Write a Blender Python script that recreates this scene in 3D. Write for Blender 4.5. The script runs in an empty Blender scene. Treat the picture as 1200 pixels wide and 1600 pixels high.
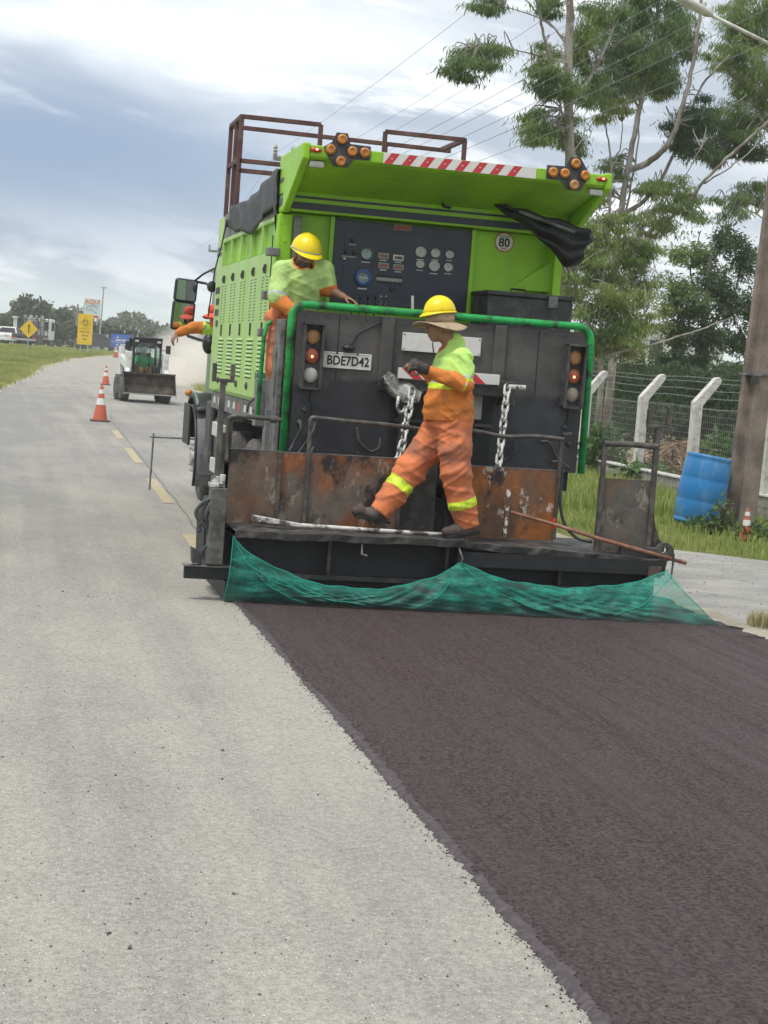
import bpy, math, random
import numpy as np
from mathutils import Vector, Matrix, Euler

random.seed(7); RNG = np.random.default_rng(7)
scene = bpy.context.scene
COL = scene.collection
R = math.radians

# ------------------------------------------------------------------ camera
F_PX, CAM_H = 2600.0, 1.82            # focal length in photo pixels (1200x1600), eye height in metres
def _ray(x, y): return np.array([x - 600.0, y - 800.0, F_PX])
_vp, _hp = _ray(10, 525), _ray(600, 568.5)
_Y = _vp / np.linalg.norm(_vp)
_Z = np.cross(_hp, _vp); _Z /= np.linalg.norm(_Z)
if _Z[1] > 0: _Z = -_Z
_X = np.cross(_Y, _Z)
CR = np.array([_X, _Y, _Z])           # camera vector (right, down, forward) -> world
CAM = np.array([0, 0, CAM_H])
def P(x, y, Y):                       # survey helper: photo pixel + measured distance -> world point
    r = CR @ _ray(x, y); return CAM + r * (Y / r[1])
def G(x, y, z=0.0):
    r = CR @ _ray(x, y); return CAM + r * ((z - CAM_H) / r[2])

cam_data = bpy.data.cameras.new('camera')
cam_data.sensor_fit = 'VERTICAL'; cam_data.sensor_height = 36.0; cam_data.sensor_width = 27.0
cam_data.lens = F_PX / 1600.0 * 36.0
cam_data.clip_start = 0.1; cam_data.clip_end = 6000
cam = bpy.data.objects.new('camera', cam_data); COL.objects.link(cam)
_m = Matrix(((CR[0][0], -CR[0][1], -CR[0][2], 0), (CR[1][0], -CR[1][1], -CR[1][2], 0),
             (CR[2][0], -CR[2][1], -CR[2][2], CAM_H), (0, 0, 0, 1)))
cam.matrix_world = _m
scene.camera = cam

# ------------------------------------------------------------------ world / sky
SUN_EL, SUN_AZ = 66.0, 235.0          # azimuth clockwise from +Y (the road direction): behind the camera, to the left
world = bpy.data.worlds.new('World'); scene.world = world; world.use_nodes = True
nt = world.node_tree; nt.nodes.clear(); N = nt.nodes.new; L = nt.links.new
def nd(t, **k):
    n = N(t)
    for a, b in k.items(): setattr(n, a, b)
    return n
def val(sock, v): sock.default_value = v
wout = nd('ShaderNodeOutputWorld'); wbg = nd('ShaderNodeBackground'); val(wbg.inputs['Strength'], 0.1)
sky = nd('ShaderNodeTexSky'); sky.sky_type = 'NISHITA'; sky.sun_disc = False
sky.sun_elevation = R(SUN_EL); sky.sun_rotation = R(SUN_AZ); sky.air_density = 1.0; sky.dust_density = 2.0
tc = nd('ShaderNodeTexCoord'); sep = nd('ShaderNodeSeparateXYZ'); L(tc.outputs['Generated'], sep.inputs[0])
def mth(op, a, b=None, c=None):
    n = nd('ShaderNodeMath', operation=op)
    for i, s in enumerate((a, b, c)):
        if s is None: continue
        if isinstance(s, (int, float)): n.inputs[i].default_value = s
        else: L(s, n.inputs[i])
    return n.outputs[0]
el = mth('ARCSINE', sep.outputs['Z'])                       # elevation, radians
az = mth('ARCTAN2', sep.outputs['X'], sep.outputs['Y'])     # azimuth from the road direction
comb = nd('ShaderNodeCombineXYZ')
L(mth('MULTIPLY', az, 2.6), comb.inputs[0]); L(mth('MULTIPLY', mth('ADD', el, mth('MULTIPLY', az, 0.10)), 11.0), comb.inputs[1])
def noise(scale, detail, rough, off, dist=0.0):
    mp = nd('ShaderNodeMapping'); mp.inputs['Location'].default_value = off
    L(comb.outputs[0], mp.inputs[0])
    n = nd('ShaderNodeTexNoise'); val(n.inputs['Scale'], scale); val(n.inputs['Detail'], detail)
    val(n.inputs['Roughness'], rough); val(n.inputs['Distortion'], dist); L(mp.outputs[0], n.inputs['Vector'])
    return n.outputs['Fac']
n1 = noise(1.35, 7, 0.52, (3.1, 0.4, 0), 0.35)
n2 = noise(2.3, 8, 0.60, (8.2, 2.7, 0), 0.5)
def smooth(x, a, b):
    n = nd('ShaderNodeMapRange', interpolation_type='SMOOTHSTEP'); L(x, n.inputs[0])
    n.inputs[1].default_value = a; n.inputs[2].default_value = b; return n.outputs[0]
def band(e0, w, a0, aw):                                    # a soft cloud bank at a height and bearing
    e = mth('DIVIDE', mth('SUBTRACT', mth('ADD', el, mth('MULTIPLY', mth('SUBTRACT', n2, 0.5), 0.05)), e0), w)
    a = mth('DIVIDE', mth('SUBTRACT', az, a0), aw)
    s = mth('ADD', mth('MULTIPLY', e, e), mth('MULTIPLY', a, a))
    return mth('EXPONENT', mth('MULTIPLY', s, -1.0))
def mixc(f, a, b):
    n = nd('ShaderNodeMix', data_type='RGBA')
    if isinstance(f, (int, float)): n.inputs[0].default_value = f
    else: L(f, n.inputs[0])
    for s, i in ((a, 6), (b, 7)):
        if isinstance(s, tuple): n.inputs[i].default_value = s + (1,)
        else: L(s, n.inputs[i])
    return n.outputs[2]
deck = mixc(smooth(n1, 0.38, 0.62), (3.3, 3.65, 4.2), (5.6, 5.85, 6.05))
deck = mixc(mth('MULTIPLY', smooth(n2, 0.50, 0.62), 0.8), deck, (7.6, 7.75, 7.8))
deck = mixc(mth('MULTIPLY', band(0.105, 0.056, 0.02, 0.20), 1.0), deck, (1.75, 2.4, 3.55))   # blue-grey bank
deck = mixc(mth('MULTIPLY', band(0.178, 0.020, 0.07, 0.20), 0.75), deck, (7.9, 8.1, 8.2))   # bright break above it
deck = mixc(smooth(el, 0.05, -0.01), deck, (5.0, 5.6, 5.8))                                  # pale towards the horizon
final = mixc(0.90, sky.outputs[0], deck)
L(final, wbg.inputs['Color']); L(wbg.outputs[0], wout.inputs['Surface'])

# ------------------------------------------------------------------ sun (veiled by cloud)
sl = bpy.data.lights.new('sun', 'SUN'); sl.energy = 1.5; sl.angle = R(14); sl.color = (1.0, 0.965, 0.91)
sun = bpy.data.objects.new('sun', sl); COL.objects.link(sun)
_sd = Vector((math.sin(R(SUN_AZ)) * math.cos(R(SUN_EL)), math.cos(R(SUN_AZ)) * math.cos(R(SUN_EL)), math.sin(R(SUN_EL))))
sun.rotation_euler = _sd.to_track_quat('Z', 'Y').to_euler(); sun.location = (0, 0, 30)

# ------------------------------------------------------------------ view
vs = scene.view_settings
vs.view_transform = 'Standard'; vs.look = 'None'; vs.gamma = 1.0; vs.use_curve_mapping = False
vs.exposure = 0.82
scene.cycles.max_bounces = 6; scene.cycles.transparent_max_bounces = 12; scene.cycles.volume_bounces = 4

# ================================================================== helpers
ROOT = {}
def off_of(p):
    while p is not None:
        if p.name in ROOT: return ROOT[p.name]
        p = p.parent
    return np.zeros(3)

def tag(o, label=None, cat=None, group=None, kind=None):
    if label: o['label'] = label
    if cat: o['category'] = cat
    if group: o['group'] = group
    if kind: o['kind'] = kind
    return o

def thing(name, label, cat, loc=(0, 0, 0), group=None, rotz=0.0, local=False):
    o = bpy.data.objects.new(name, None); COL.objects.link(o); o.empty_display_size = 0.2
    o.location = loc; o.rotation_euler = (0, 0, rotz)
    ROOT[o.name] = np.zeros(3) if local else np.array(loc, float)
    return tag(o, label, cat, group)

def mesh_obj(name, me, mat, parent=None, smooth=False, bevel=0.0, solid=0.0, seg=2):
    mats = mat if isinstance(mat, (list, tuple)) else [mat]
    for m in mats: me.materials.append(m)
    o = bpy.data.objects.new(name, me); COL.objects.link(o)
    if parent is not None: o.parent = parent
    if smooth:
        me.polygons.foreach_set('use_smooth', np.ones(len(me.polygons), bool))
    if solid:
        s = o.modifiers.new('solid', 'SOLIDIFY'); s.thickness = solid; s.offset = 0
    if bevel:
        b = o.modifiers.new('bevel', 'BEVEL'); b.width = bevel; b.segments = seg; b.limit_method = 'ANGLE'; b.angle_limit = R(35)
        b.harden_normals = False
    return o

def new(name, V, Fc, mat, parent=None, midx=None, **k):
    V = np.asarray(V, float) - off_of(parent)
    me = bpy.data.meshes.new(name); me.from_pydata(V.tolist(), [], Fc); me.update()
    if midx is not None: me.polygons.foreach_set('material_index', np.asarray(midx, np.int32))
    return mesh_obj(name, me, mat, parent, **k)

def fast(name, V, Q, mat, parent=None, midx=None, **k):      # big meshes, all faces with the same corner count
    V = np.asarray(V, np.float32) - off_of(parent).astype(np.float32); Q = np.asarray(Q, np.int32); n = Q.shape[1]
    me = bpy.data.meshes.new(name)
    me.vertices.add(len(V)); me.vertices.foreach_set('co', V.ravel())
    me.loops.add(Q.size); me.loops.foreach_set('vertex_index', Q.ravel())
    me.polygons.add(len(Q)); me.polygons.foreach_set('loop_start', np.arange(0, Q.size, n, dtype=np.int32))
    if midx is not None: me.polygons.foreach_set('material_index', np.asarray(midx, np.int32))
    me.update(calc_edges=True); me.validate()
    return mesh_obj(name, me, mat, parent, **k)

def unit(v):
    v = np.asarray(v, float); return v / (np.linalg.norm(v) + 1e-12)
def frame(d):
    d = unit(d); a = np.array([0, 0, 1.0]) if abs(d[2]) < 0.9 else np.array([1.0, 0, 0])
    u = unit(np.cross(a, d)); return u, np.cross(d, u), d
def rot(ax, ang):
    return np.array(Matrix.Rotation(ang, 3, ax))

class MB:
    def __init__(s): s.v = []; s.f = []; s.m = []; s.mi = 0
    def add(s, V, Fc):
        b = len(s.v); s.v += [tuple(map(float, p)) for p in V]
        s.f += [tuple(i + b for i in q) for q in Fc]; s.m += [s.mi] * len(Fc); return s
    def mat(s, i): s.mi = i; return s
    def box(s, x0, x1, y0, y1, z0, z1):
        return s.add([(x, y, z) for z in (z0, z1) for y in (y0, y1) for x in (x0, x1)],
                     [(0, 2, 3, 1), (4, 5, 7, 6), (0, 1, 5, 4), (2, 6, 7, 3), (0, 4, 6, 2), (1, 3, 7, 5)])
    def obox(s, c, size, Rm=None):
        Rm = np.eye(3) if Rm is None else Rm; h = np.array(size) / 2
        return s.add([np.array(c) + Rm @ (h * (x, y, z)) for z in (-1, 1) for y in (-1, 1) for x in (-1, 1)],
                     [(0, 2, 3, 1), (4, 5, 7, 6), (0, 1, 5, 4), (2, 6, 7, 3), (0, 4, 6, 2), (1, 3, 7, 5)])
    def bar(s, a, b, w, h=None):                              # square bar from a to b
        a = np.array(a, float); b = np.array(b, float); u, v, d = frame(b - a); h = h or w
        V = [p + u * w / 2 * i + v * h / 2 * j for p in (a, b) for i, j in ((-1, -1), (1, -1), (1, 1), (-1, 1))]
        return s.add(V, [(0, 3, 2, 1), (4, 5, 6, 7), (0, 1, 5, 4), (1, 2, 6, 5), (2, 3, 7, 6), (3, 0, 4, 7)])
    def cyl(s, a, b, r0, r1=None, n=14, caps=True):
        return s.tube([a, b], [r0, r0 if r1 is None else r1], n, caps=caps)
    def tube(s, pts, r, n=8, closed=False, caps=True):
        pts = [np.array(p, float) for p in pts]; k = len(pts)
        rr = list(r) if isinstance(r, (list, tuple, np.ndarray)) else [r] * k
        V = []; u = None
        for i, p in enumerate(pts):
            if closed: d = pts[(i + 1) % k] - pts[i - 1]
            else: d = pts[min(i + 1, k - 1)] - pts[max(i - 1, 0)]
            d = unit(d)
            if u is None: u, w, _ = frame(d)
            else:
                u = unit(u - d * np.dot(u, d)); w = np.cross(d, u)
            V += [p + rr[i] * (math.cos(t) * u + math.sin(t) * w) for t in [2 * math.pi * j / n for j in range(n)]]
        Fc = []
        for i in range(k if closed else k - 1):
            a, b = i * n, ((i + 1) % k) * n
            Fc += [(a + j, a + (j + 1) % n, b + (j + 1) % n, b + j) for j in range(n)]
        if caps and not closed:
            Fc += [tuple(range(n - 1, -1, -1)), tuple((k - 1) * n + j for j in range(n))]
        return s.add(V, Fc)
    def lathe(s, prof, c=(0, 0, 0), ax=(0, 0, 1), n=20, capped=True):
        u, w, d = frame(ax); c = np.array(c, float); V = []
        for r, z in prof: V += [c + d * z + r * (math.cos(t) * u + math.sin(t) * w) for t in [2 * math.pi * j / n for j in range(n)]]
        Fc = []
        for i in range(len(prof) - 1):
            a, b = i * n, (i + 1) * n
            Fc += [(a + j, a + (j + 1) % n, b + (j + 1) % n, b + j) for j in range(n)]
        if capped: Fc += [tuple(range(n - 1, -1, -1)), tuple((len(prof) - 1) * n + j for j in range(n))]
        return s.add(V, Fc)
    def prism(s, pts, vec):
        n = len(pts); vec = np.array(vec, float); pts = [np.array(p, float) for p in pts]
        return s.add(pts + [p + vec for p in pts], [tuple(range(n - 1, -1, -1)), tuple(range(n, 2 * n))] +
                     [(i, (i + 1) % n, n + (i + 1) % n, n + i) for i in range(n)])
    def quad(s, *p): return s.add(p, [tuple(range(len(p)))])
    def ball(s, c, r, nu=14, nv=9):
        r = np.ones(3) * r if np.isscalar(r) else np.array(r); V = []; Fc = []
        for i in range(nv + 1):
            t = math.pi * i / nv
            V += [np.array(c) + r * (math.sin(t) * math.cos(q), math.sin(t) * math.sin(q), math.cos(t)) for q in [2 * math.pi * j / nu for j in range(nu)]]
        for i in range(nv):
            a, b = i * nu, (i + 1) * nu
            Fc += [(a + j, b + j, b + (j + 1) % nu, a + (j + 1) % nu) for j in range(nu)]
        return s.add(V, Fc)
    def grid(s, fn, nu, nv):
        V = [fn(i / nu, j / nv) for j in range(nv + 1) for i in range(nu + 1)]
        return s.add(V, [(j * (nu + 1) + i, j * (nu + 1) + i + 1, (j + 1) * (nu + 1) + i + 1, (j + 1) * (nu + 1) + i) for j in range(nv) for i in range(nu)])
    def build(s, name, mat, parent=None, **k):
        return new(name, s.v, s.f, mat, parent, midx=s.m if isinstance(mat, (list, tuple)) else None, **k)

def inst(o, delta, parent=None):                              # another of the same piece, shared mesh
    c = o.copy(); COL.objects.link(c); c.location = Vector(o.location) + Vector(delta)
    if parent is not None: c.parent = parent
    return c
def dup(root, loc, rotz=None, label=None, parent=None):
    c = root.copy(); COL.objects.link(c)
    if parent is not None: c.parent = parent
    else:
        c.location = loc
        if rotz is not None: c.rotation_euler = (0, 0, rotz)
    if label: c['label'] = label
    for ch in list(root.children): dup(ch, None, parent=c)
    return c

def text(s, size, loc, mat, parent, name='lettering', Rm=None, align='CENTER', sx=1.0, ext=0.0008, bold=0.0):
    cu = bpy.data.curves.new('txt', 'FONT'); cu.body = s; cu.size = size; cu.align_x = align; cu.align_y = 'CENTER'
    cu.extrude = ext; cu.offset = bold; cu.resolution_u = 3
    t = bpy.data.objects.new('txt', cu); COL.objects.link(t)
    dg = bpy.context.evaluated_depsgraph_get(); me = bpy.data.meshes.new_from_object(t.evaluated_get(dg))
    V = np.zeros(len(me.vertices) * 3, np.float32); me.vertices.foreach_get('co', V); V = V.reshape(-1, 3) * (sx, 1, 1)
    Rm = np.array([[1, 0, 0], [0, 0, -1], [0, 1, 0]], float) if Rm is None else Rm     # default: stands up, faces -Y
    V = V @ np.array(Rm).T + np.array(loc) - off_of(parent)
    me.vertices.foreach_set('co', V.astype(np.float32).ravel()); me.update()
    bpy.data.objects.remove(t); bpy.data.curves.remove(cu); me.materials.clear()
    return mesh_obj(name, me, mat, parent)

# ------------------------------------------------------------------ materials
MATS = {}
def pmat(name, col, rough=0.6, metal=0.0, var=0.12, vs=6.0, bump=0.0, bs=80.0, dirt=None, ds=4.0, dth=0.55, dsoft=0.12, damt=1.0,
         stretch=None, dirt2=None, ds2=9.0, dth2=0.6, spec=0.5, emit=None, trans=0.0, coat=0.0, detail=5.0):
    if name in MATS: return MATS[name]
    m = bpy.data.materials.new(name); m.use_nodes = True; MATS[name] = m
    t = m.node_tree; t.nodes.clear()
    n = t.nodes.new; l = t.links.new
    out = n('ShaderNodeOutputMaterial'); b = n('ShaderNodeBsdfPrincipled'); l(b.outputs[0], out.inputs[0])
    b.inputs['Roughness'].default_value = rough; b.inputs['Metallic'].default_value = metal
    b.inputs['Specular IOR Level'].default_value = spec; b.inputs['Coat Weight'].default_value = coat
    c = n('ShaderNodeTexCoord'); src = c.outputs['Object']
    def nz(scale, off, st=None, det=detail):
        mp = n('ShaderNodeMapping'); mp.inputs['Location'].default_value = (off, off * 1.7, off * 0.6)
        if st: mp.inputs['Scale'].default_value = st
        l(src, mp.inputs[0]); q = n('ShaderNodeTexNoise'); q.inputs['Scale'].default_value = scale
        q.inputs['Detail'].default_value = det; q.inputs['Roughness'].default_value = 0.6; l(mp.outputs[0], q.inputs['Vector']); return q.outputs['Fac']
    def mix(f, a, d):
        q = n('ShaderNodeMix'); q.data_type = 'RGBA'
        if hasattr(f, 'is_linked'): l(f, q.inputs[0])
        else: q.inputs[0].default_value = f
        for s_, i in ((a, 6), (d, 7)):
            if isinstance(s_, tuple): q.inputs[i].default_value = s_[:3] + (1,)
            else: l(s_, q.inputs[i])
        return q.outputs[2]
    def ramp(x, lo, hi, top=1.0):
        q = n('ShaderNodeMapRange'); q.inputs[1].default_value = lo; q.inputs[2].default_value = hi; q.inputs[4].default_value = top
        l(x, q.inputs[0]); return q.outputs[0]
    seed = (sum(map(ord, name)) % 97) * 0.37
    lo = tuple(x * (1 - var) for x in col); hi = tuple(min(1, x * (1 + var)) for x in col)
    cc = mix(ramp(nz(vs, seed, stretch), 0.3, 0.7), lo, hi) if var > 0 else col
    if dirt is not None: cc = mix(ramp(nz(ds, seed + 5, stretch), dth - dsoft, dth + dsoft, damt), cc, dirt)
    if dirt2 is not None: cc = mix(ramp(nz(ds2, seed + 9), dth2 - 0.06, dth2 + 0.06), cc, dirt2)
    if isinstance(cc, tuple): b.inputs['Base Color'].default_value = cc[:3] + (1,)
    else: l(cc, b.inputs['Base Color'])
    if bump:
        bp = n('ShaderNodeBump'); bp.inputs['Strength'].default_value = bump; bp.inputs['Distance'].default_value = 0.01
        l(nz(bs, seed + 3), bp.inputs['Height']); l(bp.outputs[0], b.inputs['Normal'])
    if rough < 0.9 and var > 0:
        l(ramp(nz(vs * 1.7, seed + 7), -0.1, 1.1, 1.0), (rr := n('ShaderNodeMapRange')).inputs[0])
        rr.inputs[3].default_value = max(0.03, rough - 0.1); rr.inputs[4].default_value = min(1, rough + 0.12); l(rr.outputs[0], b.inputs['Roughness'])
    if emit: b.inputs['Emission Color'].default_value = emit[:3] + (1,); b.inputs['Emission Strength'].default_value = emit[3]
    if trans: b.inputs['Transmission Weight'].default_value = trans
    return m

def glassmat(name, tint=(0.8, 0.85, 0.85), mixf=0.25, rough=0.03):
    m = bpy.data.materials.new(name); m.use_nodes = True; t = m.node_tree; t.nodes.clear(); n = t.nodes.new; l = t.links.new
    out = n('ShaderNodeOutputMaterial'); mx = n('ShaderNodeMixShader'); tr = n('ShaderNodeBsdfTransparent'); g = n('ShaderNodeBsdfGlossy')
    tr.inputs[0].default_value = tint + (1,); g.inputs['Roughness'].default_value = rough; mx.inputs[0].default_value = mixf
    l(tr.outputs[0], mx.inputs[1]); l(g.outputs[0], mx.inputs[2]); l(mx.outputs[0], out.inputs[0]); MATS[name] = m; return m

def leafmat(name, c1, c2, trans=0.35, vs=1.2):
    m = bpy.data.materials.new(name); m.use_nodes = True; t = m.node_tree; t.nodes.clear(); n = t.nodes.new; l = t.links.new
    out = n('ShaderNodeOutputMaterial'); mx = n('ShaderNodeMixShader'); d = n('ShaderNodeBsdfPrincipled'); tr = n('ShaderNodeBsdfTranslucent')
    c = n('ShaderNodeTexCoord'); q = n('ShaderNodeTexNoise'); q.inputs['Scale'].default_value = vs; q.inputs['Detail'].default_value = 4; l(c.outputs['Object'], q.inputs['Vector'])
    mr = n('ShaderNodeMapRange'); mr.inputs[1].default_value = 0.32; mr.inputs[2].default_value = 0.68; l(q.outputs['Fac'], mr.inputs[0])
    mc = n('ShaderNodeMix'); mc.data_type = 'RGBA'; mc.inputs[6].default_value = c1 + (1,); mc.inputs[7].default_value = c2 + (1,); l(mr.outputs[0], mc.inputs[0])
    l(mc.outputs[2], d.inputs['Base Color']); l(mc.outputs[2], tr.inputs['Color']); d.inputs['Roughness'].default_value = 0.55
    d.inputs['Specular IOR Level'].default_value = 0.3
    mx.inputs[0].default_value = trans; l(d.outputs[0], mx.inputs[1]); l(tr.outputs[0], mx.inputs[2]); l(mx.outputs[0], out.inputs[0]); MATS[name] = m; return m
# ================================================================== SETTING
def sstep(a, b, x):
    t = np.clip((np.asarray(x, float) - a) / (b - a), 0, 1); return t * t * (3 - 2 * t)
def terr(y): return 1.1 * sstep(86, 130, y)
_cy = [-20, 12, 16.2, 19.5, 26, 33, 40, 56, 76, 91, 100, 110, 120, 130, 140]
_cx = [1.73, 1.73, 1.84, 1.95, 2.10, 2.26, 2.42, 3.30, 4.5, 5.3, 6.1, 7.9, 10.8, 15.0, 21.0]
def cx(y): return np.interp(y, _cy, _cx)
def gmat(name, build):
    m = bpy.data.materials.new(name); m.use_nodes = True; t = m.node_tree; t.nodes.clear(); MATS[name] = m
    out = t.nodes.new('ShaderNodeOutputMaterial'); b = t.nodes.new('ShaderNodeBsdfPrincipled'); t.links.new(b.outputs[0], out.inputs[0])
    build(NT(t), b); return m
class NT:                                                     # terse node-tree writer
    def __init__(s, t): s.t = t; s.c = t.nodes.new('ShaderNodeTexCoord').outputs['Object']
    def n(s, k): return s.t.nodes.new('ShaderNode' + k)
    def l(s, a, b): s.t.links.new(a, b)
    def mp(s, off=(0, 0, 0), sc=(1, 1, 1)):
        q = s.n('Mapping'); q.inputs['Location'].default_value = off; q.inputs['Scale'].default_value = sc; s.l(s.c, q.inputs[0]); return q.outputs[0]
    def noise(s, scale, det=4, rough=0.55, off=(0, 0, 0), sc=(1, 1, 1)):
        q = s.n('TexNoise'); q.inputs['Scale'].default_value = scale; q.inputs['Detail'].default_value = det; q.inputs['Roughness'].default_value = rough
        s.l(s.mp(off, sc), q.inputs['Vector']); return q.outputs['Fac']
    def vor(s, scale, feat='F1', out='Distance', off=(0, 0, 0), sc=(1, 1, 1)):
        q = s.n('TexVoronoi'); q.feature = feat; q.inputs['Scale'].default_value = scale; s.l(s.mp(off, sc), q.inputs['Vector']); return q.outputs[out]
    def rng(s, x, a, b, lo=0.0, hi=1.0, sm=False):
        q = s.n('MapRange'); q.interpolation_type = 'SMOOTHSTEP' if sm else 'LINEAR'
        for i, v in zip((1, 2, 3, 4), (a, b, lo, hi)): q.inputs[i].default_value = v
        s.l(x, q.inputs[0]); return q.outputs[0]
    def mix(s, f, a, b, mode='MIX'):
        q = s.n('Mix'); q.data_type = 'RGBA'; q.blend_type = mode
        for v, i in ((f, 0), (a, 6), (b, 7)):
            if isinstance(v, tuple): q.inputs[i].default_value = v + (1,)
            elif isinstance(v, (int, float)): q.inputs[i].default_value = v
            else: s.l(v, q.inputs[i])
        return q.outputs[2]
    def mul(s, a, b, op='MULTIPLY'):
        q = s.n('Math'); q.operation = op
        for i, v in enumerate((a, b)):
            if isinstance(v, (int, float)): q.inputs[i].default_value = v
            else: s.l(v, q.inputs[i])
        return q.outputs[0]
    def bump(s, h, st, dist=0.01, prev=None):
        q = s.n('Bump'); q.inputs['Strength'].default_value = st; q.inputs['Distance'].default_value = dist; s.l(h, q.inputs['Height'])
        if prev: s.l(prev, q.inputs['Normal'])
        return q.outputs[0]

def m_road(T, b):
    sp = T.n('SeparateXYZ'); T.l(T.c, sp.inputs[0])
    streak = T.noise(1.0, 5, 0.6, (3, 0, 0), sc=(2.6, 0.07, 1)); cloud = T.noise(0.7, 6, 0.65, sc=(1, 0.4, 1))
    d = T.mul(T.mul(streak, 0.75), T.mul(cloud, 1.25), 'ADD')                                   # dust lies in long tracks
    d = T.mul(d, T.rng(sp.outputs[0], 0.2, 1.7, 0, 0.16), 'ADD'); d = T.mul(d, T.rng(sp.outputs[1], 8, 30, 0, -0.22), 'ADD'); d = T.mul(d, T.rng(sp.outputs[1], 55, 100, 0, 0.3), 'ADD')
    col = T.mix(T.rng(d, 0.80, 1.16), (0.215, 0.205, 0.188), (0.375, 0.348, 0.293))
    col = T.mix(T.rng(T.noise(2.1, 6, 0.7, (4, 1, 0)), 0.50, 0.72, 0, 0.5), col, (0.27, 0.262, 0.24))
    col = T.mix(T.rng(T.noise(0.16, 4, 0.6, (9, 2, 0), sc=(2.5, 0.5, 1)), 0.56, 0.70, 0, 0.5), col, (0.17, 0.168, 0.16))
    col = T.mix(T.rng(T.noise(0.9, 6, 0.7, (1, 7, 0), sc=(0.6, 1.3, 1)), 0.63, 0.69, 0, 0.55), col, (0.14, 0.138, 0.132))
    g = T.mul(T.noise(150, 2, 0.7), T.mul(T.noise(38, 4, 0.75, (2, 5, 0)), 0.8), 'ADD')
    col = T.mix(T.rng(g, 0.70, 1.08), T.mix(0.50, col, (0.10, 0.098, 0.092)), T.mix(0.28, col, (0.60, 0.58, 0.53)))
    r = T.n('TexVoronoi'); r.inputs['Scale'].default_value = 85; T.l(T.mp(), r.inputs['Vector'])
    dark = T.mul(T.rng(r.outputs['Distance'], 0.16, 0.30, 1, 0), T.rng(T.sepr(r.outputs['Color'], 0), 0.86, 0.87))
    lite = T.mul(T.rng(r.outputs['Distance'], 0.20, 0.34, 1, 0), T.rng(T.sepr(r.outputs['Color'], 1), 0.93, 0.94))
    col = T.mix(T.mul(dark, 0.8), col, (0.055, 0.055, 0.055)); col = T.mix(T.mul(lite, 0.7), col, (0.72, 0.70, 0.66))
    T.l(col, b.inputs['Base Color']); b.inputs['Roughness'].default_value = 0.85; b.inputs['Specular IOR Level'].default_value = 0.3
    nrm = T.bump(T.noise(95, 3, 0.7, (2, 2, 0)), 0.55, 0.006); nrm = T.bump(r.outputs['Distance'], 0.4, 0.005, nrm)
    T.l(nrm, b.inputs['Normal'])
def _sepr(s, c, i):
    q = s.n('SeparateColor'); s.l(c, q.inputs[0]); return q.outputs[i]
NT.sepr = _sepr
ROAD = gmat('worn_asphalt', m_road)
def m_slurry(T, b):
    v = T.n('TexVoronoi'); v.inputs['Scale'].default_value = 88; v.inputs['Randomness'].default_value = 1; T.l(T.mp((3, 1, 0), (1, 0.8, 1)), v.inputs['Vector'])
    n1 = T.noise(105, 4, 0.8); n2 = T.noise(44, 5, 0.75, (5, 2, 0))
    g = T.mul(T.mul(T.sepr(v.outputs['Color'], 0), 0.35), T.mul(T.mul(n1, 0.7), T.mul(n2, 0.9), 'ADD'), 'ADD')
    col = T.mix(T.rng(g, 0.68, 1.20), (0.019, 0.0120, 0.0125), (0.178, 0.126, 0.123))
    col = T.mix(T.rng(T.noise(1.1, 5, 0.65, sc=(1.6, 0.35, 1)), 0.44, 0.70, 0, 0.5), col, (0.135, 0.110, 0.109))
    drag_sheen = T.noise(1.0, 5, 0.65, (2, 4, 0), sc=(11, 0.22, 1)); col = T.mix(T.rng(drag_sheen, 0.52, 0.70, 0, 0.14), col, (0.125, 0.105, 0.108)); col = T.mix(T.rng(drag_sheen, 0.48, 0.32, 0, 0.18), col, (0.022, 0.015, 0.015))  # drag streaks, with their pale sheen mixed into the colour
    T.l(col, b.inputs['Base Color'])
    T.l(T.rng(T.mul(drag_sheen, T.noise(0.8, 4, 0.6, (7, 0, 0), sc=(1.6, 0.5, 1)), 'ADD'), 0.8, 1.25, 0.74, 0.46), b.inputs['Roughness']); b.inputs['Specular IOR Level'].default_value = 0.25
    h = T.mul(T.rng(n1, 0.2, 0.8), T.rng(v.outputs['Distance'], 0.0, 0.6), 'ADD')
    nrm = T.bump(h, 0.8, 0.018); nrm = T.bump(n2, 0.8, 0.02, nrm); T.l(nrm, b.inputs['Normal'])
SLURRY = gmat('fresh_slurry', m_slurry)
def m_edge(T, b):
    col = T.mix(T.rng(T.noise(30, 4, 0.7), 0.35, 0.7), (0.045, 0.034, 0.037), (0.095, 0.075, 0.079)); T.l(col, b.inputs['Base Color'])
    b.inputs['Roughness'].default_value = 0.5; T.l(T.bump(T.noise(60, 4, 0.7), 0.5, 0.006), b.inputs['Normal'])
SEDGE = gmat('slurry_fines', m_edge)
def m_ground(T, b):
    col = T.mix(T.rng(T.noise(0.5, 6, 0.65), 0.35, 0.65), (0.15, 0.185, 0.05), (0.28, 0.285, 0.095))
    col = T.mix(T.rng(T.noise(0.22, 5, 0.6, (5, 3, 0)), 0.56, 0.7, 0, 0.7), col, (0.27, 0.235, 0.13))
    col = T.mix(T.rng(T.noise(14, 4, 0.7), 0.4, 0.66, 0, 0.6), col, (0.055, 0.075, 0.022)); T.l(col, b.inputs['Base Color']); b.inputs['Roughness'].default_value = 1
    b.inputs['Specular IOR Level'].default_value = 0.1
    T.l(T.bump(T.noise(12, 5, 0.7), 0.8, 0.06), b.inputs['Normal'])
GROUND = gmat('meadow_ground', m_ground)
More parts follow.
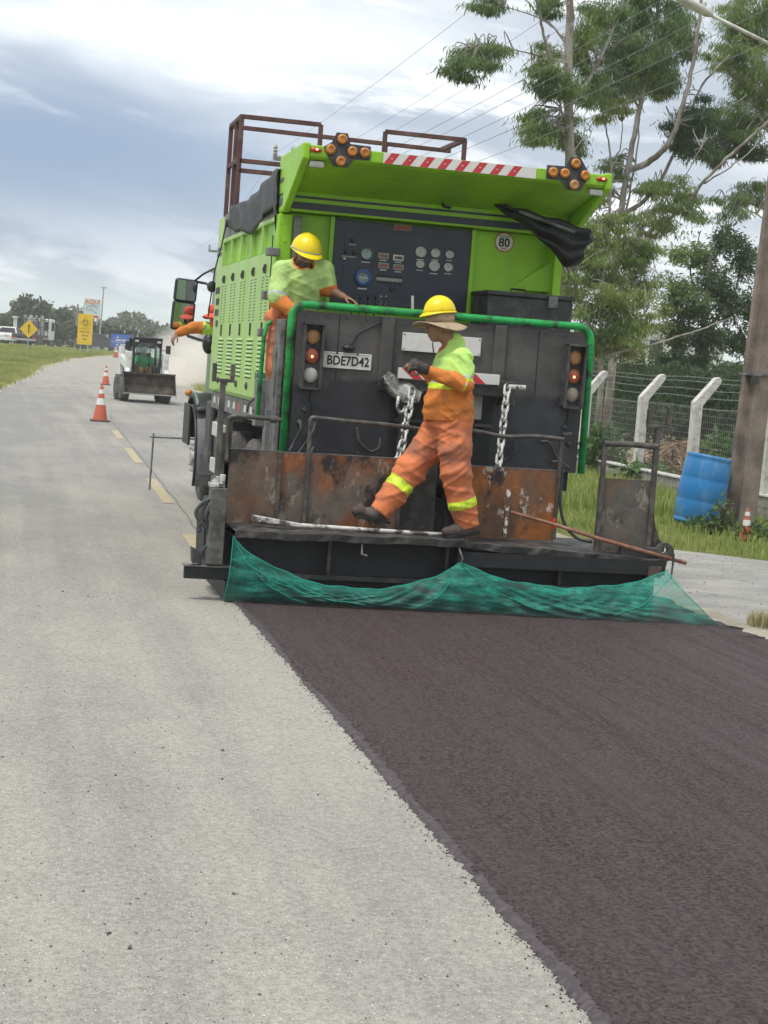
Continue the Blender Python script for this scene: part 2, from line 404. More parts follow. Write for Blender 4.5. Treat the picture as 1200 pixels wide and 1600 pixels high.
def m_dirt(T, b):
    col = T.mix(T.rng(T.noise(2.2, 6, 0.65), 0.35, 0.65), (0.27, 0.235, 0.18), (0.46, 0.41, 0.32))
    col = T.mix(T.rng(T.noise(60, 3, 0.7), 0.5, 0.7, 0, 0.5), col, (0.17, 0.15, 0.12)); T.l(col, b.inputs['Base Color']); b.inputs['Roughness'].default_value = 0.95
    T.l(T.bump(T.noise(45, 5, 0.7), 0.8, 0.015), b.inputs['Normal'])
DIRT = gmat('pale_dirt', m_dirt)
def m_apron(T, b):
    col = T.mix(T.rng(T.noise(1.2, 6, 0.65, sc=(1, 1.6, 1)), 0.35, 0.65), (0.20, 0.195, 0.185), (0.36, 0.345, 0.31))
    col = T.mix(T.rng(T.noise(3.5, 5, 0.7, (3, 0, 0), sc=(0.5, 2, 1)), 0.58, 0.7, 0, 0.75), col, (0.10, 0.10, 0.10))
    col = T.mix(T.rng(T.noise(80, 3, 0.7), 0.4, 0.65, 0, 0.5), col, (0.45, 0.43, 0.40)); T.l(col, b.inputs['Base Color']); b.inputs['Roughness'].default_value = 0.9
    T.l(T.bump(T.noise(55, 5, 0.7), 0.7, 0.012), b.inputs['Normal'])
APRON = gmat('gravelly_asphalt', m_apron)
YLINE = pmat('worn_yellow_paint', (0.50, 0.385, 0.19), rough=0.85, var=0.2, vs=20, dirt=(0.33, 0.30, 0.25), ds=14, dth=0.50, dsoft=0.12)

def sheet(name, xs, ys, zf, mat, kind='structure', parent=None):
    xs = np.asarray(xs, float); ys = np.asarray(ys, float); X, Y = np.meshgrid(xs, ys)
    V = np.stack([X, Y, zf(X, Y)], -1).reshape(-1, 3); nx = len(xs); i, j = np.meshgrid(np.arange(nx - 1), np.arange(len(ys) - 1))
    a = (j * nx + i).ravel(); Q = np.stack([a, a + 1, a + nx + 1, a + nx], 1)
    return tag(fast(name, V, Q, mat, parent), kind=kind)
def ribbon(name, ys, fl, fr, nx, zf, mat, kind='structure', parent=None):
    ys = np.asarray(ys, float); t = np.linspace(0, 1, nx); xl, xr = fl(ys)[:, None], fr(ys)[:, None]
    X = xl + (xr - xl) * t; Y = np.repeat(ys[:, None], nx, 1); V = np.stack([X, Y, zf(X, Y)], -1).reshape(-1, 3)
    i, j = np.meshgrid(np.arange(nx - 1), np.arange(len(ys) - 1)); a = (j * nx + i).ravel()
    Q = np.stack([a, a + 1, a + nx + 1, a + nx], 1)
    o = fast(name, V, Q, mat, parent)
    return tag(o, kind=kind) if kind else o

def wob(y, amp, seed, f=(0.7, 1.9, 4.3)):
    r = np.random.default_rng(seed); s = np.zeros_like(np.asarray(y, float))
    for k in f: s += np.sin(y * k + r.uniform(0, 6)) * amp / (1 + 0.5 * k)
    return s
ys_g = np.concatenate([np.linspace(-200, 0, 6), np.linspace(4, 140, 70), np.linspace(150, 400, 12), [600, 1000, 2000, 4500]])
xs_g = np.concatenate([[-4500, -1500, -500, -200, -80], np.linspace(-40, 60, 41), [90, 200, 500, 1500, 4500]])
sheet('ground', xs_g, ys_g, lambda x, y: terr(y) - 0.004, GROUND)
ys_r = np.concatenate([np.linspace(-6, 60, 67), np.linspace(62, 139, 40)])
ribbon('dirt_verge', ys_r, lambda y: cx(y) - 4.15 + wob(y, 0.5, 1), lambda y: cx(y) + 4.3 + wob(y, 0.5, 2), 9, lambda x, y: terr(y) + 0.002, DIRT)
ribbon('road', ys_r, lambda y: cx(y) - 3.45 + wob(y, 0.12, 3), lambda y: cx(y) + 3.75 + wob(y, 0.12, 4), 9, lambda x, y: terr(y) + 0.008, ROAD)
# paved yard entrance on the right, and its ragged dirt border
ys_a = np.linspace(2, 17.6, 80)
ribbon('driveway_apron', ys_a, lambda y: 5.35 + 0 * y, lambda y: np.interp(y, [2, 11, 14, 16.4, 17.6], [7.2, 7.6, 8.6, 8.4, 6.9]) + wob(y, 0.25, 5, (1.1, 3, 7)), 12, lambda x, y: 0.012 + 0 * x, APRON)
ribbon('dirt_strip', np.linspace(2, 13, 120), lambda y: 5.36 + 0 * y, lambda y: 5.68 + wob(y, 0.12, 6, (2, 5, 11)), 4, lambda x, y: 0.017 + 0 * x, DIRT)
# painted centre-line dashes
for i, (y0, y1) in enumerate(((15.0, 16.3), (19.5, 23.0), (26.0, 29.6), (32.4, 35.6))):
    yy = np.linspace(y0, y1, 24)
    ribbon('lane_marking', yy, lambda y: cx(y) - 0.085 + wob(y, 0.02, 40 + i, (9, 21)) + 0.02, lambda y: cx(y) + 0.075 + wob(y, 0.02, 50 + i, (9, 21)), 4, lambda x, y: 0.013 + 0 * x, YLINE)
# thin black joint beside the dashes
JOINT = pmat('bitumen_joint', (0.15, 0.145, 0.135), rough=0.8, var=0.3, vs=30)
ribbon('pavement_joint', np.linspace(12, 46, 240), lambda y: cx(y) + 0.11 + wob(y, 0.02, 7, (3, 8)), lambda y: cx(y) + 0.123 + wob(y, 0.02, 7, (3, 8)), 2, lambda x, y: 0.0125 + 0 * x, JOINT)

# fresh micro-surfacing lane: 12 mm thick with a ragged left lip
ys_s = np.concatenate([np.linspace(3.0, 8, 620), np.linspace(8.01, 13.4, 420)])
_r = np.random.default_rng(5)
def rag(n, k):
    a = _r.normal(0, 1, n); b = np.convolve(a, np.ones(k) / k, 'same') * math.sqrt(k); return b
e1 = 0.0045 * rag(len(ys_s), 1) + 0.005 * rag(len(ys_s), 4) + 0.004 * rag(len(ys_s), 50)
left_e = 1.735 + e1
cols = np.stack([left_e - 0.012, left_e, left_e + 0.05, left_e * 0 + 1.9] + [left_e * 0 + x for x in np.linspace(2.2, 5.2, 11)] + [5.50 + 0.03 * rag(len(ys_s), 12), 5.53 + 0.03 * rag(len(ys_s), 12)], 1)
zc = np.array([0.009, 0.020, 0.022] + [0.023] * 12 + [0.021, 0.013])
V = np.stack([cols, np.repeat(ys_s[:, None], cols.shape[1], 1), np.repeat(zc[None], len(ys_s), 0) + 0 * cols], -1).reshape(-1, 3)
nx = cols.shape[1]; i_, j_ = np.meshgrid(np.arange(nx - 1), np.arange(len(ys_s) - 1)); a_ = (j_ * nx + i_).ravel()
slurry = tag(fast('fresh_surfacing', V, np.stack([a_, a_ + 1, a_ + nx + 1, a_ + nx], 1), SLURRY), kind='structure')
e2 = 1.735 + 0.028 + 0.004 * rag(len(ys_s), 9) + 0.012 * rag(len(ys_s), 70) + 0.004 * rag(len(ys_s), 1)
V = np.stack([np.stack([left_e - 0.0135, left_e - 0.001, (left_e + e2) / 2, e2], 1), np.repeat(ys_s[:, None], 4, 1), np.repeat(np.array([[0.0095, 0.0225, 0.0275, 0.0255]]), len(ys_s), 0)], -1).reshape(-1, 3)
i_, j_ = np.meshgrid(np.arange(3), np.arange(len(ys_s) - 1)); a_ = (j_ * 4 + i_).ravel()
fast('smeared_edge', V, np.stack([a_, a_ + 1, a_ + 5, a_ + 4], 1), SEDGE, slurry)

# loose stones on the road (uncountable)
def rocks(name, pts, sizes, mat, seed):
    r = np.random.default_rng(seed); n = len(pts)
    base = np.array([(1, 0, 0), (-1, 0, 0), (0, 1, 0), (0, -1, 0), (0, 0, 0.8), (0, 0, -0.5)], float)
    Vv = base[None] * sizes[:, None, None] * r.uniform(0.6, 1.3, (n, 6, 1)); an = r.uniform(0, 6.3, n)
    c, s = np.cos(an)[:, None], np.sin(an)[:, None]; x = Vv[..., 0] * c - Vv[..., 1] * s; y = Vv[..., 0] * s + Vv[..., 1] * c
    Vv = np.stack([x, y, Vv[..., 2]], -1) + pts[:, None]
    T = np.array([(0, 2, 4), (2, 1, 4), (1, 3, 4), (3, 0, 4), (2, 0, 5), (1, 2, 5), (3, 1, 5), (0, 3, 5)])
    return tag(fast(name, Vv.reshape(-1, 3), (T[None] + 6 * np.arange(n)[:, None, None]).reshape(-1, 3), mat), kind='stuff')
n = 800; yy = 4.2 + 11 * RNG.uniform(0, 1, n) ** 1.6; xx = np.where(RNG.uniform(0, 1, n) < 0.75, RNG.normal(0.35, 0.5, n), RNG.uniform(-1.2, 1.7, n))
xx = np.minimum(xx, 1.68); sz = RNG.uniform(0.002, 0.0048, n) * np.where(RNG.uniform(0, 1, n) < 0.03, 2.0, 1.0)
o = rocks('loose_gravel', np.stack([xx, yy, 0.008 + sz * 0.4], -1), sz, pmat('dark_grit', (0.10, 0.10, 0.10), rough=0.8, var=0.5, vs=3), 3)
tag(o, 'loose dark grit and stone chips scattered over the pale road', 'gravel')
n = 420; yy = RNG.uniform(11, 17, n); xx = RNG.uniform(5.6, 8.0, n); sz = RNG.uniform(0.004, 0.013, n)
o = rocks('yard_gravel', np.stack([xx, yy, 0.014 + sz * 0.3], -1), sz, pmat('pale_grit', (0.42, 0.40, 0.36), rough=0.85, var=0.4, vs=3), 4)
tag(o, 'pale gravel chips lying on the grey yard entrance', 'gravel')

# crumbs of mix along the lip of the new lane
n = 520; yy = 4.2 + 8 * RNG.uniform(0, 1, n) ** 1.5; sz = RNG.uniform(0.002, 0.0055, n); xx = 1.725 - RNG.exponential(0.022, n)
o = rocks('mix_crumbs', np.stack([xx, yy, 0.009 + sz * 0.3], -1), sz, pmat('mix_crumb', (0.07, 0.055, 0.055), rough=0.7, var=0.4, vs=5), 8)
tag(o, 'dark crumbs of mix spilled along the lip of the new lane', 'gravel')

# grass
GR1 = leafmat('grass_bright', (0.20, 0.28, 0.06), (0.38, 0.42, 0.13), 0.35, 1.5)
GR2 = leafmat('grass_field', (0.24, 0.30, 0.07), (0.45, 0.45, 0.15), 0.35, 0.25)
GR3 = leafmat('grass_dry', (0.36, 0.31, 0.16), (0.45, 0.42, 0.22), 0.3, 2)
def grass(name, pts, h, w, mat, label, seed, lean=0.4):
    r = np.random.default_rng(seed); n = len(pts); an = r.uniform(0, 6.3, n); d = np.stack([np.cos(an), np.sin(an), 0 * an], 1)
    pr = np.stack([-d[:, 1], d[:, 0], 0 * an], 1); hh = (h * r.uniform(0.45, 1.2, n))[:, None]; ww = (w * r.uniform(0.6, 1.3, n))[:, None]; ln = (lean * r.uniform(0.1, 1.1, n))[:, None]
    up = np.array([[0, 0, 1.0]]); b0, b1 = pts - pr * ww, pts + pr * ww
    m = pts + up * hh * 0.6 + d * hh * ln * 0.35; t = pts + up * hh * (1 - 0.25 * ln) + d * hh * ln
    Vv = np.stack([b0, b1, m + pr * ww * 0.7, t, m - pr * ww * 0.7], 1).reshape(-1, 3); k = 5 * np.arange(n)[:, None]
    Q = np.concatenate([k + [[0, 1, 2, 4]], k + [[4, 2, 3, 3]]])
    Tt = np.concatenate([k + [[0, 1, 2]], k + [[0, 2, 4]], k + [[4, 2, 3]]])
    o = fast(name, Vv, Tt, mat); tag(o, label, 'grass', kind='stuff'); return o
r = np.random.default_rng(11)
# right-hand verge from the barrel round to the yard fence
n = 26000; yy = r.uniform(15.6, 31, n); xx = r.uniform(6.2, 12.6, n)
edge = np.interp(yy, [15.6, 16.4, 17.6, 18.5, 31], [8.6, 8.15, 6.9, 6.2, 5.9]) + 0.25 * np.sin(yy * 5) + 0.15 * np.sin(yy * 13)
k = (xx > edge + r.exponential(0.12, n)) & ((xx < 10.55) | (r.uniform(0, 1, n) < 0.5)); pts = np.stack([xx, yy, 0 * xx], -1)[k]
h = np.where(pts[:, 1] > 21.5, 0.20, 0.105) * (0.7 + 0.6 * np.abs(np.sin(pts[:, 0] * 2.1 + pts[:, 1] * 1.3)))
grass('verge_grass', pts, h, 0.007, GR1, 'bright green grass along the fence behind the blue barrel', 1)
n = 14000; yy = r.uniform(21.5, 33, n); xx = r.uniform(6.6, 10.3, n); k = r.uniform(0, 1, n) < 0.9; pts = np.stack([xx, yy, 0 * xx], -1)[k]
grass('tall_grass', pts, 0.30, 0.010, GR1, 'tall green grass standing between the machine and the low wall', 2, 0.5)
# left-hand meadow
n = 42000; yy = 40 + 94 * r.uniform(0, 1, n) ** 0.8; lo_, hi_ = -0.062 * yy - 1.0, cx(yy) - 4.1
lo_ = np.array([P(-30, 560, y)[0] for y in np.linspace(40, 134, 95)]); lo_ = np.interp(yy, np.linspace(40, 134, 95), lo_)
hi_ = np.minimum(cx(yy) - 3.95 + r.normal(0, 0.22, n), 60); u = r.uniform(0, 1, n); xx = lo_ + (hi_ - lo_) * u; k = hi_ > lo_
pts = np.stack([xx, yy, terr(yy)], -1)[k]; hgt = 0.16 + 0.12 * np.abs(np.sin(pts[:, 0] * 1.7) * np.sin(pts[:, 1] * 0.35))
grass('meadow_grass', pts, hgt, 0.022, GR2, 'yellow green meadow grass left of the road', 3)
n = 16000; yy = r.uniform(46, 132, n); xx = cx(yy) + 4.15 + r.exponential(3.0, n); pts = np.stack([xx, yy, terr(yy)], -1)
grass('shoulder_grass', pts, 0.24, 0.022, GR2, 'green grass on the far shoulder behind the compact loader', 4)
n = 500; an = r.uniform(0, 6.3, n); rr = 0.2 * np.sqrt(r.uniform(0, 1, n)); c0 = G(1195, 985); pts = np.stack([c0[0] + 0.12 + rr * np.cos(an), c0[1] + 0.1 + rr * np.sin(an), 0.012 + 0 * rr], -1)
grass('grass_tuft', pts, 0.14, 0.004, GR3, 'dry straw coloured grass tuft at the edge of the yard entrance', 5, 0.9)

# highway across the far end, hedge, woods and hills behind it
HWY = pmat('highway_asphalt', (0.30, 0.295, 0.28), rough=0.85, var=0.12, vs=0.4)
sheet('highway', np.linspace(-160, 420, 30), [137, 141, 145, 149, 153], lambda x, y: 1.1 + 0.012 + 0 * x, HWY)
sheet('highway_shoulder', np.linspace(-160, 420, 60), [134.6, 135.8, 137.1], lambda x, y: terr(y) + 0.03 + 0 * x, DIRT)
def leaves(name, C, size, mat, parent=None, seed=0, aspect=0.45, droop=0.0, midx=None):
    r = np.random.default_rng(seed); n = len(C); d = r.normal(0, 1, (n, 3)); d[:, 2] = d[:, 2] * (1 - droop) - droop * 2.2
    d /= np.linalg.norm(d, axis=1)[:, None]; q = r.normal(0, 1, (n, 3)); w = np.cross(d, q); w /= np.linalg.norm(w, axis=1)[:, None]
    s = (size * r.uniform(0.6, 1.35, n))[:, None]; Vv = np.stack([C, C + d * s * 0.45 + w * s * aspect * 0.5, C + d * s, C + d * s * 0.45 - w * s * aspect * 0.5], 1).reshape(-1, 3)
    return fast(name, Vv, 4 * np.arange(n)[:, None] + [[0, 1, 2, 3]], mat, parent, midx=midx)
LF_FAR = leafmat('far_leaves', (0.075, 0.092, 0.050), (0.13, 0.145, 0.080), 0.25, 0.15)
LF_HEDGE = leafmat('hedge_leaves', (0.045, 0.058, 0.028), (0.085, 0.095, 0.045), 0.2, 0.3)
n = 26000; xx = r.uniform(-20, 120, n); hh = 2.15 + 0.25 * np.sin(xx * 0.8) + 0.2 * np.sin(xx * 2.3)
zz = 1.1 + hh * r.uniform(0, 1, n) ** 0.75; o = leaves('hedge', np.stack([xx, 166 + r.uniform(-1.0, 1.0, n), zz], -1), 0.42, LF_HEDGE, seed=2, aspect=0.7)
tag(o, 'long dark green hedge behind the highway traffic', 'hedge', kind='stuff')
n = 30000; xx = r.uniform(-60, 190, n); top = 3.0 + 2.2 * np.abs(np.sin(xx * 0.047 + 1)) + 1.6 * np.abs(np.sin(xx * 0.19)) + 0.8 * np.sin(xx * 0.6)
zz = 1.0 + top * r.uniform(0, 1, n) ** 0.7; o = leaves('far_wood', np.stack([xx, 330 + r.uniform(-8, 8, n), zz], -1), 0.9, LF_FAR, seed=4, aspect=0.8)
tag(o, 'distant dark band of trees on the skyline', 'woodland', kind='stuff')
HILL = pmat('far_hill', (0.10, 0.125, 0.11), rough=1, var=0.2, vs=0.01)
xs_h = np.linspace(-300, 900, 90); zt = 12 + 10 * np.exp(-((xs_h - 190) / 60) ** 2) + 6 * np.exp(-((xs_h - 320) / 90) ** 2) + 2.5 * np.sin(xs_h * 0.03) + 1.5 * np.sin(xs_h * 0.11)
rows = [np.stack([xs_h, 0 * xs_h + y, zt * f], -1) for y, f in ((1050, -0.1), (1120, 0.45), (1200, 0.85), (1260, 1.0), (1500, 0.2))]
V = np.concatenate(rows); nx = len(xs_h); i_, j_ = np.meshgrid(np.arange(nx - 1), np.arange(4)); a_ = (j_ * nx + i_).ravel()
tag(fast('hills', V, np.stack([a_, a_ + 1, a_ + nx + 1, a_ + nx], 1), HILL, smooth=True), kind='structure')
# ================================================================== PAVING TRUCK
LIME = pmat('lime_paint', (0.30, 0.60, 0.025), rough=0.42, var=0.09, vs=3, dirt=(0.20, 0.34, 0.06), ds=3.2, dth=0.60, dsoft=0.14, damt=0.6, spec=0.4, stretch=(1, 1, 0.45), dirt2=(0.10, 0.15, 0.05), ds2=16, dth2=0.70)
LIME_DUST_SHEEN = pmat('dusty_lime_paint', (0.34, 0.60, 0.12), rough=0.42, var=0.08, vs=2.2, dirt=(0.47, 0.58, 0.29), ds=1.6, dth=0.52, dsoft=0.2, damt=0.75, stretch=(1, 1, 0.4), dirt2=(0.22, 0.30, 0.12), ds2=26, dth2=0.685)  # truck side: dust plus sky gloss, both put into the paler colour
PIPEG = pmat('pipe_green', (0.014, 0.33, 0.075), rough=0.62, var=0.25, vs=9, dirt=(0.02, 0.06, 0.03), ds=9, dth=0.58, dsoft=0.08, bump=0.15, bs=60)
SOOT = pmat('soot_black', (0.014, 0.014, 0.015), rough=0.6, var=0.4, vs=9, bump=0.15, bs=50)
BLK = pmat('black_plastic', (0.018, 0.018, 0.02), rough=0.45, var=0.2, vs=8)
BLKW = pmat('weathered_black', (0.045, 0.045, 0.048), rough=0.6, var=0.3, vs=7, dirt=(0.12, 0.115, 0.105), ds=6, dth=0.6)
NAVY = pmat('navy_panel', (0.028, 0.036, 0.058), rough=0.42, var=0.15, vs=5, dirt=(0.06, 0.065, 0.075), ds=7, dth=0.64, damt=0.6)
GREYM = pmat('grey_metal', (0.20, 0.20, 0.20), rough=0.5, metal=0.3, var=0.2, vs=9, dirt=(0.07, 0.065, 0.06), ds=8, dth=0.58)
STEEL = pmat('bare_steel', (0.45, 0.44, 0.42), rough=0.35, metal=0.9, var=0.15, vs=12)
WHITE = pmat('white_plate', (0.66, 0.65, 0.62), rough=0.5, var=0.05, vs=6, dirt=(0.40, 0.38, 0.35), ds=9, dth=0.64, damt=0.5)
WHITEREF = pmat('reflective_white', (0.70, 0.69, 0.66), rough=0.35, var=0.04, vs=8)
REDREF = pmat('reflective_red', (0.55, 0.035, 0.045), rough=0.35, var=0.08, vs=8)
RUSTR = pmat('oxide_brown', (0.105, 0.045, 0.040), rough=0.7, var=0.25, vs=9, dirt=(0.19, 0.11, 0.085), ds=6, dth=0.6, bump=0.1, bs=60)
TYRE = pmat('tyre_rubber', (0.055, 0.053, 0.050), rough=0.8, var=0.2, vs=6, dirt=(0.16, 0.145, 0.125), ds=5, dth=0.55, bump=0.1)
AMBER = pmat('amber_lens', (0.55, 0.20, 0.02), rough=0.2, var=0.25, vs=30, spec=0.6, dirt=(0.30, 0.12, 0.03), ds=18, dth=0.6)
REDL = pmat('red_lens', (0.45, 0.03, 0.02), rough=0.2, var=0.1, vs=20)
CLEARL = pmat('clear_lens', (0.55, 0.54, 0.50), rough=0.15, var=0.12, vs=25)
DUSTL = pmat('dusty_lens', (0.46, 0.24, 0.09), rough=0.4, var=0.15, vs=20)
DUSTR = pmat('dusty_red_lens', (0.46, 0.13, 0.07), rough=0.4, var=0.15, vs=20)
DUSTC = pmat('dusty_clear_lens', (0.33, 0.28, 0.22), rough=0.5, var=0.15, vs=20)
LIT = pmat('lit_bulb', (0.9, 0.3, 0.12), var=0, emit=(1.0, 0.33, 0.10, 6.0))
TARP = pmat('black_tarp', (0.016, 0.016, 0.018), rough=0.5, var=0.3, vs=5, bump=0.6, bs=12, dirt=(0.07, 0.07, 0.07), ds=3, dth=0.64)
GREYB = pmat('greyish_bar', (0.33, 0.33, 0.30), rough=0.6, var=0.15, vs=8)
INK = pmat('black_ink', (0.012, 0.012, 0.012), rough=0.6, var=0)
DIAL = pmat('gauge_dial', (0.50, 0.51, 0.49), rough=0.4, var=0.2, vs=60)
BLUE_ = pmat('gauge_blue', (0.03, 0.10, 0.32), rough=0.35, var=0.1, vs=20)
ALU = pmat('pale_aluminium', (0.62, 0.61, 0.57), rough=0.5, var=0.08, vs=6, dirt=(0.40, 0.38, 0.33), ds=7, dth=0.58)
def m_panel(T, b):                                            # dusty charcoal sheet, oil-soaked below a drip line
    sp = T.n('SeparateXYZ'); T.l(T.c, sp.inputs[0])
    z = T.mul(sp.outputs[2], T.mul(T.noise(2.2, 5, 0.6, sc=(1, 1, 0.5)), 0.75), 'ADD')
    wet = T.rng(z, 1.98, 2.04, 1, 0)
    col = T.mix(T.rng(T.noise(3, 6, 0.65), 0.35, 0.68), (0.060, 0.056, 0.054), (0.115, 0.108, 0.102))
    col = T.mix(T.rng(T.noise(18, 4, 0.7), 0.6, 0.72, 0, 0.5), col, (0.03, 0.03, 0.03))
    col = T.mix(wet, col, T.mix(T.rng(T.noise(5, 4, 0.6), 0.35, 0.7), (0.022, 0.023, 0.028), (0.040, 0.041, 0.047)))
    T.l(col, b.inputs['Base Color']); T.l(T.rng(wet, 0, 1, 0.75, 0.42), b.inputs['Roughness'])
    T.l(T.bump(T.noise(30, 4, 0.6), 0.15, 0.01), b.inputs['Normal'])
PANEL = gmat('charcoal_panel', m_panel)

truck = thing('paving_truck', 'lime green road surfacing truck with rear control panel and black tail guard', 'truck', (3.5, 16.5, 0))
def tp(name, mb, mat, **k): return mb.build(name, mat, k.pop('parent', truck), **k)

# --- hopper body and its left side doors
body = tp('body', MB().box(2.27, 4.69, 14.42, 18.62, 1.38, 3.29), LIME_DUST_SHEEN, bevel=0.01)
tp('body_front', MB().box(2.235, 2.27, 18.13, 18.64, 1.40, 3.28), LIME_DUST_SHEEN, bevel=0.006)
for z0, z1 in ((2.92, 2.955), (2.86, 2.90)): tp('stripe', MB().box(2.231, 2.24, 18.14, 18.63, z0, z1), NAVY, parent=body)
for k_, zz in enumerate((2.45, 2.33, 2.21, 2.09)): tp('decal', MB().box(2.231, 2.24, 18.2, 18.2 + (0.36, 0.28, 0.33, 0.2)[k_], zz, zz + 0.07), BLKW, parent=body)
DY = 0.72; Y0 = 14.50
ys_d = [Y0 + DY * i for i in range(5)]
door0 = None
HOLE = pmat('dark_slot', (0.03, 0.055, 0.018), rough=0.8, var=0)
for i, y in enumerate(ys_d):
    d = tp('side_door', MB().box(2.222, 2.27, y + 0.008, y + DY - 0.008, 1.42, 2.73), LIME_DUST_SHEEN, bevel=0.006)
    if i == 0:
        l0 = MB().box(2.200, 2.222, y + 0.335, y + 0.385, 2.545, 2.625).box(2.192, 2.200, y + 0.345, y + 0.375, 2.56, 2.60).build('latch', BLKW, d, bevel=0.004)
        l1 = MB().box(2.208, 2.222, y + 0.345, y + 0.375, 1.99, 2.11).build('latch', BLKW, d, bevel=0.004)
        l2 = MB().lathe([(0.035, 0), (0.035, 0.012), (0.02, 0.02)], (2.222, y + 0.36, 1.52), (-1, 0, 0), 12).build('latch', BLKW, d)
        s0 = MB().prism([(2.222, y + 0.14, 1.60), (2.213, y + 0.14, 1.607), (2.222, y + 0.14, 1.628)], (0, 0.40, 0)).box(2.2195, 2.2225, y + 0.14, y + 0.54, 1.592, 1.60).build('louver', LIME_DUST_SHEEN, d)
        s0.data.materials.append(HOLE); [setattr(p, 'material_index', 1) for p in s0.data.polygons if p.index >= 5]
        slats = [s0] + [inst(s0, (0, 0, 0.038 * q)) for q in range(1, 10)]
        mbp = MB()
        for c_ in (0.22, 0.50):
            for q in range(15): mbp.box(2.2185, 2.2225, y + c_ - 0.012, y + c_ + 0.012, 2.16 - 0.0 + 0.0 + q * 0.0155 * 1.0, 2.16 + q * 0.0155 + 0.006)
        mbp = MB()
        for c_ in (0.20, 0.27, 0.46, 0.53):
            for q in range(14): mbp.box(2.2185, 2.2225, y + c_ - 0.011, y + c_ + 0.011, 2.13 + q * 0.029, 2.139 + q * 0.029)
        pf = tag(mbp.build('perforations', HOLE, d), kind='stuff')
        door0 = d; kids = [l0, l1, l2] + slats + [pf]
    else:
        for kd in kids: inst(kd, (0, y - Y0, 0), d)
# pocket row above the doors
tp('pocket_back', MB().box(2.262, 2.268, 14.5, 18.1, 2.75, 2.99), LIME)
for i in range(6): tp('pocket_rib', MB().box(2.222, 2.27, Y0 + DY * i - 0.02, Y0 + DY * i + 0.02, 2.735, 2.985), LIME_DUST_SHEEN, bevel=0.004)
tp('pocket_rail', MB().box(2.222, 2.272, 14.46, 18.12, 2.985, 3.03), LIME_DUST_SHEEN, bevel=0.005)
tp('top_rail', MB().box(2.228, 2.274, 14.46, 18.12, 3.032, 3.288), GREYM, bevel=0.005)
# black tarp thrown over the top edge
def tarp_fn(u, v):
    y = 14.36 + 3.3 * u; hang = 0.62 * (1 - u) ** 1.5 * (0.75 + 0.25 * math.sin(9 * u)) * 0.0
    top = 3.40 - 0.10 * u + 0.03 * math.sin(7 * u + 1); s = v * 2 - 1                      # s>0 outside the wall
    drop = (0.24 + 0.06 * u) + 0.09 * math.sin(4.0 * u + 0.3) + 0.025 * math.sin(17 * u)
    if s < 0: return (2.21 + 0.9 * -s, y, top - 0.08 * s * s + 0.03 * math.sin(11 * u + 4 * s))
    return (2.205 - 0.02 * math.sin(13 * u) * s - 0.012 * math.sin(29 * u + 3 * s), y + 0.04 * math.sin(6 * s + 9 * u), top - 0.01 - drop * s)
tp('tarp', MB().grid(tarp_fn, 60, 16), TARP, smooth=True, solid=0.006)
tp('tarp_corner', MB().grid(lambda u, v: (2.20 - 0.014 * math.sin(9 * v + 2), 14.34 + 0.2 * u + 0.03 * math.sin(7 * v), 3.42 - 0.62 * v * (1 - 0.5 * u)), 8, 14), TARP, smooth=True, solid=0.006)
tp('tarp_rope', MB().tube([P(444, 375, 14.3) * 0 + np.array((2.19, 17.62, 3.2)), (2.185, 17.9, 2.95), (2.17, 18.25, 2.7), (2.17, 18.6, 2.2)], 0.008, 5), BLK)
tp('tarp_rope', MB().tube([(2.19, 14.36, 2.85), (2.185, 14.33, 2.5), (2.2, 14.32, 2.15)], 0.006, 5), BLK)

# --- rear wall, hood, corner post
tp('rear_wall', MB().box(2.30, 4.72, 14.30, 14.42, 1.30, 3.05), LIME, bevel=0.006)
tp('corner_post', MB().box(2.205, 2.33, 14.20, 14.42, 1.38, 3.03), LIME, bevel=0.012)
tp('corner_bar', MB().box(2.335, 2.40, 14.15, 14.22, 2.20, 3.02), GREYM, bevel=0.005)
tp('corner_gusset', MB().prism([(4.30, 14.296, 2.56), (4.72, 14.18, 2.56), (4.72, 14.18, 2.86), (4.70, 14.296, 2.86)], (0, 0.004, 0)).box(4.66, 4.73, 14.1, 14.30, 2.3, 3.03), LIME)
hood = tp('hood', MB().prism([(2.285, 13.30, 3.515), (2.285, 13.30, 3.425), (2.285, 13.34, 3.405), (2.285, 14.15, 3.22), (2.285, 14.15, 3.055), (2.285, 14.42, 3.055), (2.285, 14.42, 3.515)], (2.49, 0, 0)), LIME, bevel=0.008)
for x0, x1 in ((2.222, 2.283), (4.777, 4.838)):
    tp('hood_cheek', MB().prism([(x0, 13.295, 3.53), (x0, 13.295, 3.40), (x0, 14.13, 3.04), (x0, 14.44, 3.04), (x0, 14.44, 3.53)], (x1 - x0, 0, 0)), LIME, bevel=0.012)
for z0, z1 in ((3.168, 3.188), (3.075, 3.135)): tp('stripe', MB().box(2.29, 4.77, 14.144, 14.148, z0, z1), NAVY, parent=hood)
for z0, z1 in ((3.30, 3.33), (3.10, 3.16), (3.18, 3.20)): tp('stripe', MB().box(2.216, 2.22, 14.17, 14.42, z0, z1), NAVY, parent=hood)
ht = tp('hazard_tape', MB().box(2.88, 4.17, 13.292, 13.298, 3.425, 3.512), WHITEREF)
w_ = 1.29 / 8.5
st0 = None
for i in range(9):
    x = 2.885 + i * w_ * 0.975
    if x + 0.13 > 4.17: break
    if st0 is None: st0 = MB().prism([(x, 13.2915, 3.4255), (x + 0.070, 13.2915, 3.4255), (x + 0.13, 13.2915, 3.5115), (x + 0.06, 13.2915, 3.5115)], (0, 0.003, 0)).build('red_stripe', REDREF, ht); x00 = x
    else: inst(st0, (x - x00, 0, 0))
    MB().ball((x + 0.065, 13.2905, 3.468), (0.006, 0.003, 0.006), 8, 5).build('rivet', WHITE, ht)
